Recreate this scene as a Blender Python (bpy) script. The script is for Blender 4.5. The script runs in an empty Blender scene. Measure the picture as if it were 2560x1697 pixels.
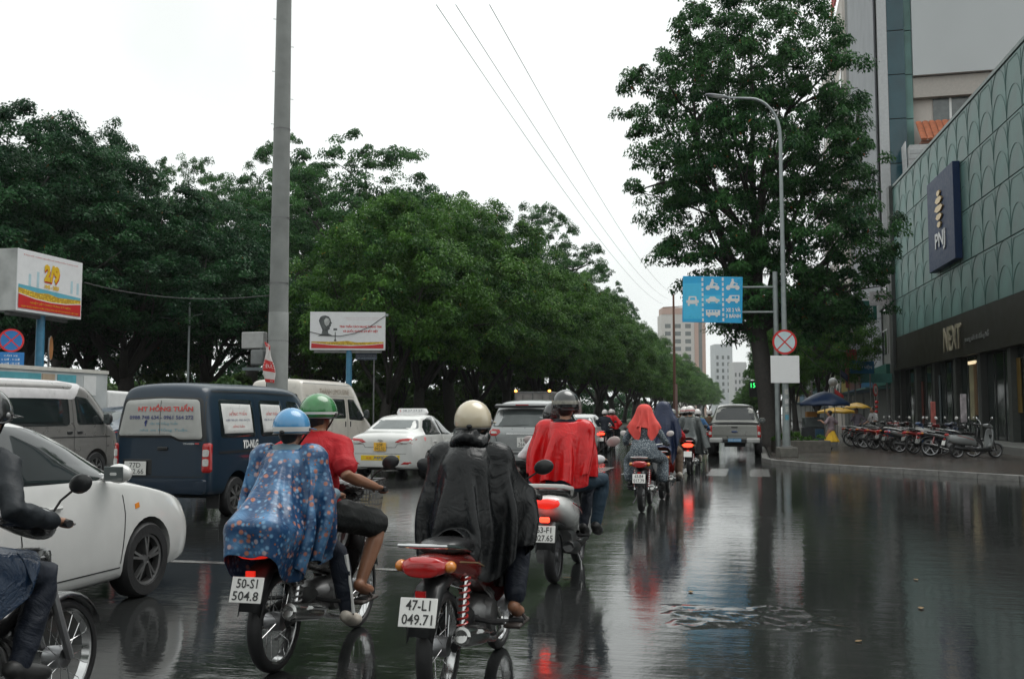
import bpy, bmesh, math, random
import numpy as np
from mathutils import Vector, Matrix, Quaternion
from mathutils.bvhtree import BVHTree

scene = bpy.context.scene
COL = scene.collection
PI = math.pi
R = math.radians

# ------------------------------------------------------------------ camera
# Road runs along +Y, X to the right, metres.  The photographer stands at the right of a wide boulevard.
CAM_H = 1.48
YAW = R(13.55)      # camera looks this far left of the road direction
PITCH = R(4.24)
FPX = 2489.0        # focal length in pixels of the 2560 px wide photograph
cam_d = bpy.data.cameras.new('camera')
cam_d.sensor_width = 36.0
cam_d.lens = 36.0 * FPX / 2560.0
cam_d.clip_start = 0.05
cam_d.clip_end = 3000
cam = bpy.data.objects.new('camera', cam_d)
COL.objects.link(cam)
cam.location = (0, 0, CAM_H)
cam.rotation_euler = (PI / 2 + PITCH, 0, YAW)
scene.camera = cam

# ------------------------------------------------------------------ sky, sun, exposure
SUN_EL, SUN_AZ = R(62), R(35)
world = bpy.data.worlds.new('World')
scene.world = world
world.use_nodes = True
wn, wl = world.node_tree.nodes, world.node_tree.links
wn.clear()
w_out = wn.new('ShaderNodeOutputWorld')
w_bg = wn.new('ShaderNodeBackground')
w_sky = wn.new('ShaderNodeTexSky')
w_sky.sky_type = 'NISHITA'
w_sky.sun_disc = False
w_sky.sun_elevation = SUN_EL
w_sky.sun_rotation = SUN_AZ
w_sky.air_density = 1.0
w_sky.dust_density = 6.0
w_sky.ozone_density = 1.0
w_bw = wn.new('ShaderNodeHueSaturation')       # closed cloud deck: the blue is gone
w_bw.inputs['Saturation'].default_value = 0.03
w_gam = wn.new('ShaderNodeMixRGB')             # and the light is spread evenly over the whole vault
w_gam.blend_type = 'MIX'
w_gam.inputs['Fac'].default_value = 0.86
w_gam.inputs['Color2'].default_value = (8.55, 8.95, 8.80, 1)
w_bg.inputs['Strength'].default_value = 0.146
wl.new(w_sky.outputs[0], w_bw.inputs['Color'])
wl.new(w_bw.outputs[0], w_gam.inputs['Color1'])
w_tc = wn.new('ShaderNodeTexCoord')            # faint tone of the cloud deck
w_nz = wn.new('ShaderNodeTexNoise')
w_nz.inputs['Scale'].default_value = 2.2
w_nz.inputs['Detail'].default_value = 4
w_mr = wn.new('ShaderNodeMapRange')
w_mr.inputs[1].default_value = 0.3
w_mr.inputs[2].default_value = 0.7
w_mr.inputs[3].default_value = 0.74
w_mr.inputs[4].default_value = 1.08
w_mu = wn.new('ShaderNodeMixRGB')
w_mu.blend_type = 'MULTIPLY'
w_mu.inputs[0].default_value = 1
wl.new(w_tc.outputs['Generated'], w_nz.inputs['Vector'])
wl.new(w_nz.outputs['Fac'], w_mr.inputs[0])
wl.new(w_gam.outputs[0], w_mu.inputs[1])
wl.new(w_mr.outputs[0], w_mu.inputs[2])
wl.new(w_mu.outputs[0], w_bg.inputs['Color'])
wl.new(w_bg.outputs[0], w_out.inputs['Surface'])

sun_d = bpy.data.lights.new('sun', 'SUN')
sun_d.energy = 1.5
sun_d.angle = R(40)
sun_d.color = (1.0, 0.98, 0.95)
sun = bpy.data.objects.new('sun', sun_d)
COL.objects.link(sun)
sun.rotation_euler = (PI / 2 - SUN_EL, 0, PI - SUN_AZ)
sun.location = (0, 0, 60)

vs = scene.view_settings
vs.view_transform = 'Standard'
vs.look = 'None'
vs.exposure = 0.0
vs.gamma = 1.0
vs.use_curve_mapping = False
cy = scene.cycles
cy.max_bounces = 5
cy.diffuse_bounces = 2
cy.glossy_bounces = 3
cy.transmission_bounces = 4
cy.volume_bounces = 1
cy.transparent_max_bounces = 6
cy.use_denoising = True
cy.caustics_reflective = False
cy.caustics_refractive = False
cy.volume_step_rate = 4.0

# ------------------------------------------------------------------ placing
SY, CY = math.sin(YAW), math.cos(YAW)
def at(u, d):
    """ground position (X, Y) of a thing seen in direction u (photo column) at depth d along the lens axis"""
    xc = (u - 1280.0) / FPX * d
    return (xc * CY - d * SY, xc * SY + d * CY)
def hz(v, d):
    """height of a point seen in photo row v at depth d"""
    return CAM_H + (1033.0 - v) / FPX * d

# ------------------------------------------------------------------ materials
MATS = {}
def M(name, col, rough=0.5, metal=0.0, var=0.12, scale=6.0, bump=0.0, bscale=40.0, coat=0.0, emit=None, estr=0.0, spec=0.5, transl=0.0, alpha=None, rvar=0.15):
    if name in MATS:
        return MATS[name]
    m = bpy.data.materials.new(name)
    m.use_nodes = True
    nt = m.node_tree
    n, l = nt.nodes, nt.links
    b = n['Principled BSDF']
    c = (col[0], col[1], col[2], 1)
    tc = n.new('ShaderNodeTexCoord')
    if var > 0:
        nz = n.new('ShaderNodeTexNoise')
        nz.inputs['Scale'].default_value = scale
        nz.inputs['Detail'].default_value = 5
        l.new(tc.outputs['Object'], nz.inputs['Vector'])
        mp = n.new('ShaderNodeMapRange')
        mp.inputs[1].default_value = 0.3
        mp.inputs[2].default_value = 0.7
        mp.inputs[3].default_value = 1 - var
        mp.inputs[4].default_value = 1 + var * 0.6
        l.new(nz.outputs['Fac'], mp.inputs[0])
        mu = n.new('ShaderNodeMixRGB')
        mu.blend_type = 'MULTIPLY'
        mu.inputs[0].default_value = 1
        mu.inputs[1].default_value = c
        l.new(mp.outputs[0], mu.inputs[2])
        l.new(mu.outputs[0], b.inputs['Base Color'])
        mr = n.new('ShaderNodeMapRange')
        mr.inputs[3].default_value = max(0.02, rough - rvar * rough * 2)
        mr.inputs[4].default_value = min(1, rough + rvar * rough * 2)
        l.new(nz.outputs['Fac'], mr.inputs[0])
        l.new(mr.outputs[0], b.inputs['Roughness'])
    else:
        b.inputs['Base Color'].default_value = c
        b.inputs['Roughness'].default_value = rough
    b.inputs['Metallic'].default_value = metal
    b.inputs['Specular IOR Level'].default_value = spec
    if coat:
        b.inputs['Coat Weight'].default_value = coat
        b.inputs['Coat Roughness'].default_value = 0.06
    if bump:
        bz = n.new('ShaderNodeTexNoise')
        bz.inputs['Scale'].default_value = bscale
        bz.inputs['Detail'].default_value = 3
        l.new(tc.outputs['Object'], bz.inputs['Vector'])
        bp = n.new('ShaderNodeBump')
        bp.inputs['Strength'].default_value = bump
        bp.inputs['Distance'].default_value = 0.02
        l.new(bz.outputs['Fac'], bp.inputs['Height'])
        l.new(bp.outputs[0], b.inputs['Normal'])
    if emit is not None:
        b.inputs['Emission Color'].default_value = (emit[0], emit[1], emit[2], 1)
        b.inputs['Emission Strength'].default_value = estr
    if alpha is not None:
        b.inputs['Alpha'].default_value = alpha
    MATS[name] = m
    return m

def nodes_of(m):
    return m.node_tree.nodes, m.node_tree.links, m.node_tree.nodes['Principled BSDF']

# common ones
def paint(name, col, rough=0.28, var=0.05):
    return M('paint_' + name, col, rough=rough, var=max(var, 0.09), scale=3, coat=0.8, bump=0.05, bscale=110)
GLASS_DARK = M('tinted_glass', (0.012, 0.016, 0.017), rough=0.06, var=0.1, spec=0.7, coat=0.3)
GLASS_GREY = M('grey_window_glass', (0.10, 0.115, 0.115), rough=0.07, var=0.3, scale=2.5, spec=0.7)
RUBBER = M('rubber', (0.018, 0.018, 0.019), rough=0.55, bump=0.15, bscale=30)
BLACKPL = M('black_plastic', (0.017, 0.018, 0.019), rough=0.33, var=0.15)
UNDER = M('vehicle_underside', (0.010, 0.010, 0.010), rough=0.8)
CHROME = M('chrome', (0.62, 0.62, 0.62), rough=0.16, metal=1.0, var=0.1)
ALLOY = M('alloy', (0.34, 0.34, 0.35), rough=0.33, metal=0.9, var=0.15)
STEEL = M('dull_steel', (0.22, 0.22, 0.22), rough=0.45, metal=0.8, var=0.25)
REDLENS = M('red_lens', (0.42, 0.012, 0.012), rough=0.12, var=0.15, scale=30, coat=0.6)
CLEARLENS = M('clear_lens', (0.55, 0.55, 0.53), rough=0.12, var=0.2, scale=30, coat=0.6)
AMBERLENS = M('amber_lens', (0.65, 0.22, 0.03), rough=0.15, coat=0.5)
BRAKE = M('lit_brake_lamp', (0.8, 0.03, 0.02), rough=0.2, emit=(1.0, 0.035, 0.015), estr=5.0)
BRAKE_DIM = M('lit_tail_lamp', (0.7, 0.03, 0.02), rough=0.2, emit=(1.0, 0.03, 0.015), estr=0.5)
PLATE_W = M('plate_white', (0.80, 0.79, 0.76), rough=0.4, var=0.06)
PLATE_Y = M('plate_yellow', (0.85, 0.48, 0.06), rough=0.4, var=0.06)
PLATE_B = M('plate_blue', (0.12, 0.32, 0.55), rough=0.4, var=0.06)
INK_BLACK = M('ink_black', (0.03, 0.03, 0.03), rough=0.6, var=0)
WHITE = M('white_paint', (0.70, 0.70, 0.69), rough=0.45, var=0.06)
SKIN = M('skin', (0.36, 0.19, 0.12), rough=0.5, var=0.1, scale=14)
SKIN_TAN = M('skin_tan', (0.27, 0.125, 0.07), rough=0.45, var=0.12, scale=14)
HAIR = M('hair_black', (0.012, 0.011, 0.010), rough=0.45)

# ------------------------------------------------------------------ mesh building
def frame_of(d):
    d = Vector(d).normalized()
    up = Vector((0, 0, 1)) if abs(d.z) < 0.92 else Vector((0, 1, 0))
    a = d.cross(up).normalized()
    b = a.cross(d).normalized()
    return a, b

class MB:
    def __init__(s):
        s.v, s.f = [], []
    def add(s, verts, faces):
        o = len(s.v)
        s.v.extend(tuple(p) for p in verts)
        s.f.extend(tuple(i + o for i in f) for f in faces)
        return s
    def box(s, c, size, rot=None):
        x, y, z = (k / 2 for k in size)
        vv = [Vector(p) for p in ((-x, -y, -z), (x, -y, -z), (x, y, -z), (-x, y, -z), (-x, -y, z), (x, -y, z), (x, y, z), (-x, y, z))]
        if rot is not None:
            vv = [rot @ p for p in vv]
        c = Vector(c)
        return s.add([p + c for p in vv], [(0, 3, 2, 1), (4, 5, 6, 7), (0, 1, 5, 4), (1, 2, 6, 5), (2, 3, 7, 6), (3, 0, 4, 7)])
    def bar(s, a, b, w, h):
        a, b = Vector(a), Vector(b)
        p, q = frame_of(b - a)
        p, q = p * w / 2, q * h / 2
        return s.add([a - p - q, a + p - q, a + p + q, a - p + q, b - p - q, b + p - q, b + p + q, b - p + q],
                     [(0, 3, 2, 1), (4, 5, 6, 7), (0, 1, 5, 4), (1, 2, 6, 5), (2, 3, 7, 6), (3, 0, 4, 7)])
    def loft(s, rings, cap=True, closed=True):
        n = len(rings[0])
        o = len(s.v)
        for r in rings:
            s.v.extend(tuple(p) for p in r)
        for i in range(len(rings) - 1):
            for j in range(n if closed else n - 1):
                k = (j + 1) % n
                s.f.append((o + i * n + j, o + i * n + k, o + (i + 1) * n + k, o + (i + 1) * n + j))
        if cap and closed:
            s.f.append(tuple(o + j for j in reversed(range(n))))
            s.f.append(tuple(o + (len(rings) - 1) * n + j for j in range(n)))
        return s
    def tube(s, path, rad, n=8, round_ends=False, flat=1.0):
        path = [Vector(p) for p in path]
        if not hasattr(rad, '__len__'):
            rad = [rad] * len(path)
        rad = list(rad)
        if round_ends:
            d0 = (path[0] - path[1]).normalized()
            d1 = (path[-1] - path[-2]).normalized()
            r0, r1 = rad[0], rad[-1]
            path = [path[0] + d0 * r0 * 0.95, path[0] + d0 * r0 * 0.7] + path + [path[-1] + d1 * r1 * 0.7, path[-1] + d1 * r1 * 0.95]
            rad = [r0 * 0.3, r0 * 0.72] + rad + [r1 * 0.72, r1 * 0.3]
        rings = []
        a = None
        for i, p in enumerate(path):
            d = (path[min(i + 1, len(path) - 1)] - path[max(i - 1, 0)])
            if d.length < 1e-9:
                d = Vector((0, 0, 1))
            d.normalize()
            if a is None:
                a, b = frame_of(d)
            else:
                a = (a - d * a.dot(d))
                if a.length < 1e-6:
                    a, b = frame_of(d)
                a.normalize()
                b = a.cross(d).normalized()
            rings.append([p + (a * math.cos(t) + b * math.sin(t) * flat) * rad[i] for t in (2 * PI * k / n for k in range(n))])
        return s.loft(rings)
    def lathe(s, prof, c=(0, 0, 0), axis='z', n=20, a0=0, a1=2 * PI):
        full = abs(a1 - a0 - 2 * PI) < 1e-6
        m = n if full else n + 1
        c = Vector(c)
        rings = []
        for r, h in prof:
            ring = []
            for k in range(m):
                t = a0 + (a1 - a0) * k / n
                x, y = r * math.cos(t), r * math.sin(t)
                ring.append(c + Vector({'z': (x, y, h), 'x': (h, x, y), 'y': (y, h, x)}[axis]))
            rings.append(ring)
        return s.loft(rings, cap=False, closed=full)
    def ell(s, c, r, rot=None, nu=16, nv=10):
        c = Vector(c)
        rings = []
        for i in range(nv + 1):
            ph = -PI / 2 + PI * i / nv
            ph = max(-PI / 2 + 0.06, min(PI / 2 - 0.06, ph))
            ring = []
            for k in range(nu):
                t = 2 * PI * k / nu
                p = Vector((r[0] * math.cos(ph) * math.cos(t), r[1] * math.cos(ph) * math.sin(t), r[2] * math.sin(ph)))
                if rot is not None:
                    p = rot @ p
                ring.append(c + p)
            rings.append(ring)
        return s.loft(rings)
    def poly(s, pts, thick=0.0, normal=None):
        pts = [Vector(p) for p in pts]
        n = len(pts)
        if thick == 0:
            return s.add(pts, [tuple(range(n))])
        nn = Vector(normal) * thick
        return s.add(pts + [p - nn for p in pts], [tuple(range(n)), tuple(reversed(range(n, 2 * n)))] + [(i, i + n, (i + 1) % n + n, (i + 1) % n) for i in range(n)])
    def build(s, name, mat, parent=None, smooth=True, angle=38, subsurf=0, bevel=0.0, bseg=2, loc=None, rot=None, solid=0.0):
        me = bpy.data.meshes.new(name)
        me.from_pydata(s.v, [], s.f)
        me.validate()
        me.update()
        if smooth:
            me.shade_smooth()
            if angle < 180:
                me.set_sharp_from_angle(angle=R(angle))
        else:
            me.shade_flat()
        o = bpy.data.objects.new(name, me)
        COL.objects.link(o)
        if mat is not None:
            for mm in (mat if isinstance(mat, (list, tuple)) else [mat]):
                me.materials.append(mm)
        if parent is not None:
            o.parent = parent
        if loc is not None:
            o.location = loc
        if rot is not None:
            o.rotation_euler = rot
        if solid:
            md = o.modifiers.new('solid', 'SOLIDIFY')
            md.thickness = solid
            md.offset = -1
        if subsurf:
            md = o.modifiers.new('sub', 'SUBSURF')
            md.levels = md.render_levels = subsurf
        if bevel:
            md = o.modifiers.new('bevel', 'BEVEL')
            md.width = bevel
            md.segments = bseg
            md.limit_method = 'ANGLE'
            md.angle_limit = R(40)
        return o

def obj_from_mesh(name, me, mat, parent=None):
    o = bpy.data.objects.new(name, me)
    COL.objects.link(o)
    if mat is not None:
        me.materials.clear()
        for mm in (mat if isinstance(mat, (list, tuple)) else [mat]):
            me.materials.append(mm)
    if parent is not None:
        o.parent = parent
    return o

def tag(o, label=None, cat=None, group=None, kind=None):
    if label: o['label'] = label
    if cat: o['category'] = cat
    if group: o['group'] = group
    if kind: o['kind'] = kind
    return o

def thing(name, label, cat, loc=(0, 0, 0), rz=0.0, group=None):
    o = bpy.data.objects.new(name, None)
    o.empty_display_size = 0.2
    COL.objects.link(o)
    o.location = loc
    o.rotation_euler = (0, 0, rz)
    return tag(o, label, cat, group)

KIDS = {}
def children(o):
    return [c for c in bpy.data.objects if c.parent is o]
def copy_tree(o, loc=None, rz=None, label=None, group=None, parent=None, kids=None):
    c = o.copy()
    COL.objects.link(c)
    if loc is not None: c.location = loc
    if rz is not None: c.rotation_euler = (c.rotation_euler[0], c.rotation_euler[1], rz)
    if label: c['label'] = label
    if group: c['group'] = group
    if parent is not None: c.parent = parent
    for ch in o.children:
        d = ch.copy(); COL.objects.link(d); d.parent = c
        for g in ch.children:
            e = g.copy(); COL.objects.link(e); e.parent = d
    return c

WORK = bpy.data.scenes.new('work')          # a small scene to evaluate single objects in; removed at the end
def final_mesh(o):
    WORK.collection.objects.link(o)
    vl = WORK.view_layers[0]
    vl.update()
    me = bpy.data.meshes.new_from_object(o.evaluated_get(vl.depsgraph))
    WORK.collection.objects.unlink(o)
    return me
def evaluated(o, helper=None):
    """final mesh of an object with its modifiers; the object itself is removed"""
    if helper is not None:
        WORK.collection.objects.link(helper)
    me = final_mesh(o)
    if helper is not None:
        WORK.collection.objects.unlink(helper)
    old = o.data
    bpy.data.objects.remove(o)
    if old.users == 0:
        bpy.data.meshes.remove(old)
    return me

def bvh_of(me):
    return BVHTree.FromPolygons([v.co.copy() for v in me.vertices], [tuple(p.vertices) for p in me.polygons])

def smooth_mesh(me, angle=45):
    me.shade_smooth()
    me.set_sharp_from_angle(angle=R(angle))

# text as a thin mesh in the XZ plane (reads from -Y), centred
FONT_BASE = None
def text(body, size, mat, parent=None, loc=(0, 0, 0), rz=0.0, rx=0.0, width=None, extrude=0.0, name='lettering', bold=0.0, shear=0.0, height=None):
    c = bpy.data.curves.new('txt', 'FONT')
    c.body = body
    c.size = size
    c.align_x = 'CENTER'
    c.align_y = 'CENTER'
    c.extrude = extrude
    c.offset = bold
    c.shear = shear
    c.resolution_u = 2
    o = bpy.data.objects.new('txt', c)
    me = final_mesh(o)
    bpy.data.objects.remove(o)
    bpy.data.curves.remove(c)
    if len(me.vertices) == 0:
        return None
    xs = [v.co.x for v in me.vertices]; ys = [v.co.y for v in me.vertices]
    cx, cyy = (min(xs) + max(xs)) / 2, (min(ys) + max(ys)) / 2
    k = (width / (max(xs) - min(xs))) if width else 1.0
    ky = (height / (max(ys) - min(ys))) if height else 1.0
    for v in me.vertices:
        x, y, z = v.co
        v.co = ((x - cx) * k, -z, (y - cyy) * ky)
    me.materials.clear()
    me.materials.append(mat)
    me.name = name
    ob = bpy.data.objects.new(name, me)
    COL.objects.link(ob)
    ob.parent = parent
    ob.location = loc
    ob.rotation_euler = (rx, 0, rz)
    return ob

def fast_quads(name, V, tint=None):
    """mesh of n separate quads from an (n,4,3) array"""
    n = V.shape[0]
    me = bpy.data.meshes.new(name)
    me.vertices.add(n * 4)
    me.vertices.foreach_set('co', V.reshape(-1).astype(np.float32))
    me.loops.add(n * 4)
    me.loops.foreach_set('vertex_index', np.arange(n * 4, dtype=np.int32))
    me.polygons.add(n)
    me.polygons.foreach_set('loop_start', np.arange(0, n * 4, 4, dtype=np.int32))
    me.polygons.foreach_set('loop_total', np.full(n, 4, dtype=np.int32))
    me.update(calc_edges=True)
    if tint is not None:
        a = me.attributes.new('tint', 'FLOAT', 'FACE')
        a.data.foreach_set('value', tint.astype(np.float32))
    return me
# ================================================================== the setting
rng = random.Random(7)
nrng = np.random.default_rng(11)

def wet_road_material():
    m = bpy.data.materials.new('wet_asphalt')
    m.use_nodes = True
    n, l, b = nodes_of(m)
    tc = n.new('ShaderNodeTexCoord')
    def noise(scale, detail=4, vec=None, rough=0.55):
        z = n.new('ShaderNodeTexNoise')
        z.inputs['Scale'].default_value = scale
        z.inputs['Detail'].default_value = detail
        z.inputs['Roughness'].default_value = rough
        l.new(vec or tc.outputs['Object'], z.inputs['Vector'])
        return z.outputs['Fac']
    def rmap(x, a, bb, c, d):
        r = n.new('ShaderNodeMapRange')
        for i, k in enumerate((a, bb, c, d)):
            r.inputs[i + 1].default_value = k
        l.new(x, r.inputs[0])
        return r.outputs[0]
    def math_(op, x, y):
        k = n.new('ShaderNodeMath'); k.operation = op
        for i, q in enumerate((x, y)):
            if isinstance(q, (int, float)): k.inputs[i].default_value = q
            else: l.new(q, k.inputs[i])
        return k.outputs[0]
    mpn = n.new('ShaderNodeMapping')
    mpn.inputs['Scale'].default_value = (1.0, 0.45, 1)
    l.new(tc.outputs['Object'], mpn.inputs['Vector'])
    big = noise(0.33, 5, mpn.outputs[0], 0.6)            # standing water against merely wet asphalt
    mid = noise(1.6, 4, None, 0.6)
    mixed = math_('ADD', math_('MULTIPLY', big, 0.72), math_('MULTIPLY', mid, 0.28))
    pud = rmap(mixed, 0.41, 0.55, 0.0, 1.0)
    fine = noise(150, 3)
    stones = n.new('ShaderNodeTexVoronoi')
    stones.inputs['Scale'].default_value = 85
    l.new(tc.outputs['Object'], stones.inputs['Vector'])
    rip = noise(6.5, 5, mpn.outputs[0], 0.55)
    mpw = n.new('ShaderNodeMapping')                  # film of water creeping across: ripples long in x, short in y
    mpw.inputs['Scale'].default_value = (1.3, 6.5, 1)
    mpw.inputs['Rotation'].default_value = (0, 0, -0.2)
    l.new(tc.outputs['Object'], mpw.inputs['Vector'])
    wave = noise(1.0, 5, mpw.outputs[0], 0.6)
    drops = n.new('ShaderNodeTexVoronoi')
    drops.inputs['Scale'].default_value = 16
    drops.feature = 'F1'
    l.new(tc.outputs['Object'], drops.inputs['Vector'])
    ringsig = n.new('ShaderNodeMath'); ringsig.operation = 'SINE'
    l.new(math_('MULTIPLY', drops.outputs['Distance'], 60), ringsig.inputs[0])
    ring = math_('MULTIPLY', ringsig.outputs[0], rmap(drops.outputs['Distance'], 0.0, 0.32, 1.0, 0.0))
    # colour: dark wet asphalt, slightly browner dry-ish ridges and old patches
    patch = noise(0.12, 2)
    ramp = n.new('ShaderNodeMixRGB')
    ramp.inputs[1].default_value = (0.011, 0.0125, 0.013, 1)
    ramp.inputs[2].default_value = (0.034, 0.035, 0.034, 1)
    l.new(rmap(math_('ADD', math_('MULTIPLY', patch, 0.5), math_('MULTIPLY', fine, 0.5)), 0.35, 0.68, 0, 1), ramp.inputs[0])
    l.new(ramp.outputs[0], b.inputs['Base Color'])
    ro = n.new('ShaderNodeMix')
    l.new(pud, ro.inputs[0])
    l.new(rmap(fine, 0.3, 0.7, 0.05, 0.16), ro.inputs[2])
    ro.inputs[3].default_value = 0.035
    l.new(ro.outputs[0], b.inputs['Roughness'])
    b.inputs['Specular IOR Level'].default_value = 0.5
    b.inputs['IOR'].default_value = 1.5
    # relief: gravel where merely wet, faint ripples and drop rings where water stands
    hd = math_('ADD', math_('MULTIPLY', fine, 0.5), math_('MULTIPLY', stones.outputs['Distance'], 0.6))
    inv = math_('SUBTRACT', 1.0, pud)
    h = math_('ADD', math_('MULTIPLY', hd, math_('ADD', math_('MULTIPLY', inv, 0.00034), 0.000015)),
              math_('ADD', math_('MULTIPLY', math_('MULTIPLY', rip, 0.0034), math_('ADD', math_('MULTIPLY', inv, 0.65), 0.35)), math_('ADD', math_('MULTIPLY', ring, 0.000025), math_('MULTIPLY', wave, 0.0034))))
    bp = n.new('ShaderNodeBump')
    bp.inputs['Strength'].default_value = 0.75
    bp.inputs['Distance'].default_value = 1.0
    l.new(h, bp.inputs['Height'])
    l.new(bp.outputs[0], b.inputs['Normal'])
    return m
ROAD = wet_road_material()

def sheet(name, pts, z, mat, kind='structure', thick=0.0):
    mb = MB()
    top = [(x, y, z) for x, y in pts]
    if thick:
        mb.poly(top, thick, (0, 0, 1))
    else:
        mb.poly(top)
    o = mb.build(name, mat, smooth=False)
    return tag(o, kind=kind)

sheet('ground', [(-900, -300), (900, -300), (900, 1500), (-900, 1500)], -0.05, M('far_earth', (0.07, 0.07, 0.06), rough=0.8, var=0.3, scale=0.05))
sheet('road', [(-70, -30), (60, -30), (60, 700), (-70, 700)], 0.0, ROAD)

PAVE = M('wet_paving', (0.06, 0.055, 0.05), rough=0.2, var=0.35, scale=0.9, bump=0.2, bscale=60, spec=0.45)
def paving_material():
    m = PAVE
    n, l, b = nodes_of(m)
    tc = n.new('ShaderNodeTexCoord')
    br = n.new('ShaderNodeTexBrick')
    br.inputs['Scale'].default_value = 1.25
    br.inputs['Color1'].default_value = (0.058, 0.057, 0.053, 1)
    br.inputs['Color2'].default_value = (0.085, 0.060, 0.050, 1)
    br.inputs['Mortar'].default_value = (0.03, 0.03, 0.03, 1)
    br.inputs['Mortar Size'].default_value = 0.014
    l.new(tc.outputs['Object'], br.inputs['Vector'])
    mu = [x for x in n if x.type == 'MIX_RGB'][0]
    l.new(br.outputs['Color'], mu.inputs[1])
paving_material()
KERB = M('kerb_stone', (0.20, 0.195, 0.185), rough=0.4, var=0.35, scale=5, bump=0.4, bscale=25)

# right pavement with its cut corner towards the side street
corner = [(0.55, 620), (0.55, 32.0), (0.75, 30.6), (1.7, 28.9), (5.8, 24.2), (9.0, 21.4), (15.0, 18.0), (32.0, 10.0), (60, 4), (60, 620)]
walk = sheet('pavement', corner, 0.115, PAVE, thick=0.13)
# the side street corner is dropped to the road by a bevelled kerb of separate stones
line = [Vector((x, y, 0)) for x, y in ((0.4, 84), (0.4, 31.8), (0.66, 30.45), (1.62, 28.75), (5.75, 24.05), (8.95, 21.25), (14.95, 17.85), (24, 13.5))]
stones_proto = None
for i in range(len(line) - 1):
    a, bq = line[i], line[i + 1]
    L = (bq - a).length
    k = max(1, round(L / 1.0))
    for j in range(k):
        p0, p1 = a.lerp(bq, j / k), a.lerp(bq, (j + 1) / k)
        d = (p1 - p0)
        mid = (p0 + p1) / 2
        nn = Vector((d.y, -d.x, 0)).normalized()
        ln = d.length - 0.015
        mb = MB()
        inner = -0.13
        # outer face battered
        prof = [(0.14, -0.03), (0.05, 0.10), (0.02, 0.124), (-0.14, 0.124), (-0.14, -0.03)]
        t = d.normalized()
        rings = []
        for e in (-ln / 2, ln / 2):
            rings.append([t * e + (-nn) * q * (-1 if False else 1) + Vector((0, 0, z + rng.uniform(-0.003, 0.003))) for q, z in prof])
        mb.loft(rings)
        o = mb.build('kerb_stone', KERB, walk, smooth=False, bevel=0.008)
        o.location = mid + Vector((0, 0, 0))
# park side
park = sheet('park_ground', [(-14.6, 35), (-14.6, 620), (-200, 620), (-200, 35)], 0.12, M('park_grass', (0.05, 0.075, 0.03), rough=0.8, var=0.5, scale=1.2, bump=0.6, bscale=12), thick=0.14)
pk = MB()
for j in range(60):
    y0 = 35 + j * 4.0
    o = MB().box((-14.48, y0 + 2, 0.055), (0.24, 3.97, 0.17)).build('kerb_stone', KERB, park, smooth=False, bevel=0.01)

# painted markings (worn, wet)
MARK = M('road_paint', (0.17, 0.17, 0.165), rough=0.16, var=0.7, scale=3.5, bump=0.15, bscale=80, spec=0.45)
def marking(name, x0, x1, y0, y1, z=0.004):
    mb = MB()
    nx = max(1, int((x1 - x0) / 0.5)); ny = max(1, int((y1 - y0) / 0.5))
    e = lambda: rng.uniform(-0.012, 0.012)
    top = [(x0 + (x1 - x0) * i / nx, y0 + e(), z) for i in range(nx + 1)] + [(x1 + e(), y0 + (y1 - y0) * i / ny, z) for i in range(1, ny + 1)] + \
          [(x1 + (x0 - x1) * i / nx, y1 + e(), z) for i in range(1, nx + 1)] + [(x0 + e(), y1 + (y0 - y1) * i / ny, z) for i in range(1, ny)]
    mb.poly(top)
    return tag(mb.build(name, MARK, smooth=False), kind='structure')
for i in range(17):                       # zebra crossing over the boulevard
    x = -16.4 + i * 1.02
    marking('crossing_stripe', x, x + 0.46, 24.2, 27.4)
marking('stop_line', -16.8, -2.6, 9.0, 9.12)
for x in (-13.2, -9.9, -6.6, -3.1):
    for y in range(30, 150, 7):
        marking('lane_dash', x - 0.06, x + 0.06, y, y + 3)

# repaired, crumbling patch in the asphalt
def broken_patch():
    mb = MB()
    nx, ny = 44, 26
    cx, cyy = at(1880, 7.35)
    g = nrng.normal(0, 1, (nx + 1, ny + 1))
    for _ in range(3):
        g = (g + np.roll(g, 1, 0) + np.roll(g, 1, 1)) / 3
    pts, fs = [], []
    for i in range(nx + 1):
        for j in range(ny + 1):
            u, v = i / nx - 0.5, j / ny - 0.5
            edge = min(1, max(0, (0.46 + 0.05 * math.sin(u * 13) + 0.04 * math.sin(v * 17) - max(abs(u), abs(v))) * 8))
            pts.append((u * 1.45, v * 1.0, -0.004 + edge * (0.012 + 0.010 * float(g[i, j]))))
    for i in range(nx):
        for j in range(ny):
            a = i * (ny + 1) + j
            fs.append((a, a + ny + 1, a + ny + 2, a + 1))
    mb.add(pts, fs)
    o = mb.build('asphalt_patch', ROAD, angle=180, loc=(cx, cyy, 0), rot=(0, 0, YAW * 0.6))
    return tag(o, kind='structure')
broken_patch()

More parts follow.
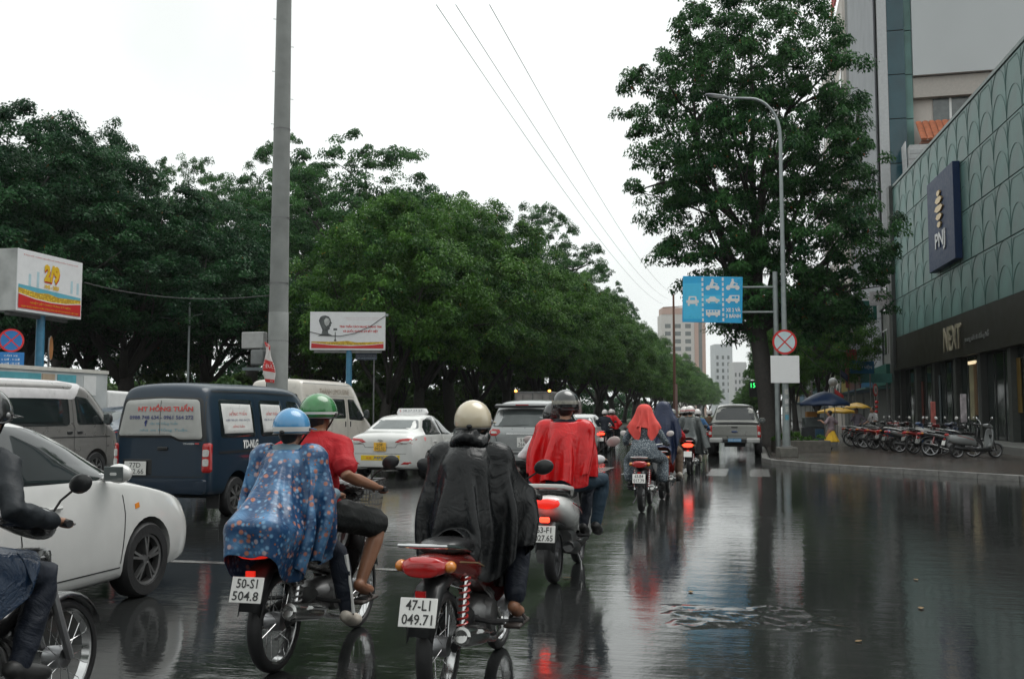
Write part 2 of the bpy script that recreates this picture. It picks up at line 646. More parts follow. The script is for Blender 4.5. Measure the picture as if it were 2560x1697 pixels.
# fallen leaves
LEAFY = M('fallen_leaf', (0.20, 0.12, 0.04), rough=0.35, var=0.3, scale=20)
for (u, d, s, lab) in ((2275, 9.0, 0.08, 'yellow fallen leaf on the wet road, nearest the parked scooters'), (2285, 7.7, 0.10, 'large yellow leaf lying beside the broken asphalt patch'),
                       (2130, 6.6, 0.07, 'brown leaf on the near edge of the broken asphalt patch'), (1415, 9.1, 0.09, 'small yellow leaf in the reflection behind the white scooter'),
                       (1720, 8.4, 0.10, 'pale leaf lying left of the broken asphalt patch')):
    mb = MB()
    k = [(0, -0.5, 0), (0.2, -0.2, 0.02), (0.22, 0.1, 0.03), (0, 0.5, 0.01), (-0.22, 0.1, 0.04), (-0.2, -0.2, 0.02), (0, 0, 0.01)]
    mb.add([(a * s, b_ * s, c * s + 0.004) for a, b_, c in k], [(0, 1, 6), (1, 2, 6), (2, 3, 6), (3, 4, 6), (4, 5, 6), (5, 0, 6)])
    x, y = at(u, d)
    tag(mb.build('fallen_leaf', LEAFY, angle=180, loc=(x, y, 0.004), rot=(0, 0, rng.uniform(0, 6)), solid=0.002), lab, 'leaf', 'fallen leaves on the road')

# ================================================================== trees
def leaf_material(name, dark, light, warm=(0.12, 0.11, 0.02), transl=0.30, rough=0.42):
    m = bpy.data.materials.new(name)
    m.use_nodes = True
    n, l, b = nodes_of(m)
    at_ = n.new('ShaderNodeAttribute')
    at_.attribute_name = 'tint'
    cr = n.new('ShaderNodeValToRGB')
    e = cr.color_ramp.elements
    e[0].position, e[0].color = 0.0, (*dark, 1)
    e[1].position, e[1].color = 0.72, (*light, 1)
    w = cr.color_ramp.elements.new(0.985)
    w.color = (*light, 1)
    w2 = cr.color_ramp.elements.new(1.0)
    w2.color = (*warm, 1)
    l.new(at_.outputs['Fac'], cr.inputs[0])
    l.new(cr.outputs[0], b.inputs['Base Color'])
    b.inputs['Roughness'].default_value = rough
    b.inputs['Specular IOR Level'].default_value = 0.12
    tr = n.new('ShaderNodeBsdfTranslucent')
    l.new(cr.outputs[0], tr.inputs['Color'])
    mx = n.new('ShaderNodeMixShader')
    mx.inputs[0].default_value = transl
    out = [x for x in n if x.type == 'OUTPUT_MATERIAL'][0]
    l.new(b.outputs[0], mx.inputs[1])
    l.new(tr.outputs[0], mx.inputs[2])
    l.new(mx.outputs[0], out.inputs['Surface'])
    return m
LEAF_STREET = leaf_material('street_tree_leaf', (0.009, 0.052, 0.013), (0.095, 0.215, 0.034), (0.24, 0.18, 0.03))
LEAF_RAIN = leaf_material('rain_tree_leaf', (0.011, 0.056, 0.020), (0.058, 0.160, 0.038))
LEAF_BIG = leaf_material('tall_tree_leaf', (0.008, 0.046, 0.018), (0.058, 0.160, 0.044), (0.26, 0.08, 0.02))
LEAF_DARK = leaf_material('dense_tree_leaf', (0.005, 0.033, 0.015), (0.030, 0.100, 0.033), (0.14, 0.06, 0.02))
LEAF_BUSH = leaf_material('shrub_leaf', (0.028, 0.070, 0.018), (0.095, 0.17, 0.04))
BARK = M('bark', (0.038, 0.033, 0.029), rough=0.75, var=0.5, scale=9, bump=1.0, bscale=18)

def leaf_cloud(name, lobes, n_clumps, per, size, clump_r, droop=0.3, seed=1, flat=0.55, under=-0.55, core=0.12, aspect=0.5, boughs=9):
    g = np.random.default_rng(seed)
    C = np.array([q[0] for q in lobes], float)
    A = np.array([q[1] for q in lobes], float)
    w = (A[:, 0] * A[:, 1] + A[:, 0] * A[:, 2]) ; w = w / w.sum()
    cs, outs = [], []
    sup = []                                   # boughs: the crown breaks up into rounded masses with dark gaps between
    tries = 0
    while len(sup) < max(6, int(n_clumps / boughs)) and tries < 20000:
        tries += 1
        i = g.choice(len(lobes), p=w)
        d = g.normal(0, 1, 3); d /= np.linalg.norm(d)
        if d[2] < under: continue
        c = C[i] + d * A[i] * g.uniform(0.72, 0.98)
        q = np.linalg.norm((c - C) / A, axis=1)
        q[i] = 9
        if q.min() < 0.6: continue
        if sup and min(np.linalg.norm(c - s_[0]) for s_ in sup) < clump_r * 1.15 * (1 - tries / 20000): continue
        sup.append((c, d, clump_r * g.uniform(0.85, 1.4)))
    while len(cs) < n_clumps:
        if g.random() < core:
            i = g.choice(len(lobes), p=w)
            d = g.normal(0, 1, 3); d /= np.linalg.norm(d)
            cs.append(C[i] + d * A[i] * g.uniform(0.3, 0.75)); outs.append(d); continue
        c, d0, rs = sup[g.integers(len(sup))]
        d = g.normal(0, 1, 3); d /= np.linalg.norm(d)
        d = d + 0.55 * d0 + np.array([0, 0, 0.35]); d /= np.linalg.norm(d)
        if d[2] < -0.45: continue
        cs.append(c + d * rs * g.uniform(0.6, 1.0) * np.array([1, 1, flat + 0.25])); outs.append(d)
    cs = np.array(cs); outs = np.array(outs)
    n = n_clumps * per
    ci = np.repeat(np.arange(n_clumps), per)
    rr = g.uniform(0.6, 1.25, n_clumps) * clump_r
    off = g.normal(0, 1, (n, 3))
    off /= np.maximum(np.linalg.norm(off, axis=1, keepdims=True), 1e-6)
    off *= g.uniform(0.2, 1.0, (n, 1)) ** 0.6 * 0.8
    off[:, 2] *= flat
    pos = cs[ci] + off * rr[ci][:, None]
    pos[:, 2] -= droop * (off[:, 0] ** 2 + off[:, 1] ** 2) * rr[ci]
    nor = off * 0.55 + outs[ci] * 0.35 + np.array([0, 0, 0.55]) + g.normal(0, 0.38, (n, 3))
    nor /= np.linalg.norm(nor, axis=1, keepdims=True)
    dirv = off * np.array([1, 1, 0.4]) + g.normal(0, 0.5, (n, 3)) + np.array([0, 0, -droop * 1.6])
    dirv -= nor * (dirv * nor).sum(1, keepdims=True)
    dirv /= np.maximum(np.linalg.norm(dirv, axis=1, keepdims=True), 1e-6)
    side = np.cross(nor, dirv)
    L = (size * g.uniform(0.65, 1.3, n))[:, None]
    W = L * aspect
    V = np.stack([pos - dirv * L * 0.5, pos + side * W * 0.5 - dirv * L * 0.02, pos + dirv * L * 0.5 - nor * L * 0.12, pos - side * W * 0.5 - dirv * L * 0.02], axis=1)
    tint = np.clip(g.uniform(0.0, 0.62, n_clumps)[ci] + g.normal(0.1, 0.16, n), 0, 0.97)
    tint[g.random(n) < 0.004] = 1.0
    return fast_quads(name, V, tint)

def limb_mesh(mb, a, b, r0, r1, seed, wob=0.12, n=7, seg=6):
    g = random.Random(seed)
    a, b = Vector(a), Vector(b)
    L = (b - a).length
    pts, rad = [], []
    w = Vector((g.uniform(-1, 1), g.uniform(-1, 1), g.uniform(-0.3, 0.6))) * wob * L
    for i in range(seg + 1):
        t = i / seg
        p = a.lerp(b, t) + w * math.sin(PI * t) + Vector((g.uniform(-1, 1), g.uniform(-1, 1), 0)) * 0.025 * L * (0 < i < seg)
        pts.append(p); rad.append(r0 * (1 - t) + r1 * t)
    mb.tube(pts, rad, n=n)
    return pts

def make_tree(name, label, lobes, trunk_h, trunk_r, forks, crown_me, leafmat, seed=3, lean=(0, 0), twig=True):
    t = thing(name, label, 'tree')
    mb = MB()
    g = random.Random(seed)
    top = Vector((lean[0], lean[1], trunk_h))
    flare = [Vector((0, 0, -0.1)), Vector((lean[0] * 0.05, lean[1] * 0.05, 0.25)), Vector((lean[0] * 0.3, lean[1] * 0.3, trunk_h * 0.4)), top]
    mb.tube(flare, [trunk_r * 1.6, trunk_r * 1.15, trunk_r, trunk_r * 0.92], n=10)
    ends = []
    for i, (c, a) in enumerate(lobes):
        if i < forks:
            tip = Vector(c) + Vector((0, 0, a[2] * 0.3))
            pts = limb_mesh(mb, top - Vector((0, 0, g.uniform(0, 0.25) * trunk_h)), tip, trunk_r * g.uniform(0.42, 0.62), 0.04, seed + i, wob=0.10)
            if twig:
                for k in range(5):
                    p = pts[g.randint(2, 5)]
                    dd = Vector((g.gauss(0, 1), g.gauss(0, 1), g.gauss(0.3, 0.6))).normalized()
                    q = Vector(c) + Vector((dd.x * a[0], dd.y * a[1], dd.z * a[2])) * 0.8
                    limb_mesh(mb, p, q, trunk_r * 0.2, 0.02, seed * 31 + i * 7 + k, wob=0.14, n=5, seg=4)
    mb.build('trunk', BARK, t, angle=180)
    obj_from_mesh('crown', crown_me, leafmat, t)
    return t

ORD = ['first', 'second', 'third', 'fourth', 'fifth', 'sixth', 'seventh', 'eighth', 'ninth', 'tenth', 'eleventh', 'twelfth', 'thirteenth', 'fourteenth',
       'fifteenth', 'sixteenth', 'seventeenth', 'eighteenth', 'nineteenth', 'twentieth', 'twenty-first', 'twenty-second', 'twenty-third', 'twenty-fourth', 'twenty-fifth', 'twenty-sixth', 'twenty-seventh', 'twenty-eighth', 'twenty-ninth']

# ---- row of rounded street trees along the park kerb
def street_lobes(seed):
    g = random.Random(seed)
    lo = [((0, 0, 8.2), (4.1, 4.1, 4.3)), ((-2.6, 1.0, 6.6), (3.0, 3.2, 3.5)), ((2.7, -0.6, 6.7), (3.0, 3.1, 3.4)), ((0.4, 2.8, 6.4), (3.1, 2.7, 3.2)), ((0.6, -2.9, 6.3), (3.2, 2.7, 3.4)), ((1.2, 0.8, 10.0), (2.7, 2.6, 2.5))]
    return [((c[0] + g.uniform(-.5, .5), c[1] + g.uniform(-.5, .5), c[2] + g.uniform(-.4, .4)), (a[0] * g.uniform(.88, 1.1), a[1] * g.uniform(.88, 1.1), a[2] * g.uniform(.9, 1.08))) for c, a in lo]
st_protos = []
for k in range(3):
    lb = street_lobes(40 + k)
    me = leaf_cloud('crown', lb, 640, 150, 0.175, 0.78, droop=0.55, seed=100 + k, under=-0.75, core=0.2, aspect=0.42, boughs=3.6)
    st_protos.append((lb, me))
yrow = [45.0, 51.2, 57.6, 64.5, 72.0, 79.5, 87.5, 95, 104, 113, 122, 132, 142, 153, 164, 176, 189, 202, 216, 231, 247, 264, 282, 301, 324, 350, 380, 415]
street_first = []
for i, y in enumerate(yrow):
    k = i % 3
    lab = 'rounded green street tree, %s from the camera in the row along the park kerb' % ORD[i]
    if i < 3:
        lb, me = st_protos[k]
        t = make_tree('street_tree', lab, lb, 2.3 + 0.3 * k, 0.27 + 0.04 * k, 5, me, LEAF_STREET, seed=50 + k, lean=(0.3 - 0.3 * k, 0.2))
        t['group'] = 'street trees along the park'
        street_first.append(t)
    else:
        t = copy_tree(street_first[k], label=lab)
    t.location = (-17.7 + rng.uniform(-0.4, 0.4), y, 0.1)
    t.rotation_euler = (0, 0, (0.0 if i < 3 else rng.uniform(0, 6.28)))
    s = rng.uniform(0.97, 1.08) * (0.92, 1.05, 1.09, 1.10, 1.10)[min(i, 4)]
    t.scale = (s, s, s * rng.uniform(0.95, 1.05))

# ---- broad rain trees deep in the park
def rain_lobes(seed, w=8.5, h=19.0):
    g = random.Random(seed)
    lo = [((0, 0, h - 3.4), (w * 0.62, w * 0.62, 3.6))]
    for i in range(9):
        a = i * 2 * PI / 9 + g.uniform(-.2, .2)
        r = w * g.uniform(0.55, 0.72)
        lo.append(((r * math.cos(a), r * math.sin(a), h - 5.2 - g.uniform(0, 3.0)), (w * 0.36, w * 0.36, g.uniform(2.0, 2.8))))
    for i in range(5):
        a = i * 2 * PI / 5 + g.uniform(-.3, .3)
        lo.append(((w * 0.5 * math.cos(a), w * 0.5 * math.sin(a), h - 10.0 - g.uniform(0, 2)), (w * 0.36, w * 0.36, 2.0)))
    return lo
rain_p = []
for k in range(2):
    lb = rain_lobes(60 + k)
    me = leaf_cloud('crown', lb, 780, 145, 0.19, 0.9, droop=0.45, seed=200 + k, under=-0.35, flat=0.38, core=0.16, aspect=0.5, boughs=3.6)
    rain_p.append(make_tree('rain_tree', 'x', lb, 8.0, 0.55, 10, me, LEAF_RAIN, seed=70 + k, lean=(0.6, 0.3)))
rain_spots = [  # u, depth, top row, scale xy, label
    (905, 78, 322, 1.12, 'broad domed rain tree right of the tall grey pole'),
    (1350, 108, 495, 0.86, 'pale hazy rain tree above the middle of the street tree row'),
    (700, 88, 325, 0.72, 'thin topped rain tree half hidden by the tall grey pole'),
    (455, 84, 365, 0.58, 'hazy rain tree in the gap between dark crowns left of the pole'),
    (1010, 100, 470, 0.75, 'rain tree behind the broad domed crown, a little to its right'),
    (1490, 175, 660, 0.9, 'far pale rain tree showing above the end of the street tree row'),
    (620, 70, 440, 0.80, 'rain tree directly left of the tall grey pole with drooping limbs'),
    (1235, 135, 620, 0.9, 'distant rain tree filling the gap behind the street tree row'),
]
for i, (u, d, v, s, lab) in enumerate(rain_spots):
    t = rain_p[i] if i < 2 else copy_tree(rain_p[i % 2])
    tag(t, lab, 'tree', 'rain trees in the park')
    x, y = at(u, d)
    zt = hz(v, d)
    t.location = (x, y, 0)
    t.rotation_euler = (0, 0, i * 1.1)
    t.scale = (s, s, zt / 19.6)

# ---- dense dark trees at the left
def dense_lobes(seed):
    g = random.Random(seed)
    lo = [((0, 0, 13.0), (4.4, 4.4, 4.2)), ((0.5, 0, 9.0), (5.4, 5.2, 4.6))]
    for i in range(7):
        a = i * 2 * PI / 7 + g.uniform(-.2, .2)
        lo.append(((4.2 * math.cos(a), 4.2 * math.sin(a), g.uniform(6.0, 11.0)), (3.0, 3.0, 3.3)))
    return lo
dense_p = []
for k in range(2):
    lb = dense_lobes(80 + k)
    me = leaf_cloud('crown', lb, 860, 145, 0.185, 0.85, droop=0.5, seed=300 + k, under=-0.7, core=0.22, boughs=3.6)
    dense_p.append(make_tree('park_tree', 'x', lb, 4.5, 0.45, 7, me, LEAF_DARK, seed=90 + k, lean=(0.4, 0)))
dense_spots = [
    (40, 46, 262, 1.0, 'tall dense dark tree at the left edge above the red and yellow billboard'),
    (215, 52, 290, 0.74, 'dark tree with an airy top right of the left billboard'),
    (330, 50, 420, 0.95, 'dark spreading tree above the blue van, left of the pole'),
    (520, 54, 480, 0.85, 'dense tree with low limbs just left of the grey pole'),
    (130, 60, 330, 1.0, 'dark tree behind the left billboard, second layer'),
    (-160, 48, 300, 1.0, 'dark tree cut by the left picture edge'),
]
for i, (u, d, v, s, lab) in enumerate(dense_spots):
    t = dense_p[i] if i < 2 else copy_tree(dense_p[i % 2])
    tag(t, lab, 'tree', 'dense park trees at the left')
    x, y = at(u, d)
    t.location = (x, y, 0.1)
    t.rotation_euler = (0, 0, i * 1.7)
    t.scale = (s, s, hz(v, d) / 17.4)

# ---- the tall tree at the right
def big_tree():
    lb = [((-0.5, 0, 17.0), (4.1, 4.0, 3.6)), ((-3.2, 0.3, 14.6), (3.0, 3.0, 2.8)), ((2.0, -0.2, 14.8), (2.5, 2.9, 2.9)), ((-3.9, 0.2, 11.6), (2.5, 2.8, 2.3)), ((0.2, -0.8, 12.4), (3.6, 3.4, 2.9)),
          ((2.8, 0.3, 11.5), (2.3, 2.7, 2.5)), ((-2.2, 0.2, 8.8), (2.9, 2.9, 2.4)), ((1.6, -0.6, 8.8), (3.2, 3.0, 2.6)), ((3.6, 0.2, 8.4), (2.4, 2.7, 2.3)), ((-0.8, -0.3, 6.4), (2.4, 2.6, 1.9)),
          ((2.4, 0.0, 6.2), (2.3, 2.3, 1.7)), ((3.9, 0.5, 6.4), (1.7, 2.0, 1.6)), ((-2.5, 0.4, 6.3), (1.2, 1.4, 1.2)), ((-1.7, 0.5, 4.7), (1.0, 1.2, 0.9)), ((1.6, 0.2, 4.9), (1.5, 1.4, 0.9)), ((3.0, 0.1, 15.0), (1.2, 1.4, 2.0))]
    me = leaf_cloud('crown', lb, 1380, 135, 0.170, 0.64, droop=0.6, seed=400, under=-0.8, core=0.24, aspect=0.44, boughs=3.6)
    t = make_tree('tall_street_tree', 'tall full-crowned tree on the right pavement behind the street lamp', lb, 5.6, 0.40, 14, me, LEAF_BIG, seed=12, lean=(-0.55, 0.2))
    x, y = at(1925, 41.5)
    t.location = (x, y, 0.1)
    t.rotation_euler = (0, 0, YAW)
    t.scale = (0.94, 0.94, 1.0)
big_tree()

# ---- undergrowth of the park: shrubs and thin young trees between the trunks
bl = [((0, 0, 1.0), (1.6, 1.3, 1.0)), ((1.1, 0.3, 0.8), (1.2, 1.1, 0.8)), ((-1.2, -0.2, 0.9), (1.1, 1.0, 0.9))]
bush_me = [leaf_cloud('foliage', bl, 75, 70, 0.20, 0.42, droop=0.3, seed=500 + k, under=-0.4) for k in range(2)]
def bush(label, x, y, s, k, sz=1.0, stems=True):
    t = thing('shrub', label, 'shrub', (x, y, 0.1), rng.uniform(0, 6), 'shrubs in the park')
    mb = MB()
    for i in range(5):
        a = i * 1.3
        limb_mesh(mb, (0.1 * math.cos(a), 0.1 * math.sin(a), -0.05), (0.9 * math.cos(a), 0.7 * math.sin(a), 1.1), 0.035, 0.012, i, n=5, seg=4)
    mb.build('stem', BARK, t, angle=180)
    obj_from_mesh('foliage', bush_me[k], LEAF_BUSH, t)
    t.scale = (s, s, s * sz)
    return t
bcount = 0
for row, (yy, z) in enumerate(((38.0, 1.0), (60.0, 1.5), (82.0, 1.8))):
    for i in range(15):
        u = -60 + i * 100 + row * 37 + rng.uniform(-20, 20)
        d = (46, 66, 92)[row] + rng.uniform(-3, 3)
        x, y = at(u, d)
        if x > -20.5: continue
        bcount += 1
        bush('green shrub %s in the park, %s counted from the left' % (('near the kerb', 'in the middle of the lawn', 'at the back')[row], ORD[i]), x, y, rng.uniform(1.0, 1.5) * z, i % 2, rng.uniform(0.8, 1.2))
# thin young trees
yl = [((0, 0, 4.2), (1.5, 1.5, 1.4)), ((0.9, 0.3, 3.3), (1.1, 1.1, 1.0)), ((-0.8, 0.2, 3.0), (1.1, 1.0, 1.0)), ((0.2, -0.7, 2.4), (0.9, 0.9, 0.7))]
young_me = leaf_cloud('crown', yl, 90, 55, 0.22, 0.5, droop=0.4, seed=520, under=-0.6)
yt = make_tree('young_tree', 'x', yl, 1.2, 0.09, 4, young_me, LEAF_BUSH, seed=15)
k = 0
for (u, d, s, lab) in ((1000, 60, 1.1, 'thin young tree left of the taxi roof sign'), (1085, 70, 1.15, 'slender young tree between two street tree trunks above the taxi'), (960, 75, 1.3, 'young tree behind the blue billboard column'),
                       (1180, 82, 1.2, 'young tree in the park behind the cream helmet'), (740, 52, 1.2, 'leafy young tree right of the grey pole, under the billboard height'), (840, 56, 1.45, 'bright young tree rising behind the white billboard'),
                       (470, 58, 1.3, 'young tree behind the dark blue van'), (370, 62, 1.2, 'young tree left behind the dark blue van'), (1290, 95, 1.3, 'young tree behind the box truck')):
    t = yt if k == 0 else copy_tree(yt)
    tag(t, lab, 'tree', 'young trees in the park')
    x, y = at(u, d)
    t.location = (x, y, 0.1); t.rotation_euler = (0, 0, k * 1.3); t.scale = (s, s, s)
    k += 1
# bright low trees showing over the second billboard
# wood beyond the lawn, read as one mass
wl_ = []
gg = random.Random(5)
for i in range(46):
    u = -150 + i * 44
    d = gg.uniform(108, 140)
    x, y = at(u, d)
    if x > -26: continue
    wl_.append(((x, y, gg.uniform(2.5, 4)), (5.5, 5.5, gg.uniform(3, 4.6))))
for i in range(34):
    wl_.append(((-27 - gg.uniform(0, 5), 100 + i * 8, gg.uniform(1.5, 2.6)), (4.0, 5.0, gg.uniform(2.2, 3.4))))
wme = leaf_cloud('far_wood', wl_, 1500, 40, 0.6, 1.6, droop=0.3, seed=600, under=-0.9)
tag(obj_from_mesh('far_wood', wme, LEAF_DARK), 'far wood closing the park behind the trunks', 'wood', kind='stuff')

# ---- unseen trees and houses added behind the photographer to darken reflections and fill
for i, (x, y, s) in enumerate(((-33, -14, 1.1), (-24, -25, 1.0), (-11, -33, 1.15), (3, -36, 1.0), (16, -33, 1.1), (-36, 4, 1.1), (-37, 20, 1.0))):
    t = copy_tree(dense_p[i % 2], loc=(x, y, 0), rz=i * 0.9, label='added dense tree behind the photographer, %s from the left, outside the picture' % ORD[i])
    t.scale = (s * 1.1, s * 1.1, s * 0.66)
for i, (x0, y0, w, dp, h) in enumerate(((24, -28, 16, 18, 10), (30, -6, 22, 9, 11), (-62, -34, 20, 22, 10))):
    t = thing('unseen_house', 'added plain grey house behind the photographer, %s of three, outside the picture' % ORD[i], 'house', (x0, y0, 0))
    MB().box((w / 2, dp / 2, h / 2), (w, dp, h)).build('wall', M('unseen_house_wall', (0.16, 0.155, 0.145), rough=0.7, var=0.2, scale=0.5), t, smooth=False)
    for k in range(3):
        for j in range(4):
            MB().box((w * (0.14 + 0.24 * j), dp + 0.02, 4.6 + 3.2 * k), (w * 0.13, 0.08, 1.6)).build('window', GLASS_DARK, t)
            MB().box((-0.02, dp * (0.14 + 0.24 * j), 4.6 + 3.2 * k), (0.08, dp * 0.13, 1.6)).build('window', GLASS_DARK, t)
# ================================================================== cars and vans
def half_section(zt, wt, zs, ws, zm, wm, zl, wl, zb, crown=0.05):
    """points of one body station from the roof centre down to the floor centre (right half)"""
    return [(0, zt), (wt * 0.55, zt - crown * 0.18), (wt * 0.86, zt - crown * 0.62), (wt, zt - crown * 1.6), (ws + (wt - ws) * 0.10, zs + (zt - zs) * 0.12),
            (ws, zs), (wm, zm), (wl, zl), (wl - 0.05, zb), (wl * 0.6, zb), (0, zb)]

def body_shell(stations, arches, mat, subsurf=2, arch_mat=None):
    """closed body from stations (y, *half_section args); wheel arches are cut out"""
    mb = MB()
    rings = []
    for st in stations:
        y = st[0]
        h = half_section(*st[1:])
        ring = [(x, y, z) for x, z in h] + [(-x, y, z) for x, z in reversed(h[1:-1])]
        rings.append(ring)
    # close the ends with a shrunken ring
    for idx, pos in ((0, 0), (-1, len(rings))):
        r = rings[idx]
        cz = sum(p[2] for p in r) / len(r)
        end = [(p[0] * 0.55, p[1], cz + (p[2] - cz) * 0.55) for p in r]
        if idx == 0: rings.insert(0, end)
        else: rings.append(end)
    mb.loft(rings)
    o = mb.build('shell', mat, angle=180, subsurf=subsurf)
    me = evaluated(o)
    o = obj_from_mesh('shell', me, [mat, arch_mat or UNDER])
    cm = MB()
    for (y, z, r, w) in arches:
        for s in (-1, 1):
            cm.lathe([(0.001, s * (w + 0.3)), (r, s * (w + 0.3)), (r, s * (w - 0.30)), (0.001, s * (w - 0.30))], (0, y, z), 'x', n=28)
    if arches:
        c = cm.build('cutter', [mat, arch_mat or UNDER])
        for p in c.data.polygons: p.material_index = 1
        bm = bmesh.new(); bm.from_mesh(c.data); bmesh.ops.remove_doubles(bm, verts=bm.verts, dist=0.004); bmesh.ops.recalc_face_normals(bm, faces=bm.faces); bm.to_mesh(c.data); bm.free()
        md = o.modifiers.new('cut', 'BOOLEAN')
        md.object = c
        md.operation = 'DIFFERENCE'
        md.solver = 'EXACT'
        me2 = evaluated(o, c)
        bpy.data.objects.remove(c)
        me = me2
        o = obj_from_mesh('shell', me, [mat, arch_mat or UNDER])
    me = o.data
    bpy.data.objects.remove(o)
    smooth_mesh(me, 42)
    return me

class Car:
    def __init__(s, name, label, cat, loc, rz, me, mat, group=None):
        s.t = thing(name, label, cat, loc, rz, group)
        s.me = me
        s.body = obj_from_mesh('body', me, [mat, UNDER], s.t)
        s.mat = mat
        s.bvh = bvh_of(me)
    def hit(s, axis, a, b, side=1):
        """surface point; axis 'x': a=y,b=z from the side; 'r'/'f': a=x,b=z from rear/front; 't': a=x,b=y from the top"""
        if axis == 'x': o, d = Vector((3 * side, a, b)), Vector((-side, 0, 0))
        elif axis == 'r': o, d = Vector((a, -9, b)), Vector((0, 1, 0))
        elif axis == 'f': o, d = Vector((a, 9, b)), Vector((0, -1, 0))
        else: o, d = Vector((a, b, 5)), Vector((0, 0, -1))
        p, n, i, dist = s.bvh.ray_cast(o, d)
        if p is None:
            p, n, i, dist = s.bvh.find_nearest(o + d * (3 if axis == 'x' else 9 - 2))
        return p, n
    def panel(s, name, mat, outline, axis, side=1, off=0.008, parent=None, thick=0.012, rings=(1, 0.96, 0.72, 0.4), round_=0.0):
        """a piece that follows the body surface: its outline is given in the side, rear, front or top view"""
        pts = outline
        if round_:
            pts = rounded(outline, round_)
        else:
            pts = densify(outline, 0.12)
        cx = sum(p[0] for p in pts) / len(pts); cz = sum(p[1] for p in pts) / len(pts)
        mb = MB()
        R_ = []
        base = []
        for k, f in enumerate(rings):
            ring = []
            for a, b in pts:
                p, n = s.hit(axis, cx + (a - cx) * f, cz + (b - cz) * f, side)
                if k == 0:
                    base.append(p - n * thick)
                ring.append(p + n * (off * (0.35 if k == 0 else 1.0)))
            R_.append(ring)
        R_.insert(0, base)
        p, n = s.hit(axis, cx, cz, side)
        mb.loft(R_, cap=False)
        o = len(mb.v)
        mb.v.append(tuple(p + n * off))
        m = len(pts)
        last = (len(R_) - 1) * m
        for j in range(m):
            mb.f.append((last + j, last + (j + 1) % m, o))
        ob = mb.build(name, mat, parent or s.t, angle=50)
        bm = bmesh.new(); bm.from_mesh(ob.data); bmesh.ops.recalc_face_normals(bm, faces=bm.faces)
        # outward
        bm.to_mesh(ob.data); bm.free()
        return ob
    def ribbon(s, name, mat, line, axis, side=1, w=0.012, off=0.003, parent=None):
        pts = []
        for i in range(len(line) - 1):
            a, b = Vector((*line[i], 0)), Vector((*line[i + 1], 0))
            k = max(1, int((b - a).length / 0.1))
            pts += [a.lerp(b, j / k) for j in range(k)]
        pts.append(Vector((*line[-1], 0)))
        mb = MB()
        rows = []
        for i, p in enumerate(pts):
            d = (pts[min(i + 1, len(pts) - 1)] - pts[max(0, i - 1)]).normalized()
            nn = Vector((-d.y, d.x, 0)) * w / 2
            q0, n0 = s.hit(axis, p.x + nn.x, p.y + nn.y, side)
            q1, n1 = s.hit(axis, p.x - nn.x, p.y - nn.y, side)
            rows.append([q0 + n0 * off, q1 + n1 * off])
        mb.loft(rows, cap=False, closed=False)
        return mb.build(name, mat, parent or s.t, angle=180)
    def plate(s, l1, l2, x, z, w, h, mat=None, axis='r', ink=None, proud=0.03, one=None):
        p, n = s.hit(axis, x, z)
        y = p.y - proud if axis == 'r' else p.y + proud
        pl = MB().box((x, y, z), (w, 0.012, h)).build('number_plate', mat or PLATE_W, s.t, bevel=0.004)
        yy = y - 0.0085
        if one:
            text(one, h * 0.75, ink or INK_BLACK, pl, (x, yy, z), width=w * 0.86)
        else:
            text(l1, h * 0.5, ink or INK_BLACK, pl, (x, yy, z + h * 0.23), width=w * 0.52, height=h * 0.36)
            text(l2, h * 0.5, ink or INK_BLACK, pl, (x, yy, z - h * 0.22), width=w * 0.80, height=h * 0.36)
        return pl

def densify(pts, step):
    out = []
    n = len(pts)
    for i in range(n):
        a, b = Vector((*pts[i], 0)), Vector((*pts[(i + 1) % n], 0))
        k = max(1, int((b - a).length / step))
        out += [(a.lerp(b, j / k).x, a.lerp(b, j / k).y) for j in range(k)]
    return out
def rounded(pts, r, seg=4):
    out = []
    n = len(pts)
    for i in range(n):
        p0, p, p1 = (Vector((*pts[(i + k) % n], 0)) for k in (-1, 0, 1))
        a, b = (p0 - p), (p1 - p)
        ra = min(r, a.length * 0.45, b.length * 0.45)
        A, B = p + a.normalized() * ra, p + b.normalized() * ra
        for j in range(seg + 1):
            t = j / seg
            q = A * (1 - t) ** 2 + p * 2 * t * (1 - t) + B * t ** 2
            out.append((q.x, q.y))
    res = []
    m = len(out)
    for i in range(m):
        a, b = Vector((*out[i], 0)), Vector((*out[(i + 1) % m], 0))
        k = max(1, int((b - a).length / 0.15))
        res += [(a.lerp(b, j / k).x, a.lerp(b, j / k).y) for j in range(k)]
    return res

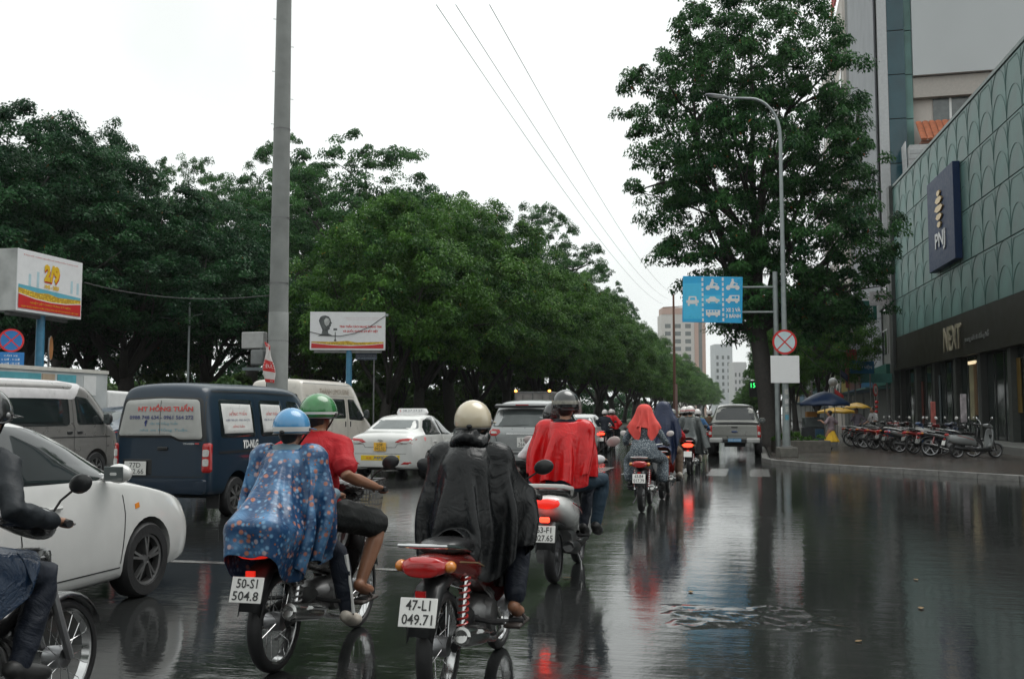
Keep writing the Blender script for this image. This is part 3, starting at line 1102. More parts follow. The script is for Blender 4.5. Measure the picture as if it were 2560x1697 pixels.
def add_wheel(parent, x, y, r, w, rim_r, side, spokes=5, rimmat=None, z=None, yaw=0.0):
    """tyre with rim and spokes; parent is the vehicle"""
    z = r if z is None else z
    rimmat = rimmat or ALLOY
    ty = MB().lathe([(rim_r, -w / 2), (r * 0.93, -w / 2), (r * 0.99, -w * 0.36), (r, -w * 0.15), (r, w * 0.15), (r * 0.99, w * 0.36), (r * 0.93, w / 2), (rim_r, w / 2), (rim_r * 0.97, w * 0.3), (rim_r * 0.97, -w * 0.3), (rim_r, -w / 2)], (0, 0, 0), 'x', n=32)
    wh = ty.build('wheel', RUBBER, parent, angle=50, loc=(x, y, z), rot=(0, 0, yaw))
    rm = MB()
    o = side * w * 0.42
    rm.lathe([(rim_r * 0.98, o), (rim_r * 0.98, o - side * 0.05), (rim_r * 0.88, o - side * 0.06), (rim_r * 0.88, o - side * 0.005), (rim_r * 0.98, o)], (0, 0, 0), 'x', n=28)
    for k in range(spokes):
        a = 2 * PI * k / spokes + 0.3
        for da in (-0.13, 0.13):
            p = Vector((o - side * 0.012, math.cos(a) * rim_r * 0.15, math.sin(a) * rim_r * 0.15))
            q = Vector((o - side * 0.02, math.cos(a + da) * rim_r * 0.92, math.sin(a + da) * rim_r * 0.92))
            rm.bar(p, q, 0.035, 0.02)
    rm.lathe([(0.001, o), (rim_r * 0.2, o - side * 0.004), (rim_r * 0.22, o - side * 0.03)], (0, 0, 0), 'x', n=14)
    rm.build('rim', rimmat, wh, angle=35)
    MB().lathe([(0.001, o - side * 0.09), (rim_r * 0.95, o - side * 0.09)], (0, 0, 0), 'x', n=20).build('brake_disc', UNDER, wh)
    return wh

def mirror(car, side, y, z, x, mat, w=0.11, h=0.075):
    mb = MB()
    mb.ell((side * (x + 0.10), y, z), (w, 0.075, h), nu=14, nv=8)
    mb.tube([(side * (x - 0.05), y + 0.02, z - h * 0.6), (side * (x + 0.06), y + 0.01, z - h * 0.3)], 0.022, n=6)
    m = mb.build('wing_mirror', mat, car.t, angle=60)
    MB().box((side * (x + 0.10), y - 0.066, z), (w * 1.5, 0.01, h * 1.5)).build('mirror_glass', GLASS_GREY, m, bevel=0.004)
    return m

def handle(car, side, y, z, mat, L=0.2):
    p, n = car.hit('x', y, z, side)
    return MB().tube([(p.x - side * 0.01, y - L / 2, z), (p.x + side * 0.025, y - L / 2 + 0.03, z), (p.x + side * 0.025, y + L / 2 - 0.03, z), (p.x - side * 0.01, y + L / 2, z)], 0.014, n=6).build('door_handle', mat, car.t)

# ---- body shapes.  station: y, zt, wt, zs, ws, zm, wm, zl, wl, zb, crown
SEDAN = [
    (-2.20, 0.90, 0.60, 0.80, 0.68, 0.62, 0.70, 0.40, 0.66, 0.26, 0.03),
    (-2.12, 1.02, 0.66, 0.93, 0.74, 0.66, 0.79, 0.36, 0.76, 0.22, 0.03),
    (-1.80, 1.07, 0.66, 0.97, 0.78, 0.66, 0.84, 0.32, 0.83, 0.20, 0.03),
    (-1.62, 1.10, 0.62, 0.97, 0.79, 0.66, 0.85, 0.30, 0.84, 0.19, 0.04),
    (-1.12, 1.36, 0.55, 0.96, 0.80, 0.64, 0.86, 0.27, 0.85, 0.18, 0.05),
    (-0.75, 1.455, 0.56, 0.95, 0.80, 0.64, 0.865, 0.25, 0.855, 0.17, 0.05),
    (-0.20, 1.48, 0.57, 0.94, 0.80, 0.64, 0.865, 0.24, 0.86, 0.17, 0.05),
    (0.25, 1.445, 0.56, 0.93, 0.80, 0.64, 0.865, 0.24, 0.86, 0.17, 0.05),
    (0.75, 1.27, 0.56, 0.92, 0.80, 0.64, 0.865, 0.25, 0.86, 0.17, 0.06),
    (1.22, 1.00, 0.60, 0.90, 0.79, 0.64, 0.865, 0.27, 0.855, 0.17, 0.05),
    (1.42, 0.945, 0.60, 0.86, 0.78, 0.62, 0.86, 0.27, 0.85, 0.17, 0.04),
    (1.82, 0.87, 0.58, 0.78, 0.74, 0.58, 0.83, 0.28, 0.81, 0.18, 0.04),
    (2.08, 0.76, 0.54, 0.68, 0.66, 0.52, 0.74, 0.28, 0.72, 0.20, 0.03),
    (2.18, 0.66, 0.46, 0.60, 0.56, 0.48, 0.62, 0.30, 0.60, 0.22, 0.02),
]
def sedan(name, label, x, y, mat, rz=0.0, alloy='light', plate=None, platemat=None, scale=1.0):
    arch = [(-1.28, 0.30, 0.345, 0.86), (1.30, 0.30, 0.345, 0.86)]
    me = body_shell(SEDAN, arch, mat)
    c = Car(name, label, 'car', (x, y, 0), rz, me, mat)
    c.t.scale = (scale,) * 3
    rimm = ALLOY if alloy == 'light' else STEEL
    for (yy, s) in ((-1.28, 1), (-1.28, -1), (1.30, 1), (1.30, -1)):
        add_wheel(c.t, s * 0.75, yy, 0.30, 0.19, 0.205, s, 5, rimm)
    for s in (-1, 1):
        sw = [(-1.33, 0.99), (-1.18, 1.16), (-0.92, 1.31), (-0.55, 1.385), (-0.22, 1.40), (-0.22, 0.985), (-0.8, 0.985)]
        g = c.panel('side_window', GLASS_DARK, sw, 'x', s, off=0.004)
        sw2 = [(-0.16, 0.98), (-0.16, 1.40), (0.20, 1.375), (0.62, 1.22), (1.00, 1.00), (0.95, 0.965)]
        c.panel('side_window', GLASS_DARK, sw2, 'x', s, off=0.004)
        for ln in ([(-0.19, 1.42), (-0.19, 0.97), (-0.17, 0.60), (-0.19, 0.30)], [(0.98, 0.97), (0.98, 0.70), (0.92, 0.32)], [(-1.0, 1.0), (-1.05, 0.80), (-0.92, 0.60), (-0.86, 0.32)], [(-0.9, 0.29), (0.92, 0.29)]):
            c.ribbon('door_seam', BLACKPL, ln, 'x', s, w=0.010)
        handle(c, s, -0.75, 0.83, mat); handle(c, s, 0.15, 0.81, mat)
        mirror(c, s, 0.80, 1.02, 0.80, mat)
        c.panel('headlight', CLEARLENS, [(s * 0.40, 0.66), (s * 0.66, 0.74), (s * 0.72, 0.66), (s * 0.62, 0.60), (s * 0.44, 0.60)], 'f', off=0.004)
        # tail lamps: red upper band with clear lower
        tl = c.panel('tail_lamp', REDLENS, [(s * 0.34, 0.84), (s * 0.44, 0.905), (s * 0.70, 0.93), (s * 0.775, 0.90), (s * 0.735, 0.80), (s * 0.5, 0.805)], 'r', off=0.006)
        c.panel('reverse_lamp', CLEARLENS, [(s * 0.42, 0.825), (s * 0.52, 0.858), (s * 0.68, 0.862), (s * 0.68, 0.815), (s * 0.52, 0.815)], 'r', off=0.010, parent=tl)
        c.panel('reflector', REDLENS, [(s * 0.48, 0.345), (s * 0.56, 0.40), (s * 0.70, 0.405), (s * 0.72, 0.375), (s * 0.64, 0.345)], 'r', off=0.006)
        # indicator on the front wing
        c.panel('side_indicator', AMBERLENS, [(1.12, 0.76), (1.18, 0.77), (1.18, 0.73), (1.12, 0.72)], 'x', s, off=0.004)
    c.panel('rear_window', GLASS_GREY, [(-0.50, 1.33), (0.50, 1.33), (0.62, 1.12), (-0.62, 1.12)], 'r', off=0.004, round_=0.05)
    c.panel('windscreen', GLASS_DARK, [(-0.53, 1.38), (0.53, 1.38), (0.66, 1.03), (-0.66, 1.03)], 'f', off=0.004, round_=0.05)
    c.ribbon('boot_seam', BLACKPL, [(-0.72, 0.80), (-0.40, 0.79), (-0.36, 0.72), (0.36, 0.72), (0.40, 0.79), (0.72, 0.80)], 'r', w=0.010)
    c.ribbon('bumper_seam', BLACKPL, [(-0.76, 0.60), (-0.60, 0.58), (0.60, 0.58), (0.76, 0.60)], 'r', w=0.007)
    c.panel('lower_valance', BLACKPL, [(-0.62, 0.285), (0.62, 0.285), (0.56, 0.225), (-0.56, 0.225)], 'r', off=0.006)
    return c

# ---- white sedan at the left, right behind the near riders
WCAR = paint('white_car', (0.60, 0.60, 0.585), 0.22)
x, y = -5.64, 6.43
c_near = sedan('sedan_car', 'white sedan at the left edge whose front wheel and bonnet show beside the blue van', x, y - 0.45, WCAR, alloy='dark')

# ---- white taxi
tx, ty_ = -8.12, 23.3
TAXI = paint('white_taxi', (0.64, 0.64, 0.62), 0.25)
taxi = sedan('taxi', 'white taxi with roof sign, yellow plate and yellow sticker on its bumper', tx, ty_, TAXI)
taxi.t['category'] = 'taxi'
STICK_Y = M('sticker_yellow', (0.80, 0.55, 0.02), rough=0.4, var=0.1, scale=20)
INK_RED = M('ink_red', (0.55, 0.03, 0.03), rough=0.5, var=0)
INK_BLUE = M('ink_blue', (0.05, 0.13, 0.35), rough=0.5, var=0)
INK_GREY = M('ink_grey', (0.22, 0.22, 0.24), rough=0.5, var=0)
taxi.plate('50F', '092.52', 0.0, 0.735, 0.29, 0.19, PLATE_Y)
st = taxi.panel('bumper_sticker', STICK_Y, [(-0.46, 0.545), (0.46, 0.545), (0.46, 0.43), (-0.46, 0.43)], 'r', off=0.005)
pq, _ = taxi.hit('r', 0, 0.49)
text('MPE', 0.10, INK_BLUE, st, (-0.02, pq.y - 0.012, 0.488), width=0.27, shear=0.3, height=0.075)
for sx in (-0.31, 0.31):
    pq, _ = taxi.hit('r', sx, 0.49)
    text('028.38 382', 0.06, INK_RED, st, (sx, pq.y - 0.012, 0.488), width=0.22, height=0.045, rz=-0.18 * (1 if sx > 0 else -1) * -1)
mb = MB()
rs = []
for (yy, k) in ((-0.14, 0.94), (-0.12, 1), (0.10, 0.97), (0.14, 0.9)):
    rs.append([(-0.36 * k, yy, 1.455), (-0.38 * k, yy, 1.50), (-0.33 * k, yy, 1.60 * (0.985 + 0.015 * k)), (0.33 * k, yy, 1.60 * (0.985 + 0.015 * k)), (0.38 * k, yy, 1.50), (0.36 * k, yy, 1.455)])
mb.loft(rs)
sg = mb.build('roof_sign', M('taxi_sign', (0.80, 0.80, 0.80), rough=0.3, var=0.05), taxi.t, bevel=0.012)
text('38.27.27.27', 0.10, INK_GREY, sg, (0.04, -0.143, 1.545), width=0.50, height=0.055)
text('S', 0.10, INK_RED, sg, (-0.275, -0.143, 1.545), height=0.06)
for (yy, zz, tt, w_) in ((-0.2, 0.70, '38 27 27 27', 0.62), (-0.3, 0.80, 'TAXI', 0.3)):
    pq, _ = taxi.hit('x', yy, zz, 1)
    text(tt, 0.1, INK_GREY, taxi.t, (pq.x + 0.006, yy, zz), rz=PI / 2, width=w_, height=0.06)
pq, _ = taxi.hit('x', -1.45, 0.93, 1)
taxi.panel('round_sticker', M('sticker_pink', (0.75, 0.25, 0.25), rough=0.4), [(-1.45 + 0.07 * math.cos(a), 0.90 + 0.05 * math.sin(a)) for a in [2 * PI * k / 12 for k in range(12)]], 'x', 1, off=0.003)
pq, _ = taxi.hit('r', 0, 0.87)
em = MB()
for k in range(3):
    rx, rz_ = ((0.055, 0.036), (0.018, 0.034), (0.034, 0.014))[k]
    pts = [(rx * math.cos(a), 0, rz_ * math.sin(a) + (0.008 if k == 2 else 0)) for a in [2 * PI * i / 20 for i in range(21)]]
    em.tube([(p[0], pq.y - 0.01, 0.875 + p[2]) for p in pts], 0.0045, n=5)
em.build('emblem', CHROME, taxi.t)

# ---- silver people carrier (SUV shape)
SUV = [
    (-2.32, 1.05, 0.66, 0.98, 0.74, 0.72, 0.78, 0.44, 0.75, 0.34, 0.03),
    (-2.26, 1.30, 0.66, 1.06, 0.80, 0.74, 0.86, 0.42, 0.84, 0.29, 0.04),
    (-2.05, 1.70, 0.64, 1.07, 0.83, 0.74, 0.89, 0.38, 0.88, 0.26, 0.06),
    (-1.80, 1.79, 0.66, 1.07, 0.84, 0.74, 0.905, 0.34, 0.90, 0.25, 0.06),
    (-0.9, 1.82, 0.67, 1.06, 0.85, 0.74, 0.91, 0.32, 0.905, 0.24, 0.06),
    (0.1, 1.80, 0.66, 1.05, 0.85, 0.74, 0.91, 0.32, 0.905, 0.24, 0.06),
    (0.55, 1.70, 0.64, 1.04, 0.85, 0.74, 0.91, 0.32, 0.905, 0.24, 0.06),
    (1.10, 1.34, 0.66, 1.02, 0.84, 0.74, 0.91, 0.33, 0.90, 0.25, 0.06),
    (1.45, 1.13, 0.66, 1.00, 0.83, 0.72, 0.90, 0.34, 0.89, 0.26, 0.05),
    (1.95, 1.05, 0.62, 0.94, 0.80, 0.70, 0.87, 0.36, 0.86, 0.28, 0.05),
    (2.25, 0.92, 0.58, 0.84, 0.70, 0.62, 0.76, 0.40, 0.74, 0.30, 0.03),
    (2.34, 0.82, 0.5, 0.76, 0.62, 0.58, 0.66, 0.42, 0.64, 0.32, 0.02),
]
def suv(label, x, y):
    mat = M('paint_silver', (0.36, 0.37, 0.37), rough=0.30, metal=0.55, var=0.06, coat=0.8)
    me = body_shell(SUV, [(-1.38, 0.34, 0.39, 0.9), (1.38, 0.34, 0.39, 0.9)], mat)
    c = Car('family_car', label, 'car', (x, y, 0), 0, me, mat)
    for (yy, s) in ((-1.38, 1), (-1.38, -1), (1.38, 1), (1.38, -1)):
        add_wheel(c.t, s * 0.79, yy, 0.345, 0.21, 0.23, s, 5)
    c.panel('rear_window', GLASS_GREY, [(-0.62, 1.56), (0.62, 1.56), (0.70, 1.17), (-0.70, 1.17)], 'r', off=0.004, round_=0.06)
    sp = MB()
    sp.loft([[(sx * 0.66, -2.10, 1.70), (sx * 0.64, -2.30, 1.66), (sx * 0.64, -2.30, 1.62), (sx * 0.68, -2.08, 1.60)] for sx in (-1, -0.5, 0.5, 1)])
    sp.build('roof_spoiler', BLACKPL, c.t, bevel=0.012)
    MB().box((0, -2.29, 1.672), (0.3, 0.02, 0.02)).build('high_brake_lamp', REDLENS, c.t)
    for s in (-1, 1):
        tl = c.panel('tail_lamp', REDLENS, [(s * 0.50, 1.05), (s * 0.53, 1.12), (s * 0.86, 1.14), (s * 0.875, 0.98), (s * 0.60, 0.97)], 'r', off=0.010)
        c.panel('reverse_lamp', CLEARLENS, [(s * 0.58, 1.03), (s * 0.60, 1.075), (s * 0.72, 1.075), (s * 0.72, 1.02)], 'r', off=0.014, parent=tl)
        c.panel('reflector', REDLENS, [(s * 0.55, 0.47), (s * 0.55, 0.50), (s * 0.74, 0.51), (s * 0.74, 0.475)], 'r', off=0.006)
        for w_ in ([(-2.0, 1.16), (-1.90, 1.55), (-1.15, 1.60), (-1.10, 1.14)], [(-1.02, 1.13), (-1.02, 1.61), (-0.20, 1.62), (-0.20, 1.12)], [(-0.12, 1.12), (-0.12, 1.61), (0.35, 1.57), (1.0, 1.17), (0.9, 1.10)]):
            c.panel('side_window', GLASS_DARK, w_, 'x', s, off=0.004, round_=0.05)
        mirror(c, s, 0.92, 1.16, 0.84, mat, 0.12, 0.09)
        handle(c, s, -0.85, 0.97, CHROME); handle(c, s, 0.05, 0.97, CHROME)
        for ln in ([(-0.16, 1.64), (-0.16, 1.10), (-0.16, 0.38)], [(-1.06, 1.62), (-1.08, 1.1), (-1.0, 0.72)], [(1.0, 1.08), (0.98, 0.4)]):
            c.ribbon('door_seam', BLACKPL, ln, 'x', s, w=0.012)
    MB().tube([(-0.45, -2.27, 1.19), (-0.1, -2.28, 1.205), (0.16, -2.27, 1.225)], [0.014, 0.01, 0.007], n=6).build('rear_wiper', BLACKPL, c.t)
    c.ribbon('tailgate_strip', CHROME, [(-0.36, 1.02), (0.36, 1.02)], 'r', w=0.03, off=0.012)
    c.ribbon('tailgate_seam', BLACKPL, [(-0.62, 0.97), (-0.52, 0.66), (0.52, 0.66), (0.62, 0.97)], 'r', w=0.012)
    c.ribbon('bumper_strip', BLACKPL, [(-0.8, 0.585), (0, 0.575), (0.8, 0.585)], 'r', w=0.03)
    c.panel('lower_valance', BLACKPL, [(-0.74, 0.42), (0.74, 0.42), (0.68, 0.32), (-0.68, 0.32)], 'r', off=0.008)
    c.plate('51G', '264.86', 0.06, 0.83, 0.33, 0.22)
    return c
sx, sy = at(1305, 22.6)
suv('silver family car behind the rider in red, wiper resting on its dark rear window', sx, sy + 2.3)

# ---- vans
def van_shell(L, W, H, nose, mat, arches, rake=0.5, zb=0.3, belt=None, sub=2, rear_lean=0.10):
    w = W / 2
    zs = belt or H * 0.56
    st = [
        (-L / 2, H * 0.80, w * 0.72, zs, w * 0.86, zs * 0.72, w * 0.88, zb + 0.16, w * 0.86, zb + 0.08, 0.05),
        (-L / 2 + 0.05, H * 0.955, w * 0.80, zs, w * 0.95, zs * 0.72, w * 0.97, zb + 0.12, w * 0.96, zb + 0.02, 0.06),
        (-L / 2 + rear_lean + 0.08, H * 0.992, w * 0.84, zs, w * 0.975, zs * 0.72, w * 0.995, zb + 0.1, w * 0.985, zb, 0.07),
        (-L / 2 + 0.45, H, w * 0.86, zs, w * 0.98, zs * 0.72, w, zb + 0.1, w * 0.99, zb, 0.07),
        (0, H * 1.004, w * 0.86, zs, w * 0.98, zs * 0.72, w, zb + 0.1, w * 0.99, zb, 0.07),
        (L / 2 - nose - rake - 0.35, H, w * 0.86, zs, w * 0.98, zs * 0.72, w, zb + 0.1, w * 0.99, zb, 0.07),
        (L / 2 - nose - rake, H * 0.965, w * 0.83, zs, w * 0.975, zs * 0.72, w, zb + 0.1, w * 0.99, zb, 0.07),
        (L / 2 - nose - rake * 0.45, (H + zs) / 2 + 0.05, w * 0.84, zs * 0.99, w * 0.97, zs * 0.72, w * 0.99, zb + 0.1, w * 0.98, zb, 0.06),
        (L / 2 - nose, zs + 0.10, w * 0.84, zs * 0.94, w * 0.95, zs * 0.70, w * 0.98, zb + 0.1, w * 0.97, zb, 0.05),
        (L / 2 - 0.12, zs * 0.90, w * 0.76, zs * 0.82, w * 0.86, zs * 0.64, w * 0.90, zb + 0.1, w * 0.88, zb + 0.02, 0.04),
        (L / 2, zs * 0.76, w * 0.66, zs * 0.70, w * 0.74, zs * 0.58, w * 0.78, zb + 0.14, w * 0.76, zb + 0.06, 0.03),
    ]
    return body_shell(st, arches, mat, sub)

# dark blue delivery van
NAVY = M('paint_navy_van', (0.006, 0.021, 0.040), rough=0.34, var=0.12, scale=2.5, coat=0.3, bump=0.05, bscale=110, spec=0.35)
def blue_van(x, y):
    L, W, H = 4.0, 1.58, 1.93
    me = van_shell(L, W, H, 0.35, NAVY, [(-1.22, 0.30, 0.36, W / 2), (1.28, 0.30, 0.36, W / 2)], rake=0.55, zb=0.32, belt=1.06)
    c = Car('delivery_van', 'dark navy blue delivery van with lettered white rear window and red tail lamps', 'van', (x, y, 0), 0, me, NAVY)
    for (yy, s) in ((-1.22, 1), (-1.22, -1), (1.28, 1), (1.28, -1)):
        add_wheel(c.t, s * 0.68, yy, 0.285, 0.17, 0.185, s, 6, STEEL)
    FILM = M('window_film', (0.44, 0.44, 0.42), rough=0.25, var=0.08, scale=8)
    FILM2 = M('poster_film', (0.66, 0.66, 0.64), rough=0.3, var=0.05, scale=8)
    out = [(-0.56, 1.66), (0.0, 1.69), (0.58, 1.67), (0.655, 1.12), (0.30, 1.115), (0.20, 1.17), (-0.67, 1.165)]
    c.panel('window_seal', BLACKPL, [(-0.60, 1.69), (0.0, 1.72), (0.62, 1.70), (0.695, 1.09), (0.29, 1.085), (0.19, 1.14), (-0.71, 1.135)], 'r', off=0.004, round_=0.07)
    win = c.panel('rear_window', FILM, out, 'r', off=0.010, round_=0.06, rings=(1, 0.97, 0.8, 0.5))
    pq, nn = c.hit('r', 0, 1.4)
    tilt = math.atan2(-nn.z, -nn.y) if False else -math.atan2(nn.z, -nn.y)
    def wtext(s_, x_, z_, w_, h_, m_, bold=0.0):
        q, n2 = c.hit('r', x_, z_)
        text(s_, h_ * 1.3, m_, win, (x_, q.y - 0.017, z_), width=w_, height=h_, rx=-math.atan2(n2.z, -n2.y), bold=bold)
    LRED = M('lettering_red', (0.62, 0.07, 0.06), rough=0.5, var=0.1)
    LBLUE = M('lettering_blue', (0.10, 0.11, 0.22), rough=0.5, var=0.1)
    LCYAN = M('lettering_cyan', (0.16, 0.36, 0.44), rough=0.5, var=0.1)
    wtext('HT HỒNG TUẤN', 0.08, 1.56, 0.86, 0.10, LRED, 0.004)
    wtext('0988 748 634 - 0961 564 272', 0.02, 1.425, 1.00, 0.055, LBLUE, 0.002)
    wtext('f', -0.22, 1.345, 0.045, 0.085, M('logo_blue', (0.02, 0.03, 0.14), rough=0.5, var=0), 0.006)
    wtext('vận tải Hồng Tuấn', 0.06, 1.34, 0.44, 0.055, LCYAN)
    wtext('nhà xe Hồng Tuấn', 0.06, 1.25, 0.74, 0.06, LCYAN)
    c.ribbon('window_divider', BLACKPL, [(0.0, 1.66), (0.0, 1.19)], 'r', w=0.008, off=0.013)
    for s in (-1, 1):
        tl = c.panel('tail_lamp', REDLENS, [(s * 0.66, 1.06), (s * 0.755, 1.07), (s * 0.765, 0.66), (s * 0.655, 0.66)], 'r', off=0.014, round_=0.03)
        for zz in (0.93, 0.80):
            c.panel('lamp_segment', CLEARLENS, [(s * 0.665, zz + 0.05), (s * 0.735, zz + 0.05), (s * 0.735, zz - 0.05), (s * 0.665, zz - 0.05)], 'r', off=0.020, parent=tl, round_=0.02)
    c.panel('fog_lamp', BRAKE, [(0.46, 0.45), (0.66, 0.45), (0.66, 0.39), (0.46, 0.39)], 'r', off=0.012, round_=0.02)
    c.panel('rear_bumper', M('navy_bumper', (0.010, 0.024, 0.045), rough=0.4, coat=0.5), [(-0.72, 0.57), (0.72, 0.57), (0.70, 0.38), (-0.70, 0.38)], 'r', off=0.035, round_=0.04)
    c.panel('plate_recess', BLACKPL, [(-0.58, 0.84), (-0.12, 0.84), (-0.12, 0.62), (-0.58, 0.62)], 'r', off=0.003, round_=0.02)
    c.plate('77D', '002.66', -0.36, 0.715, 0.34, 0.19)
    MB().box((0.05, -L / 2 - 0.01, 0.99), (0.16, 0.03, 0.05)).build('tailgate_handle', BLACKPL, c.t, bevel=0.01)
    c.ribbon('tailgate_seam', BLACKPL, [(-0.64, 1.72), (-0.70, 1.1), (-0.66, 0.60), (0.66, 0.60), (0.70, 1.1), (0.64, 1.72)], 'r', w=0.012)
    text('TOWNER', 0.05, CHROME, c.t, (0.46, -L / 2 - 0.02, 1.06), width=0.17, height=0.025)
    MB().box((0.585, -L / 2 - 0.012, 1.062), (0.06, 0.01, 0.02)).build('badge', REDLENS, c.t)
    def poster(y0, y1, z0, z1, full):
        s = 1
        p = c.panel('window_poster', FILM2, [(y0, z1), (y1, z1 - 0.01), (y1 + 0.02, z0), (y0 + 0.02, z0)], 'x', s, off=0.012)
        def st(t_, yy, zz, w_, h_, m_):
            q, n2 = c.hit('x', yy, zz, s)
            ob = text(t_, h_, m_, p, (q.x + 0.017, yy, zz), rz=PI / 2, width=w_, height=h_)
        ym = (y0 + y1) / 2
        st('HỒNG TUẤN', ym + 0.02, z0 + (z1 - z0) * 0.68, (y1 - y0) * 0.60, 0.09, LRED)
        st('0988 748 634 - 0961 564 272', ym, z0 + (z1 - z0) * 0.45, (y1 - y0) * 0.82, 0.03, LBLUE)
        if full:
            st('HỒNG TUẤN', ym, z0 + (z1 - z0) * 0.25, (y1 - y0) * 0.4, 0.05, LRED)
    for s in (-1, 1):
        for (y0, y1) in ((-1.65, -0.70), (-0.48, 0.25)):
            c.panel('side_window', GLASS_DARK, [(y0, 1.68), (y1, 1.68), (y1 + 0.03, 1.13), (y0 - 0.03, 1.13)], 'x', s, off=0.005, round_=0.07)
        c.panel('side_window', GLASS_DARK, [(0.45, 1.68), (0.85, 1.66), (1.36, 1.20), (1.36, 1.12), (0.43, 1.12)], 'x', s, off=0.005, round_=0.06)
        c.ribbon('slide_rail', BLACKPL, [(-1.75, 0.93), (-0.55, 0.93)], 'x', s, w=0.035, off=0.006)
        c.ribbon('rain_gutter', BLACKPL, [(-1.75, 1.79), (-0.5, 1.795), (0.8, 1.77)], 'x', s, w=0.02, off=0.008)
        for ln in ([(-0.60, 1.74), (-0.60, 1.1), (-0.60, 0.42)], [(0.36, 1.74), (0.36, 1.1), (0.36, 0.42)]):
            c.ribbon('door_seam', BLACKPL, ln, 'x', s, w=0.014)
        handle(c, s, -0.45, 1.0, BLACKPL); handle(c, s, 0.52, 1.0, BLACKPL)
        mirror(c, s, 1.25, 1.22, 0.78, BLACKPL, 0.09, 0.1)
    poster(-1.60, -0.76, 1.19, 1.62, True)
    poster(-0.44, 0.20, 1.19, 1.62, False)
    q, _ = c.hit('x', -0.9, 1.02, 1)
    text('TD-NLG', 0.16, WHITE, c.t, (q.x + 0.012, -0.86, 1.03), rz=PI / 2, width=0.46, height=0.125, bold=0.008)
    c.panel('windscreen', GLASS_DARK, [(-0.6, 1.70), (0.6, 1.70), (0.66, 1.18), (-0.66, 1.18)], 'f', off=0.005, round_=0.06)
    mud = MB().box((0.62, -1.62, 0.28), (0.2, 0.015, 0.28)).build('mud_flap', RUBBER, c.t)
    MB().box((-0.62, -1.62, 0.28), (0.2, 0.015, 0.28)).build('mud_flap', RUBBER, c.t)
    MB().box((0, 0, 0.34), (1.1, 3.2, 0.12)).build('chassis', UNDER, c.t)
    return c
vx, vy = at(404, 14.0)
blue_van(vx, vy + 2.0)

# silver minibus behind the white sedan
def silver_van(x, y):
    mat = M('paint_champagne', (0.27, 0.26, 0.25), rough=0.3, metal=0.5, var=0.06, coat=0.8)
    L, W, H = 4.9, 1.75, 2.16
    me = van_shell(L, W, H, 0.30, mat, [(-1.5, 0.33, 0.40, W / 2), (1.5, 0.33, 0.40, W / 2)], rake=0.75, zb=0.3, belt=1.16)
    c = Car('minibus', 'champagne silver minibus with white roof at the far left', 'van', (x, y, 0), 0, me, mat)
    for (yy, s) in ((-1.5, 1), (-1.5, -1), (1.5, 1), (1.5, -1)):
        add_wheel(c.t, s * 0.76, yy, 0.33, 0.2, 0.21, s, 6, STEEL)
    rf = c.panel('roof_panel', M('white_roof', (0.58, 0.565, 0.57), rough=0.3, coat=0.5), [(-0.78, -2.25), (0.78, -2.25), (0.78, 0.9), (0.6, 1.25), (-0.6, 1.25), (-0.78, 0.9)], 't', off=0.025, round_=0.2)
    for s in (-1, 1):
        c.panel('side_window', GLASS_DARK, [(-2.1, 1.86), (0.62, 1.86), (0.62, 1.22), (-2.1, 1.22)], 'x', s, off=0.005, round_=0.12)
        c.panel('side_window', GLASS_DARK, [(0.82, 1.84), (1.25, 1.80), (1.72, 1.40), (1.78, 1.24), (0.86, 1.24)], 'x', s, off=0.005, round_=0.07)
        for ln in ([(0.72, 1.95), (0.74, 1.2), (0.74, 0.42)], [(-0.55, 1.2), (-0.55, 0.42)], [(1.84, 1.2), (1.80, 0.5)]):
            c.ribbon('door_seam', BLACKPL, ln, 'x', s, w=0.014)
        c.ribbon('trim_line', BLACKPL, [(-2.2, 1.0), (1.95, 0.98)], 'x', s, w=0.02)
        for yy in (0.60, 0.92):
            MB().box((s * 0.862, yy, 1.08), (0.03, 0.16, 0.06)).build('door_handle', BLACKPL, c.t, bevel=0.01)
        mirror(c, s, 1.75, 1.36, 0.84, BLACKPL, 0.1, 0.13)
        c.panel('tail_lamp', REDLENS, [(s * 0.70, 1.15), (s * 0.83, 1.15), (s * 0.83, 0.7), (s * 0.70, 0.7)], 'r', off=0.01, round_=0.03)
        c.panel('headlight', CLEARLENS, [(s * 0.45, 0.86), (s * 0.70, 0.92), (s * 0.72, 0.74), (s * 0.46, 0.72)], 'f', off=0.008, round_=0.03)
    c.panel('windscreen', GLASS_DARK, [(-0.66, 1.88), (0.66, 1.88), (0.76, 1.26), (-0.76, 1.26)], 'f', off=0.005, round_=0.06)
    c.panel('rear_window', GLASS_DARK, [(-0.6, 1.85), (0.6, 1.85), (0.68, 1.25), (-0.68, 1.25)], 'r', off=0.005, round_=0.06)
    return c
px, py = at(312, 22.4)
silver_van(px - 0.9, py - 2.35)

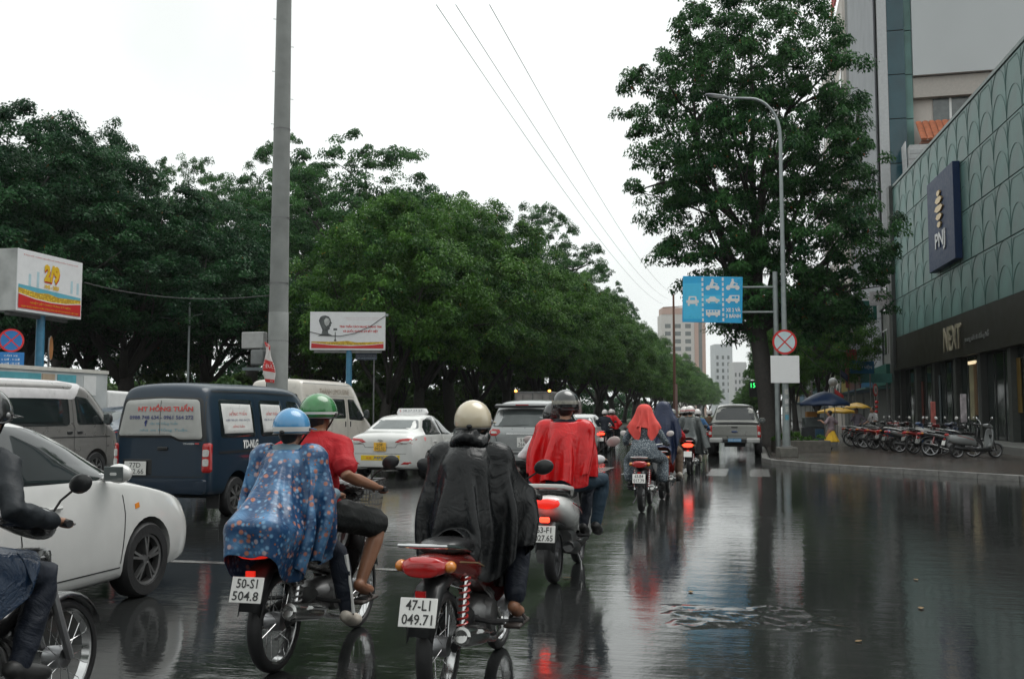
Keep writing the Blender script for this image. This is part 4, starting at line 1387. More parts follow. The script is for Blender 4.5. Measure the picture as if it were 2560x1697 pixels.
# cream limousine van
def limo(x, y):
    mat = paint('cream_van', (0.60, 0.56, 0.50), 0.3)
    L, W, H = 5.6, 2.0, 2.52
    me = van_shell(L, W, H, 0.75, mat, [(-1.7, 0.36, 0.43, W / 2), (1.75, 0.36, 0.43, W / 2)], rake=0.85, zb=0.32, belt=1.30)
    c = Car('passenger_van', 'cream high-roof passenger van lettered LIMOUSINE behind the green helmet', 'van', (x, y, 0), 0, me, mat)
    for (yy, s) in ((-1.7, 1), (-1.7, -1), (1.75, 1), (1.75, -1)):
        add_wheel(c.t, s * 0.86, yy, 0.36, 0.21, 0.22, s, 6, STEEL)
    for s in (-1, 1):
        c.panel('side_window', GLASS_DARK, [(-2.4, 1.93), (0.18, 1.93), (0.18, 1.32), (-2.4, 1.32)], 'x', s, off=0.005, round_=0.08)
        c.panel('side_window', GLASS_DARK, [(0.42, 1.93), (0.95, 1.93), (1.46, 1.62), (1.80, 1.30), (1.50, 1.24), (0.44, 1.28)], 'x', s, off=0.005, round_=0.06)
        for ln in ([(0.30, 2.0), (0.30, 1.2), (0.30, 0.45)], [(-0.95, 1.3), (-0.95, 0.45)]):
            c.ribbon('door_seam', BLACKPL, ln, 'x', s, w=0.015)
        for yy in (0.12, 0.52):
            MB().box((s * 0.992, yy, 1.14), (0.03, 0.05, 0.17)).build('door_handle', BLACKPL, c.t, bevel=0.01)
        c.ribbon('roof_joint', M('joint_grey', (0.3, 0.3, 0.29), rough=0.5), [(-2.6, 2.0), (1.0, 2.0)], 'x', s, w=0.02)
        c.ribbon('roof_line', M('joint_grey', (0.3, 0.3, 0.29)), [(-2.6, 2.37), (0.8, 2.37)], 'x', s, w=0.02)
        mirror(c, s, 1.7, 1.45, 0.97, BLACKPL, 0.11, 0.16)
        c.panel('tail_lamp', REDLENS, [(s * 0.80, 1.5), (s * 0.93, 1.5), (s * 0.93, 0.9), (s * 0.80, 0.9)], 'r', off=0.01, round_=0.03)
    q, n2 = c.hit('x', -0.6, 2.18, 1)
    text('THÀNH LIMOUSINE', 0.25, M('letter_brown', (0.30, 0.24, 0.18), rough=0.5), c.t, (q.x + 0.02, -0.55, 2.17), rz=PI / 2, width=2.25, height=0.22)
    c.panel('windscreen', GLASS_DARK, [(-0.78, 2.08), (0.78, 2.08), (0.88, 1.42), (-0.88, 1.42)], 'f', off=0.005, round_=0.06)
    c.panel('rear_window', GLASS_DARK, [(-0.7, 2.05), (0.7, 2.05), (0.78, 1.45), (-0.78, 1.45)], 'r', off=0.005, round_=0.06)
    return c
lx, ly = at(896, 33.0)
limo(lx - 0.9, ly - 1.35)

# pickup
def pickup(x, y):
    mat = M('paint_pickup', (0.26, 0.26, 0.24), rough=0.3, metal=0.5, var=0.06, coat=0.8)
    ST = [
        (-2.62, 1.10, 0.78, 1.02, 0.84, 0.85, 0.86, 0.66, 0.84, 0.56, 0.02),
        (-2.58, 1.14, 0.80, 1.05, 0.87, 0.85, 0.90, 0.62, 0.89, 0.50, 0.02),
        (-1.2, 1.15, 0.81, 1.06, 0.88, 0.85, 0.92, 0.56, 0.91, 0.46, 0.02),
        (-1.08, 1.15, 0.80, 1.06, 0.88, 0.85, 0.92, 0.54, 0.91, 0.46, 0.02),
        (-1.0, 1.55, 0.68, 1.08, 0.88, 0.85, 0.92, 0.52, 0.91, 0.46, 0.05),
        (-0.85, 1.80, 0.66, 1.08, 0.88, 0.85, 0.92, 0.52, 0.91, 0.44, 0.06),
        (0.0, 1.84, 0.67, 1.08, 0.88, 0.85, 0.92, 0.50, 0.91, 0.42, 0.06),
        (0.55, 1.78, 0.66, 1.08, 0.88, 0.85, 0.92, 0.50, 0.91, 0.42, 0.06),
        (1.25, 1.26, 0.70, 1.08, 0.88, 0.85, 0.92, 0.52, 0.91, 0.44, 0.06),
        (1.5, 1.18, 0.70, 1.06, 0.87, 0.85, 0.92, 0.54, 0.91, 0.46, 0.05),
        (2.4, 1.10, 0.66, 1.0, 0.82, 0.80, 0.88, 0.56, 0.86, 0.48, 0.05),
        (2.65, 0.98, 0.6, 0.92, 0.74, 0.76, 0.80, 0.60, 0.78, 0.52, 0.04),
    ]
    me = body_shell(ST, [(-1.62, 0.40, 0.47, 0.91), (1.62, 0.40, 0.47, 0.91)], mat, 2)
    c = Car('pickup_truck', 'silver grey double-cab pickup seen from behind near the right kerb', 'pickup', (x, y, 0), 0, me, mat)
    for (yy, s) in ((-1.62, 1), (-1.62, -1), (1.62, 1), (1.62, -1)):
        add_wheel(c.t, s * 0.79, yy, 0.395, 0.25, 0.24, s, 6)
    c.panel('rear_window', GLASS_DARK, [(-0.60, 1.71), (0.60, 1.71), (0.70, 1.24), (-0.70, 1.24)], 'r', off=0.006, round_=0.07)
    MB().box((0, -2.61, 1.135), (1.68, 0.06, 0.05)).build('tailgate_cap', BLACKPL, c.t, bevel=0.015)
    c.panel('bed_cover', BLACKPL, [(-0.78, -2.5), (0.78, -2.5), (0.78, -1.12), (-0.78, -1.12)], 't', off=0.012)
    c.panel('tailgate_handle', BLACKPL, [(-0.12, 1.03), (0.12, 1.03), (0.10, 0.98), (-0.10, 0.98)], 'r', off=0.012, round_=0.02)
    em = MB().ell((0, -2.645, 0.86), (0.11, 0.014, 0.045), nu=20, nv=8).build('oval_emblem', M('emblem_blue', (0.02, 0.04, 0.12), rough=0.2, coat=1), c.t)
    c.ribbon('tailgate_crease', BLACKPL, [(-0.72, 0.72), (0.72, 0.72)], 'r', w=0.02)
    for s in (-1, 1):
        tl = c.panel('tail_lamp', REDLENS, [(s * 0.74, 1.08), (s * 0.87, 1.08), (s * 0.88, 0.66), (s * 0.76, 0.66)], 'r', off=0.012, round_=0.03)
        c.panel('lamp_segment', CLEARLENS, [(s * 0.77, 0.86), (s * 0.85, 0.86), (s * 0.85, 0.75), (s * 0.77, 0.75)], 'r', off=0.018, parent=tl, round_=0.02)
        MB().box((s * 0.62, -2.72, 0.56), (0.44, 0.16, 0.16)).build('bumper_step', M('bumper_silver', (0.45, 0.45, 0.44), rough=0.35, metal=0.6), c.t, bevel=0.03)
        c.panel('side_window', GLASS_DARK, [(-0.92, 1.16), (-0.80, 1.68), (-0.05, 1.72), (-0.05, 1.16)], 'x', s, off=0.005, round_=0.05)
        c.panel('side_window', GLASS_DARK, [(0.03, 1.16), (0.03, 1.72), (0.5, 1.66), (1.1, 1.22), (1.0, 1.14)], 'x', s, off=0.005, round_=0.05)
        mirror(c, s, 0.95, 1.22, 0.86, mat, 0.13, 0.1)
    MB().box((0, -2.68, 0.54), (0.84, 0.10, 0.13)).build('bumper_bar', BLACKPL, c.t, bevel=0.02)
    c.plate('', '', 0.0, 0.57, 0.44, 0.11, PLATE_B, one='51D-627.41', ink=WHITE, proud=0.17)
    MB().box((0, -0.4, 0.42), (0.7, 4.2, 0.16)).build('chassis', UNDER, c.t)
    return c
qx, qy = at(1834, 34.2)
pickup(qx, qy + 2.6)

# box truck far ahead with orange marker lamps
def box_truck(name, label, x, y, W, H, L, z0, panelmat, lamps=True, rz=0.0, teal=False):
    t = thing(name, label, 'truck', (x, y, 0), rz)
    mb = MB().box((0, L / 2, (z0 + H) / 2), (W, L, H - z0))
    bx = mb.build('cargo_box', panelmat, t, bevel=0.03)
    fr = MB()
    for sx in (-1, 1):
        fr.box((sx * (W / 2 - 0.03), -0.02, (z0 + H) / 2), (0.08, 0.05, H - z0 + 0.02))
    fr.box((0, -0.02, H - 0.03), (W, 0.05, 0.08)); fr.box((0, -0.02, z0 + 0.03), (W, 0.05, 0.08)); fr.box((0, -0.022, (z0 + H) / 2), (0.06, 0.05, H - z0))
    fr.build('door_frame', STEEL, t)
    for sx in (-0.55, 0.55):
        MB().tube([(sx * W * 0.5, -0.06, z0 + 0.1), (sx * W * 0.5, -0.06, H - 0.15)], 0.018, n=6).build('lock_rod', STEEL, t)
    cab = MB()
    cab.loft([[(-W * 0.46, L + 0.15, 0.7), (W * 0.46, L + 0.15, 0.7), (W * 0.46, L + 0.15, 2.1), (-W * 0.46, L + 0.15, 2.1)],
              [(-W * 0.46, L + 1.2, 0.7), (W * 0.46, L + 1.2, 0.7), (W * 0.44, L + 1.2, 2.08), (-W * 0.44, L + 1.2, 2.08)],
              [(-W * 0.45, L + 1.65, 0.7), (W * 0.45, L + 1.65, 0.7), (W * 0.44, L + 1.6, 1.3), (-W * 0.44, L + 1.6, 1.3)]])
    cab.build('cab', WHITE, t, bevel=0.06)
    MB().box((0, L / 2, 0.62), (W * 0.5, L, 0.2)).build('chassis', UNDER, t)
    for (yy, s) in ((1.0, 1), (1.0, -1), (L + 0.7, 1), (L + 0.7, -1)):
        add_wheel(t, s * (W / 2 - 0.16), yy, 0.40, 0.24, 0.24, s, 6, STEEL)
    if lamps:
        AM = M('lit_marker_lamp', (0.9, 0.4, 0.05), rough=0.3, emit=(1.0, 0.38, 0.06), estr=6)
        for sx in (-1, 1):
            MB().ell((sx * (W / 2 - 0.05), -0.06, H + 0.03), (0.07, 0.05, 0.055), nu=12, nv=8).build('marker_lamp', AM, t)
        text('K3', 0.3, INK_RED, bx, (W * 0.24, -0.03, H - 0.55), width=0.35, height=0.22)
        text('ĐÔNG', 0.3, INK_RED, bx, (-W * 0.24, -0.03, H - 0.52), width=0.35, height=0.16)
    for sx in (-1, 1):
        MB().box((sx * W * 0.38, -0.04, 0.75), (0.3, 0.05, 0.12)).build('tail_lamp', REDLENS, t, bevel=0.01)
    return t
bx_, by_ = at(1332, 47)
box_truck('box_truck', 'grey box truck with two lit orange lamps above the silver family car', bx_, by_, 1.72, hz(979, 47), 3.6, 0.95, M('truck_box', (0.30, 0.28, 0.27), rough=0.5, var=0.25, scale=2))
bx_, by_ = at(262, 26.5)
t2 = box_truck('box_truck', 'white box truck with teal stripes behind the silver minibus', bx_ - 1.0, by_ - 4.4, 1.9, hz(926, 26.5), 4.6, 1.0, M('truck_box_white', (0.50, 0.52, 0.52), rough=0.5, var=0.15, scale=2), lamps=False)
TEAL = M('teal_panel', (0.10, 0.36, 0.42), rough=0.5, var=0.3, scale=3)
hh = hz(926, 26.5)
for (y0, y1, m_) in ((0.3, 2.0, TEAL), (2.05, 2.5, M('tan_panel', (0.42, 0.33, 0.24), rough=0.6)), (2.6, 3.3, TEAL), (3.6, 4.1, WHITE)):
    MB().box((0.953, (y0 + y1) / 2, hh - 0.42), (0.02, y1 - y0, 0.5)).build('side_panel', m_, t2)
MB().box((0.955, 2.3, hh - 0.05), (0.05, 4.6, 0.09)).build('top_rail', M('rail_cream', (0.6, 0.58, 0.53), rough=0.5), t2)

# white hatchback ahead of the red rider, dark hatchbacks further on
WH2 = paint('white_hatch', (0.70, 0.70, 0.69), 0.25)
hx, hy = at(1432, 36.5)
h2 = sedan('hatchback_car', 'white car ahead of the silver family car, its right flank beside the rider in red', hx, hy + 2.2, WH2)
NV = paint('dark_blue_car', (0.03, 0.05, 0.08), 0.3)
hx, hy = at(300, 25.5)
sedan('dark_car', 'dark blue car whose roof shows between the minibus and the navy van', hx - 0.2, hy + 1.2, NV, scale=1.15)
DK = paint('dark_grey_car', (0.05, 0.05, 0.055), 0.3)
hx, hy = at(1902, 52)
sedan('dark_car', 'dark grey car ahead of the pickup by the right kerb', hx - 0.4, hy + 2.2, DK, scale=1.05)
# ================================================================== motorbikes (forward = +Y, origin on the ground between the wheels)
SEATM = M('seat_vinyl', (0.014, 0.014, 0.015), rough=0.28, var=0.2, bump=0.1)
ENGINE = M('engine_alloy', (0.16, 0.16, 0.16), rough=0.42, metal=0.7, var=0.4, scale=12)
SPRING = M('spring_red', (0.38, 0.02, 0.015), rough=0.35, coat=0.4)
EXH = M('exhaust_chrome', (0.45, 0.45, 0.44), rough=0.22, metal=1.0, var=0.3)
MIRRORG = M('mirror_glass', (0.55, 0.55, 0.56), rough=0.05, metal=0.9, var=0)

def bike_wheel(t, y, r, w, spokes=18, cast=False):
    rr = r - 0.052
    prof = []
    for k in range(13):
        a = -PI * 0.62 + PI * 1.24 * k / 12
        prof.append((r - 0.036 + 0.036 * math.cos(a), w / 2 * math.sin(a)))
    wh = MB().lathe(prof + [prof[0]], (0, 0, 0), 'x', n=34).build('wheel', RUBBER, t, angle=60, loc=(0, y, r))
    MB().lathe([(rr + 0.006, -w * 0.36), (rr - 0.012, -w * 0.30), (rr - 0.012, w * 0.30), (rr + 0.006, w * 0.36), (rr + 0.006, -w * 0.36)], (0, 0, 0), 'x', n=34).build('rim', CHROME if not cast else ALLOY, wh, angle=50)
    sp = MB()
    if cast:
        for k in range(5):
            a = 2 * PI * k / 5
            sp.bar((0, 0.03 * math.cos(a), 0.03 * math.sin(a)), (0, rr * math.cos(a + 0.2), rr * math.sin(a + 0.2)), 0.035, 0.022)
    else:
        for k in range(spokes):
            a = 2 * PI * k / spokes
            b = a + (0.35 if k % 2 else -0.35)
            s = 0.03 if k % 4 < 2 else -0.03
            sp.tube([(s, 0.045 * math.cos(a), 0.045 * math.sin(a)), (0, (rr - 0.008) * math.cos(b), (rr - 0.008) * math.sin(b))], 0.0022, n=4)
    sp.build('spokes', CHROME if not cast else ALLOY, wh)
    MB().lathe([(0.001, -0.055), (0.05, -0.05), (0.055, 0), (0.05, 0.05), (0.001, 0.055)], (0, 0, 0), 'x', n=16).build('hub', ALLOY, wh)
    return wh

def section(cx, y, z, w, h, n=12, sq=2.6, lean=0.0):
    """super-ellipse ring across the bike"""
    out = []
    for k in range(n):
        a = 2 * PI * k / n
        c, s = math.cos(a), math.sin(a)
        x = w * math.copysign(abs(c) ** (2 / sq), c)
        zz = h * math.copysign(abs(s) ** (2 / sq), s)
        out.append((cx + x, y + lean * zz, z + zz))
    return out

def bike_plate(t, y, z, tilt, l1, l2):
    rot = Matrix.Rotation(tilt, 3, 'X')
    pl = MB().box((0, y, z), (0.19, 0.006, 0.14), rot).build('number_plate', PLATE_W, t, bevel=0.003)
    if l1:
        n = rot @ Vector((0, -1, 0))
        up = rot @ Vector((0, 0, 1))
        for s_, off, w_ in ((l1, 0.034, 0.125), (l2, -0.033, 0.155)):
            p = Vector((0, y, z)) + up * off + n * 0.0065
            text(s_, 0.06, INK_BLACK, pl, tuple(p), width=w_, height=0.05, rx=tilt, bold=0.0006)
    return pl

def underbone(name, label, loc, rz=0.0, body=None, group=None, plate=('', ''), lamp='off', accent=None, spokes=True, rack=True, shock=None, mir=True, basket=False, lean=0.0, mirmat=None, detail=True):
    t = thing(name, label, 'motorbike', (*loc, 0), rz, group)
    t.rotation_euler = (0, lean, rz)
    body = body or paint('bike_black', (0.015, 0.015, 0.016), 0.25)
    WR = 0.285
    bike_wheel(t, -0.60, WR, 0.085, 18, not spokes)
    bike_wheel(t, 0.63, WR, 0.075, 18, not spokes)
    for s in (-1, 1):
        MB().tube([(s * 0.075, 0.63, WR), (s * 0.075, 0.52, 0.55), (s * 0.06, 0.44, 0.80)], [0.021, 0.021, 0.017], n=8).build('fork_leg', ALLOY, t)
        sw = MB().tube([(s * 0.085, -0.62, WR), (s * 0.075, -0.15, 0.34)], 0.02, n=6, flat=1.4).build('swing_arm', BLACKPL, t)
        shk = MB().tube([(s * 0.105, -0.56, 0.33), (s * 0.105, -0.47, 0.65)], 0.013, n=8).build('shock_absorber', CHROME, t)
        pts = []
        for k in range(65):
            f = k / 64
            c = Vector((s * 0.105, -0.55, 0.365)).lerp(Vector((s * 0.105, -0.48, 0.62)), f)
            a = f * 2 * PI * 8
            pts.append(c + Vector((math.cos(a) * 0.026, math.sin(a) * 0.026, 0)))
        MB().tube(pts, 0.0065, n=4).build('spring', shock or SPRING, shk)
    # fenders
    ff = MB()
    rr = []
    for k in range(11):
        a = R(20) + R(125) * k / 10
        w = 0.058 * (0.75 + 0.25 * math.sin(PI * k / 10))
        cy_, cz = 0.63 + (WR + 0.025) * math.cos(a), WR + (WR + 0.025) * math.sin(a)
        rr.append([(-w, cy_ - 0.02 * math.cos(a), cz - 0.02 * math.sin(a)), (-w * 0.6, cy_, cz), (w * 0.6, cy_, cz), (w, cy_ - 0.02 * math.cos(a), cz - 0.02 * math.sin(a))])
    ff.loft(rr, cap=False, closed=False)
    ff.build('front_fender', body, t, angle=60, solid=0.004)
    rf = MB()
    rr = []
    for (y, z, w) in ((-0.38, 0.62, 0.07), (-0.62, 0.655, 0.075), (-0.80, 0.62, 0.075), (-0.90, 0.50, 0.072), (-0.935, 0.40, 0.065)):
        rr.append([(-w, y + 0.02, z - 0.035), (-w * 0.7, y, z), (w * 0.7, y, z), (w, y + 0.02, z - 0.035)])
    rf.loft(rr, cap=False, closed=False)
    rf.build('rear_fender', BLACKPL, t, angle=60, solid=0.004)
    # main cover: tail, side panels, step-through tunnel and leg shield
    mb = MB()
    mb.loft([section(0, -0.86, 0.735, 0.045, 0.022), section(0, -0.80, 0.735, 0.085, 0.045), section(0, -0.62, 0.70, 0.125, 0.07), section(0, -0.40, 0.66, 0.145, 0.095), section(0, -0.18, 0.61, 0.140, 0.11),
             section(0, -0.02, 0.56, 0.105, 0.09), section(0, 0.10, 0.50, 0.07, 0.07), section(0, 0.22, 0.50, 0.06, 0.06), section(0, 0.34, 0.60, 0.055, 0.06), section(0, 0.40, 0.72, 0.05, 0.05)])
    tail = mb.build('side_cover', body, t, angle=60, subsurf=1)
    for s in (-1, 1):
        MB().tube([(s * 0.128, -0.66, 0.725), (s * 0.148, -0.40, 0.685), (s * 0.142, -0.18, 0.625), (s * 0.105, -0.03, 0.57)], 0.0045, n=5).build('trim_stripe', accent or CHROME, t)
    ls = MB()
    rows = []
    for (z, y, w, c) in ((0.36, 0.24, 0.10, 0.02), (0.46, 0.27, 0.17, 0.05), (0.60, 0.34, 0.20, 0.07), (0.74, 0.41, 0.18, 0.06), (0.84, 0.45, 0.12, 0.03)):
        rows.append([(-w, y - c * 1.3, z), (-w * 0.6, y - c * 0.2, z), (0, y + 0.05, z), (w * 0.6, y - c * 0.2, z), (w, y - c * 1.3, z)])
    ls.loft(rows, cap=False, closed=False)
    ls.build('leg_shield', body, t, angle=80, solid=0.012, subsurf=1)
    # handlebar, cowl, mirrors, grips
    hb = MB().tube([(-0.36, 0.22, 0.985), (-0.24, 0.27, 0.995), (-0.10, 0.36, 0.97), (0, 0.39, 0.96), (0.10, 0.36, 0.97), (0.24, 0.27, 0.995), (0.36, 0.22, 0.985)], 0.012, n=8).build('handlebar', CHROME, t)
    for s in (-1, 1):
        MB().tube([(s * 0.255, 0.264, 0.995), (s * 0.365, 0.218, 0.985)], 0.018, n=8).build('grip', RUBBER, hb)
        MB().tube([(s * 0.22, 0.31, 0.99), (s * 0.34, 0.285, 0.975)], 0.006, n=5).build('brake_lever', ALLOY, hb)
        if mir:
            m_ = MB().tube([(s * 0.20, 0.29, 1.0), (s * 0.25, 0.30, 1.08), (s * 0.33, 0.28, 1.13)], 0.006, n=5).build('mirror_stalk', BLACKPL, t)
            hd = MB().ell((s * 0.37, 0.275, 1.16), (0.062, 0.020, 0.045), Matrix.Rotation(-s * 0.25, 3, 'Y'), nu=16, nv=8).build('mirror_head', mirmat or BLACKPL, m_)
    cw = MB()
    cw.loft([section(0, 0.26, 0.985, 0.06, 0.035), section(0, 0.32, 0.985, 0.14, 0.05), section(0, 0.40, 0.97, 0.155, 0.075), section(0, 0.47, 0.95, 0.11, 0.085), section(0, 0.51, 0.93, 0.06, 0.06)])
    cw.build('handlebar_cowl', body, t, angle=60, subsurf=1)
    MB().ell((0, 0.50, 0.935), (0.075, 0.03, 0.065)).build('headlight', CLEARLENS, t)
    # seat
    st_ = MB()
    st_.loft([section(0, 0.02, 0.695, 0.07, 0.03), section(0, -0.04, 0.735, 0.105, 0.045), section(0, -0.22, 0.755, 0.13, 0.05), section(0, -0.40, 0.775, 0.135, 0.052), section(0, -0.60, 0.795, 0.125, 0.045), section(0, -0.72, 0.79, 0.09, 0.03)])
    st_.build('seat', SEATM, t, angle=70, subsurf=1)
    if rack:
        MB().tube([(-0.13, -0.45, 0.755), (-0.15, -0.68, 0.80), (-0.12, -0.88, 0.83), (0, -0.93, 0.835), (0.12, -0.88, 0.83), (0.15, -0.68, 0.80), (0.13, -0.45, 0.755)], 0.011, n=8).build('grab_rail', CHROME if body is not None else STEEL, t)
    # rear lamp cluster
    lm = {'off': REDLENS, 'dim': BRAKE_DIM, 'on': BRAKE}[lamp]
    tl = MB()
    tl.loft([section(0, -0.80, 0.725, 0.13, 0.045), section(0, -0.875, 0.725, 0.115, 0.05), section(0, -0.905, 0.715, 0.085, 0.038)])
    lampo = tl.build('tail_lamp', lm, t, angle=60, bevel=0.006)
    for s in (-1, 1):
        MB().ell((s * 0.128, -0.83, 0.725), (0.03, 0.045, 0.03), nu=12, nv=8).build('indicator', AMBERLENS, t)
    MB().box((0, -0.905, 0.60), (0.05, 0.02, 0.03)).build('plate_lamp', BRAKE_DIM if lamp != 'off' else REDLENS, t)
    bike_plate(t, -0.945, 0.52, R(-18), *plate)
    # engine, exhaust, pegs, stands, chain case
    en = MB()
    en.loft([section(0, -0.16, 0.34, 0.07, 0.07), section(0, -0.10, 0.34, 0.125, 0.10), section(0, 0.08, 0.34, 0.125, 0.10), section(0, 0.14, 0.35, 0.08, 0.07), section(0, 0.30, 0.37, 0.065, 0.055), section(0, 0.34, 0.37, 0.06, 0.05)])
    for s in (-1, 1):
        en.lathe([(0.001, s * 0.145), (0.085, s * 0.14), (0.095, s * 0.10)], (0, -0.02, 0.34), 'x', n=18)
    for k in range(4):
        en.lathe([(0.075, 0.17 + k * 0.04), (0.085, 0.175 + k * 0.04), (0.085, 0.185 + k * 0.04), (0.075, 0.19 + k * 0.04)], (0, 0, 0.37), 'y', n=12)
    en.build('engine', ENGINE, t, angle=40)
    ex = MB().tube([(0.05, 0.32, 0.33), (0.09, 0.34, 0.25), (0.12, 0.22, 0.20), (0.13, 0.0, 0.20), (0.15, -0.22, 0.25), (0.165, -0.34, 0.30)], 0.017, n=8).build('exhaust_pipe', EXH, t)
    mu = MB()
    A, B = Vector((0.165, -0.32, 0.295)), Vector((0.175, -0.80, 0.385))
    mu.tube([A, A.lerp(B, 0.06), A.lerp(B, 0.18), A.lerp(B, 0.9), A.lerp(B, 0.97), B, B - Vector((0, -0.03, 0.006))], [0.02, 0.04, 0.05, 0.052, 0.046, 0.032, 0.022], n=14)
    mu.build('muffler', BLACKPL if not spokes else EXH, ex)
    MB().tube([A.lerp(B, 0.15) + Vector((0.05, 0, 0.02)), A.lerp(B, 0.6) + Vector((0.05, 0, 0.025))], 0.022, n=6, flat=0.5).build('heat_shield', CHROME, ex)
    MB().tube([(-0.27, 0.10, 0.285), (0.27, 0.10, 0.285)], 0.011, n=6).build('footrest_bar', STEEL, t)
    for s in (-1, 1):
        MB().tube([(s * 0.20, 0.10, 0.285), (s * 0.285, 0.10, 0.29)], 0.019, n=8).build('footrest', RUBBER, t)
        MB().tube([(s * 0.10, -0.26, 0.36), (s * 0.20, -0.27, 0.35), (s * 0.265, -0.28, 0.355)], 0.014, n=6).build('pillion_peg', RUBBER, t)
    MB().tube([(-0.10, 0.02, 0.26), (-0.15, -0.12, 0.14), (-0.17, -0.26, 0.10)], 0.010, n=6).build('side_stand', STEEL, t)
    cc = MB()
    cc.loft([section(-0.09, -0.62, 0.285, 0.018, 0.055), section(-0.09, -0.35, 0.30, 0.02, 0.06), section(-0.09, -0.06, 0.335, 0.02, 0.07)])
    cc.build('chain_case', BLACKPL, t)
    if basket:
        bk = MB()
        x0, x1, y0, y1, z0, z1 = -0.17, 0.17, 0.44, 0.70, 0.80, 1.02
        def loop(z, k):
            return [(x0 * k, y0, z), (x1 * k, y0, z), (x1 * k, y1, z), (x0 * k, y1, z), (x0 * k, y0, z)]
        for k in range(6):
            z = z0 + (z1 - z0) * k / 5
            bk.tube(loop(z, 0.82 + 0.18 * k / 5), 0.004 if k < 5 else 0.009, n=5)
        for k in range(14):
            f = k / 13
            for yy in (y0, y1):
                bk.tube([((x0 + (x1 - x0) * f) * 0.82, yy, z0), (x0 + (x1 - x0) * f, yy, z1)], 0.003, n=4)
            if k < 10:
                for xx in (x0, x1):
                    bk.tube([(xx * 0.82, y0 + (y1 - y0) * k / 9, z0), (xx, y0 + (y1 - y0) * k / 9, z1)], 0.003, n=4)
        bk.build('front_basket', STEEL, t)
    return t

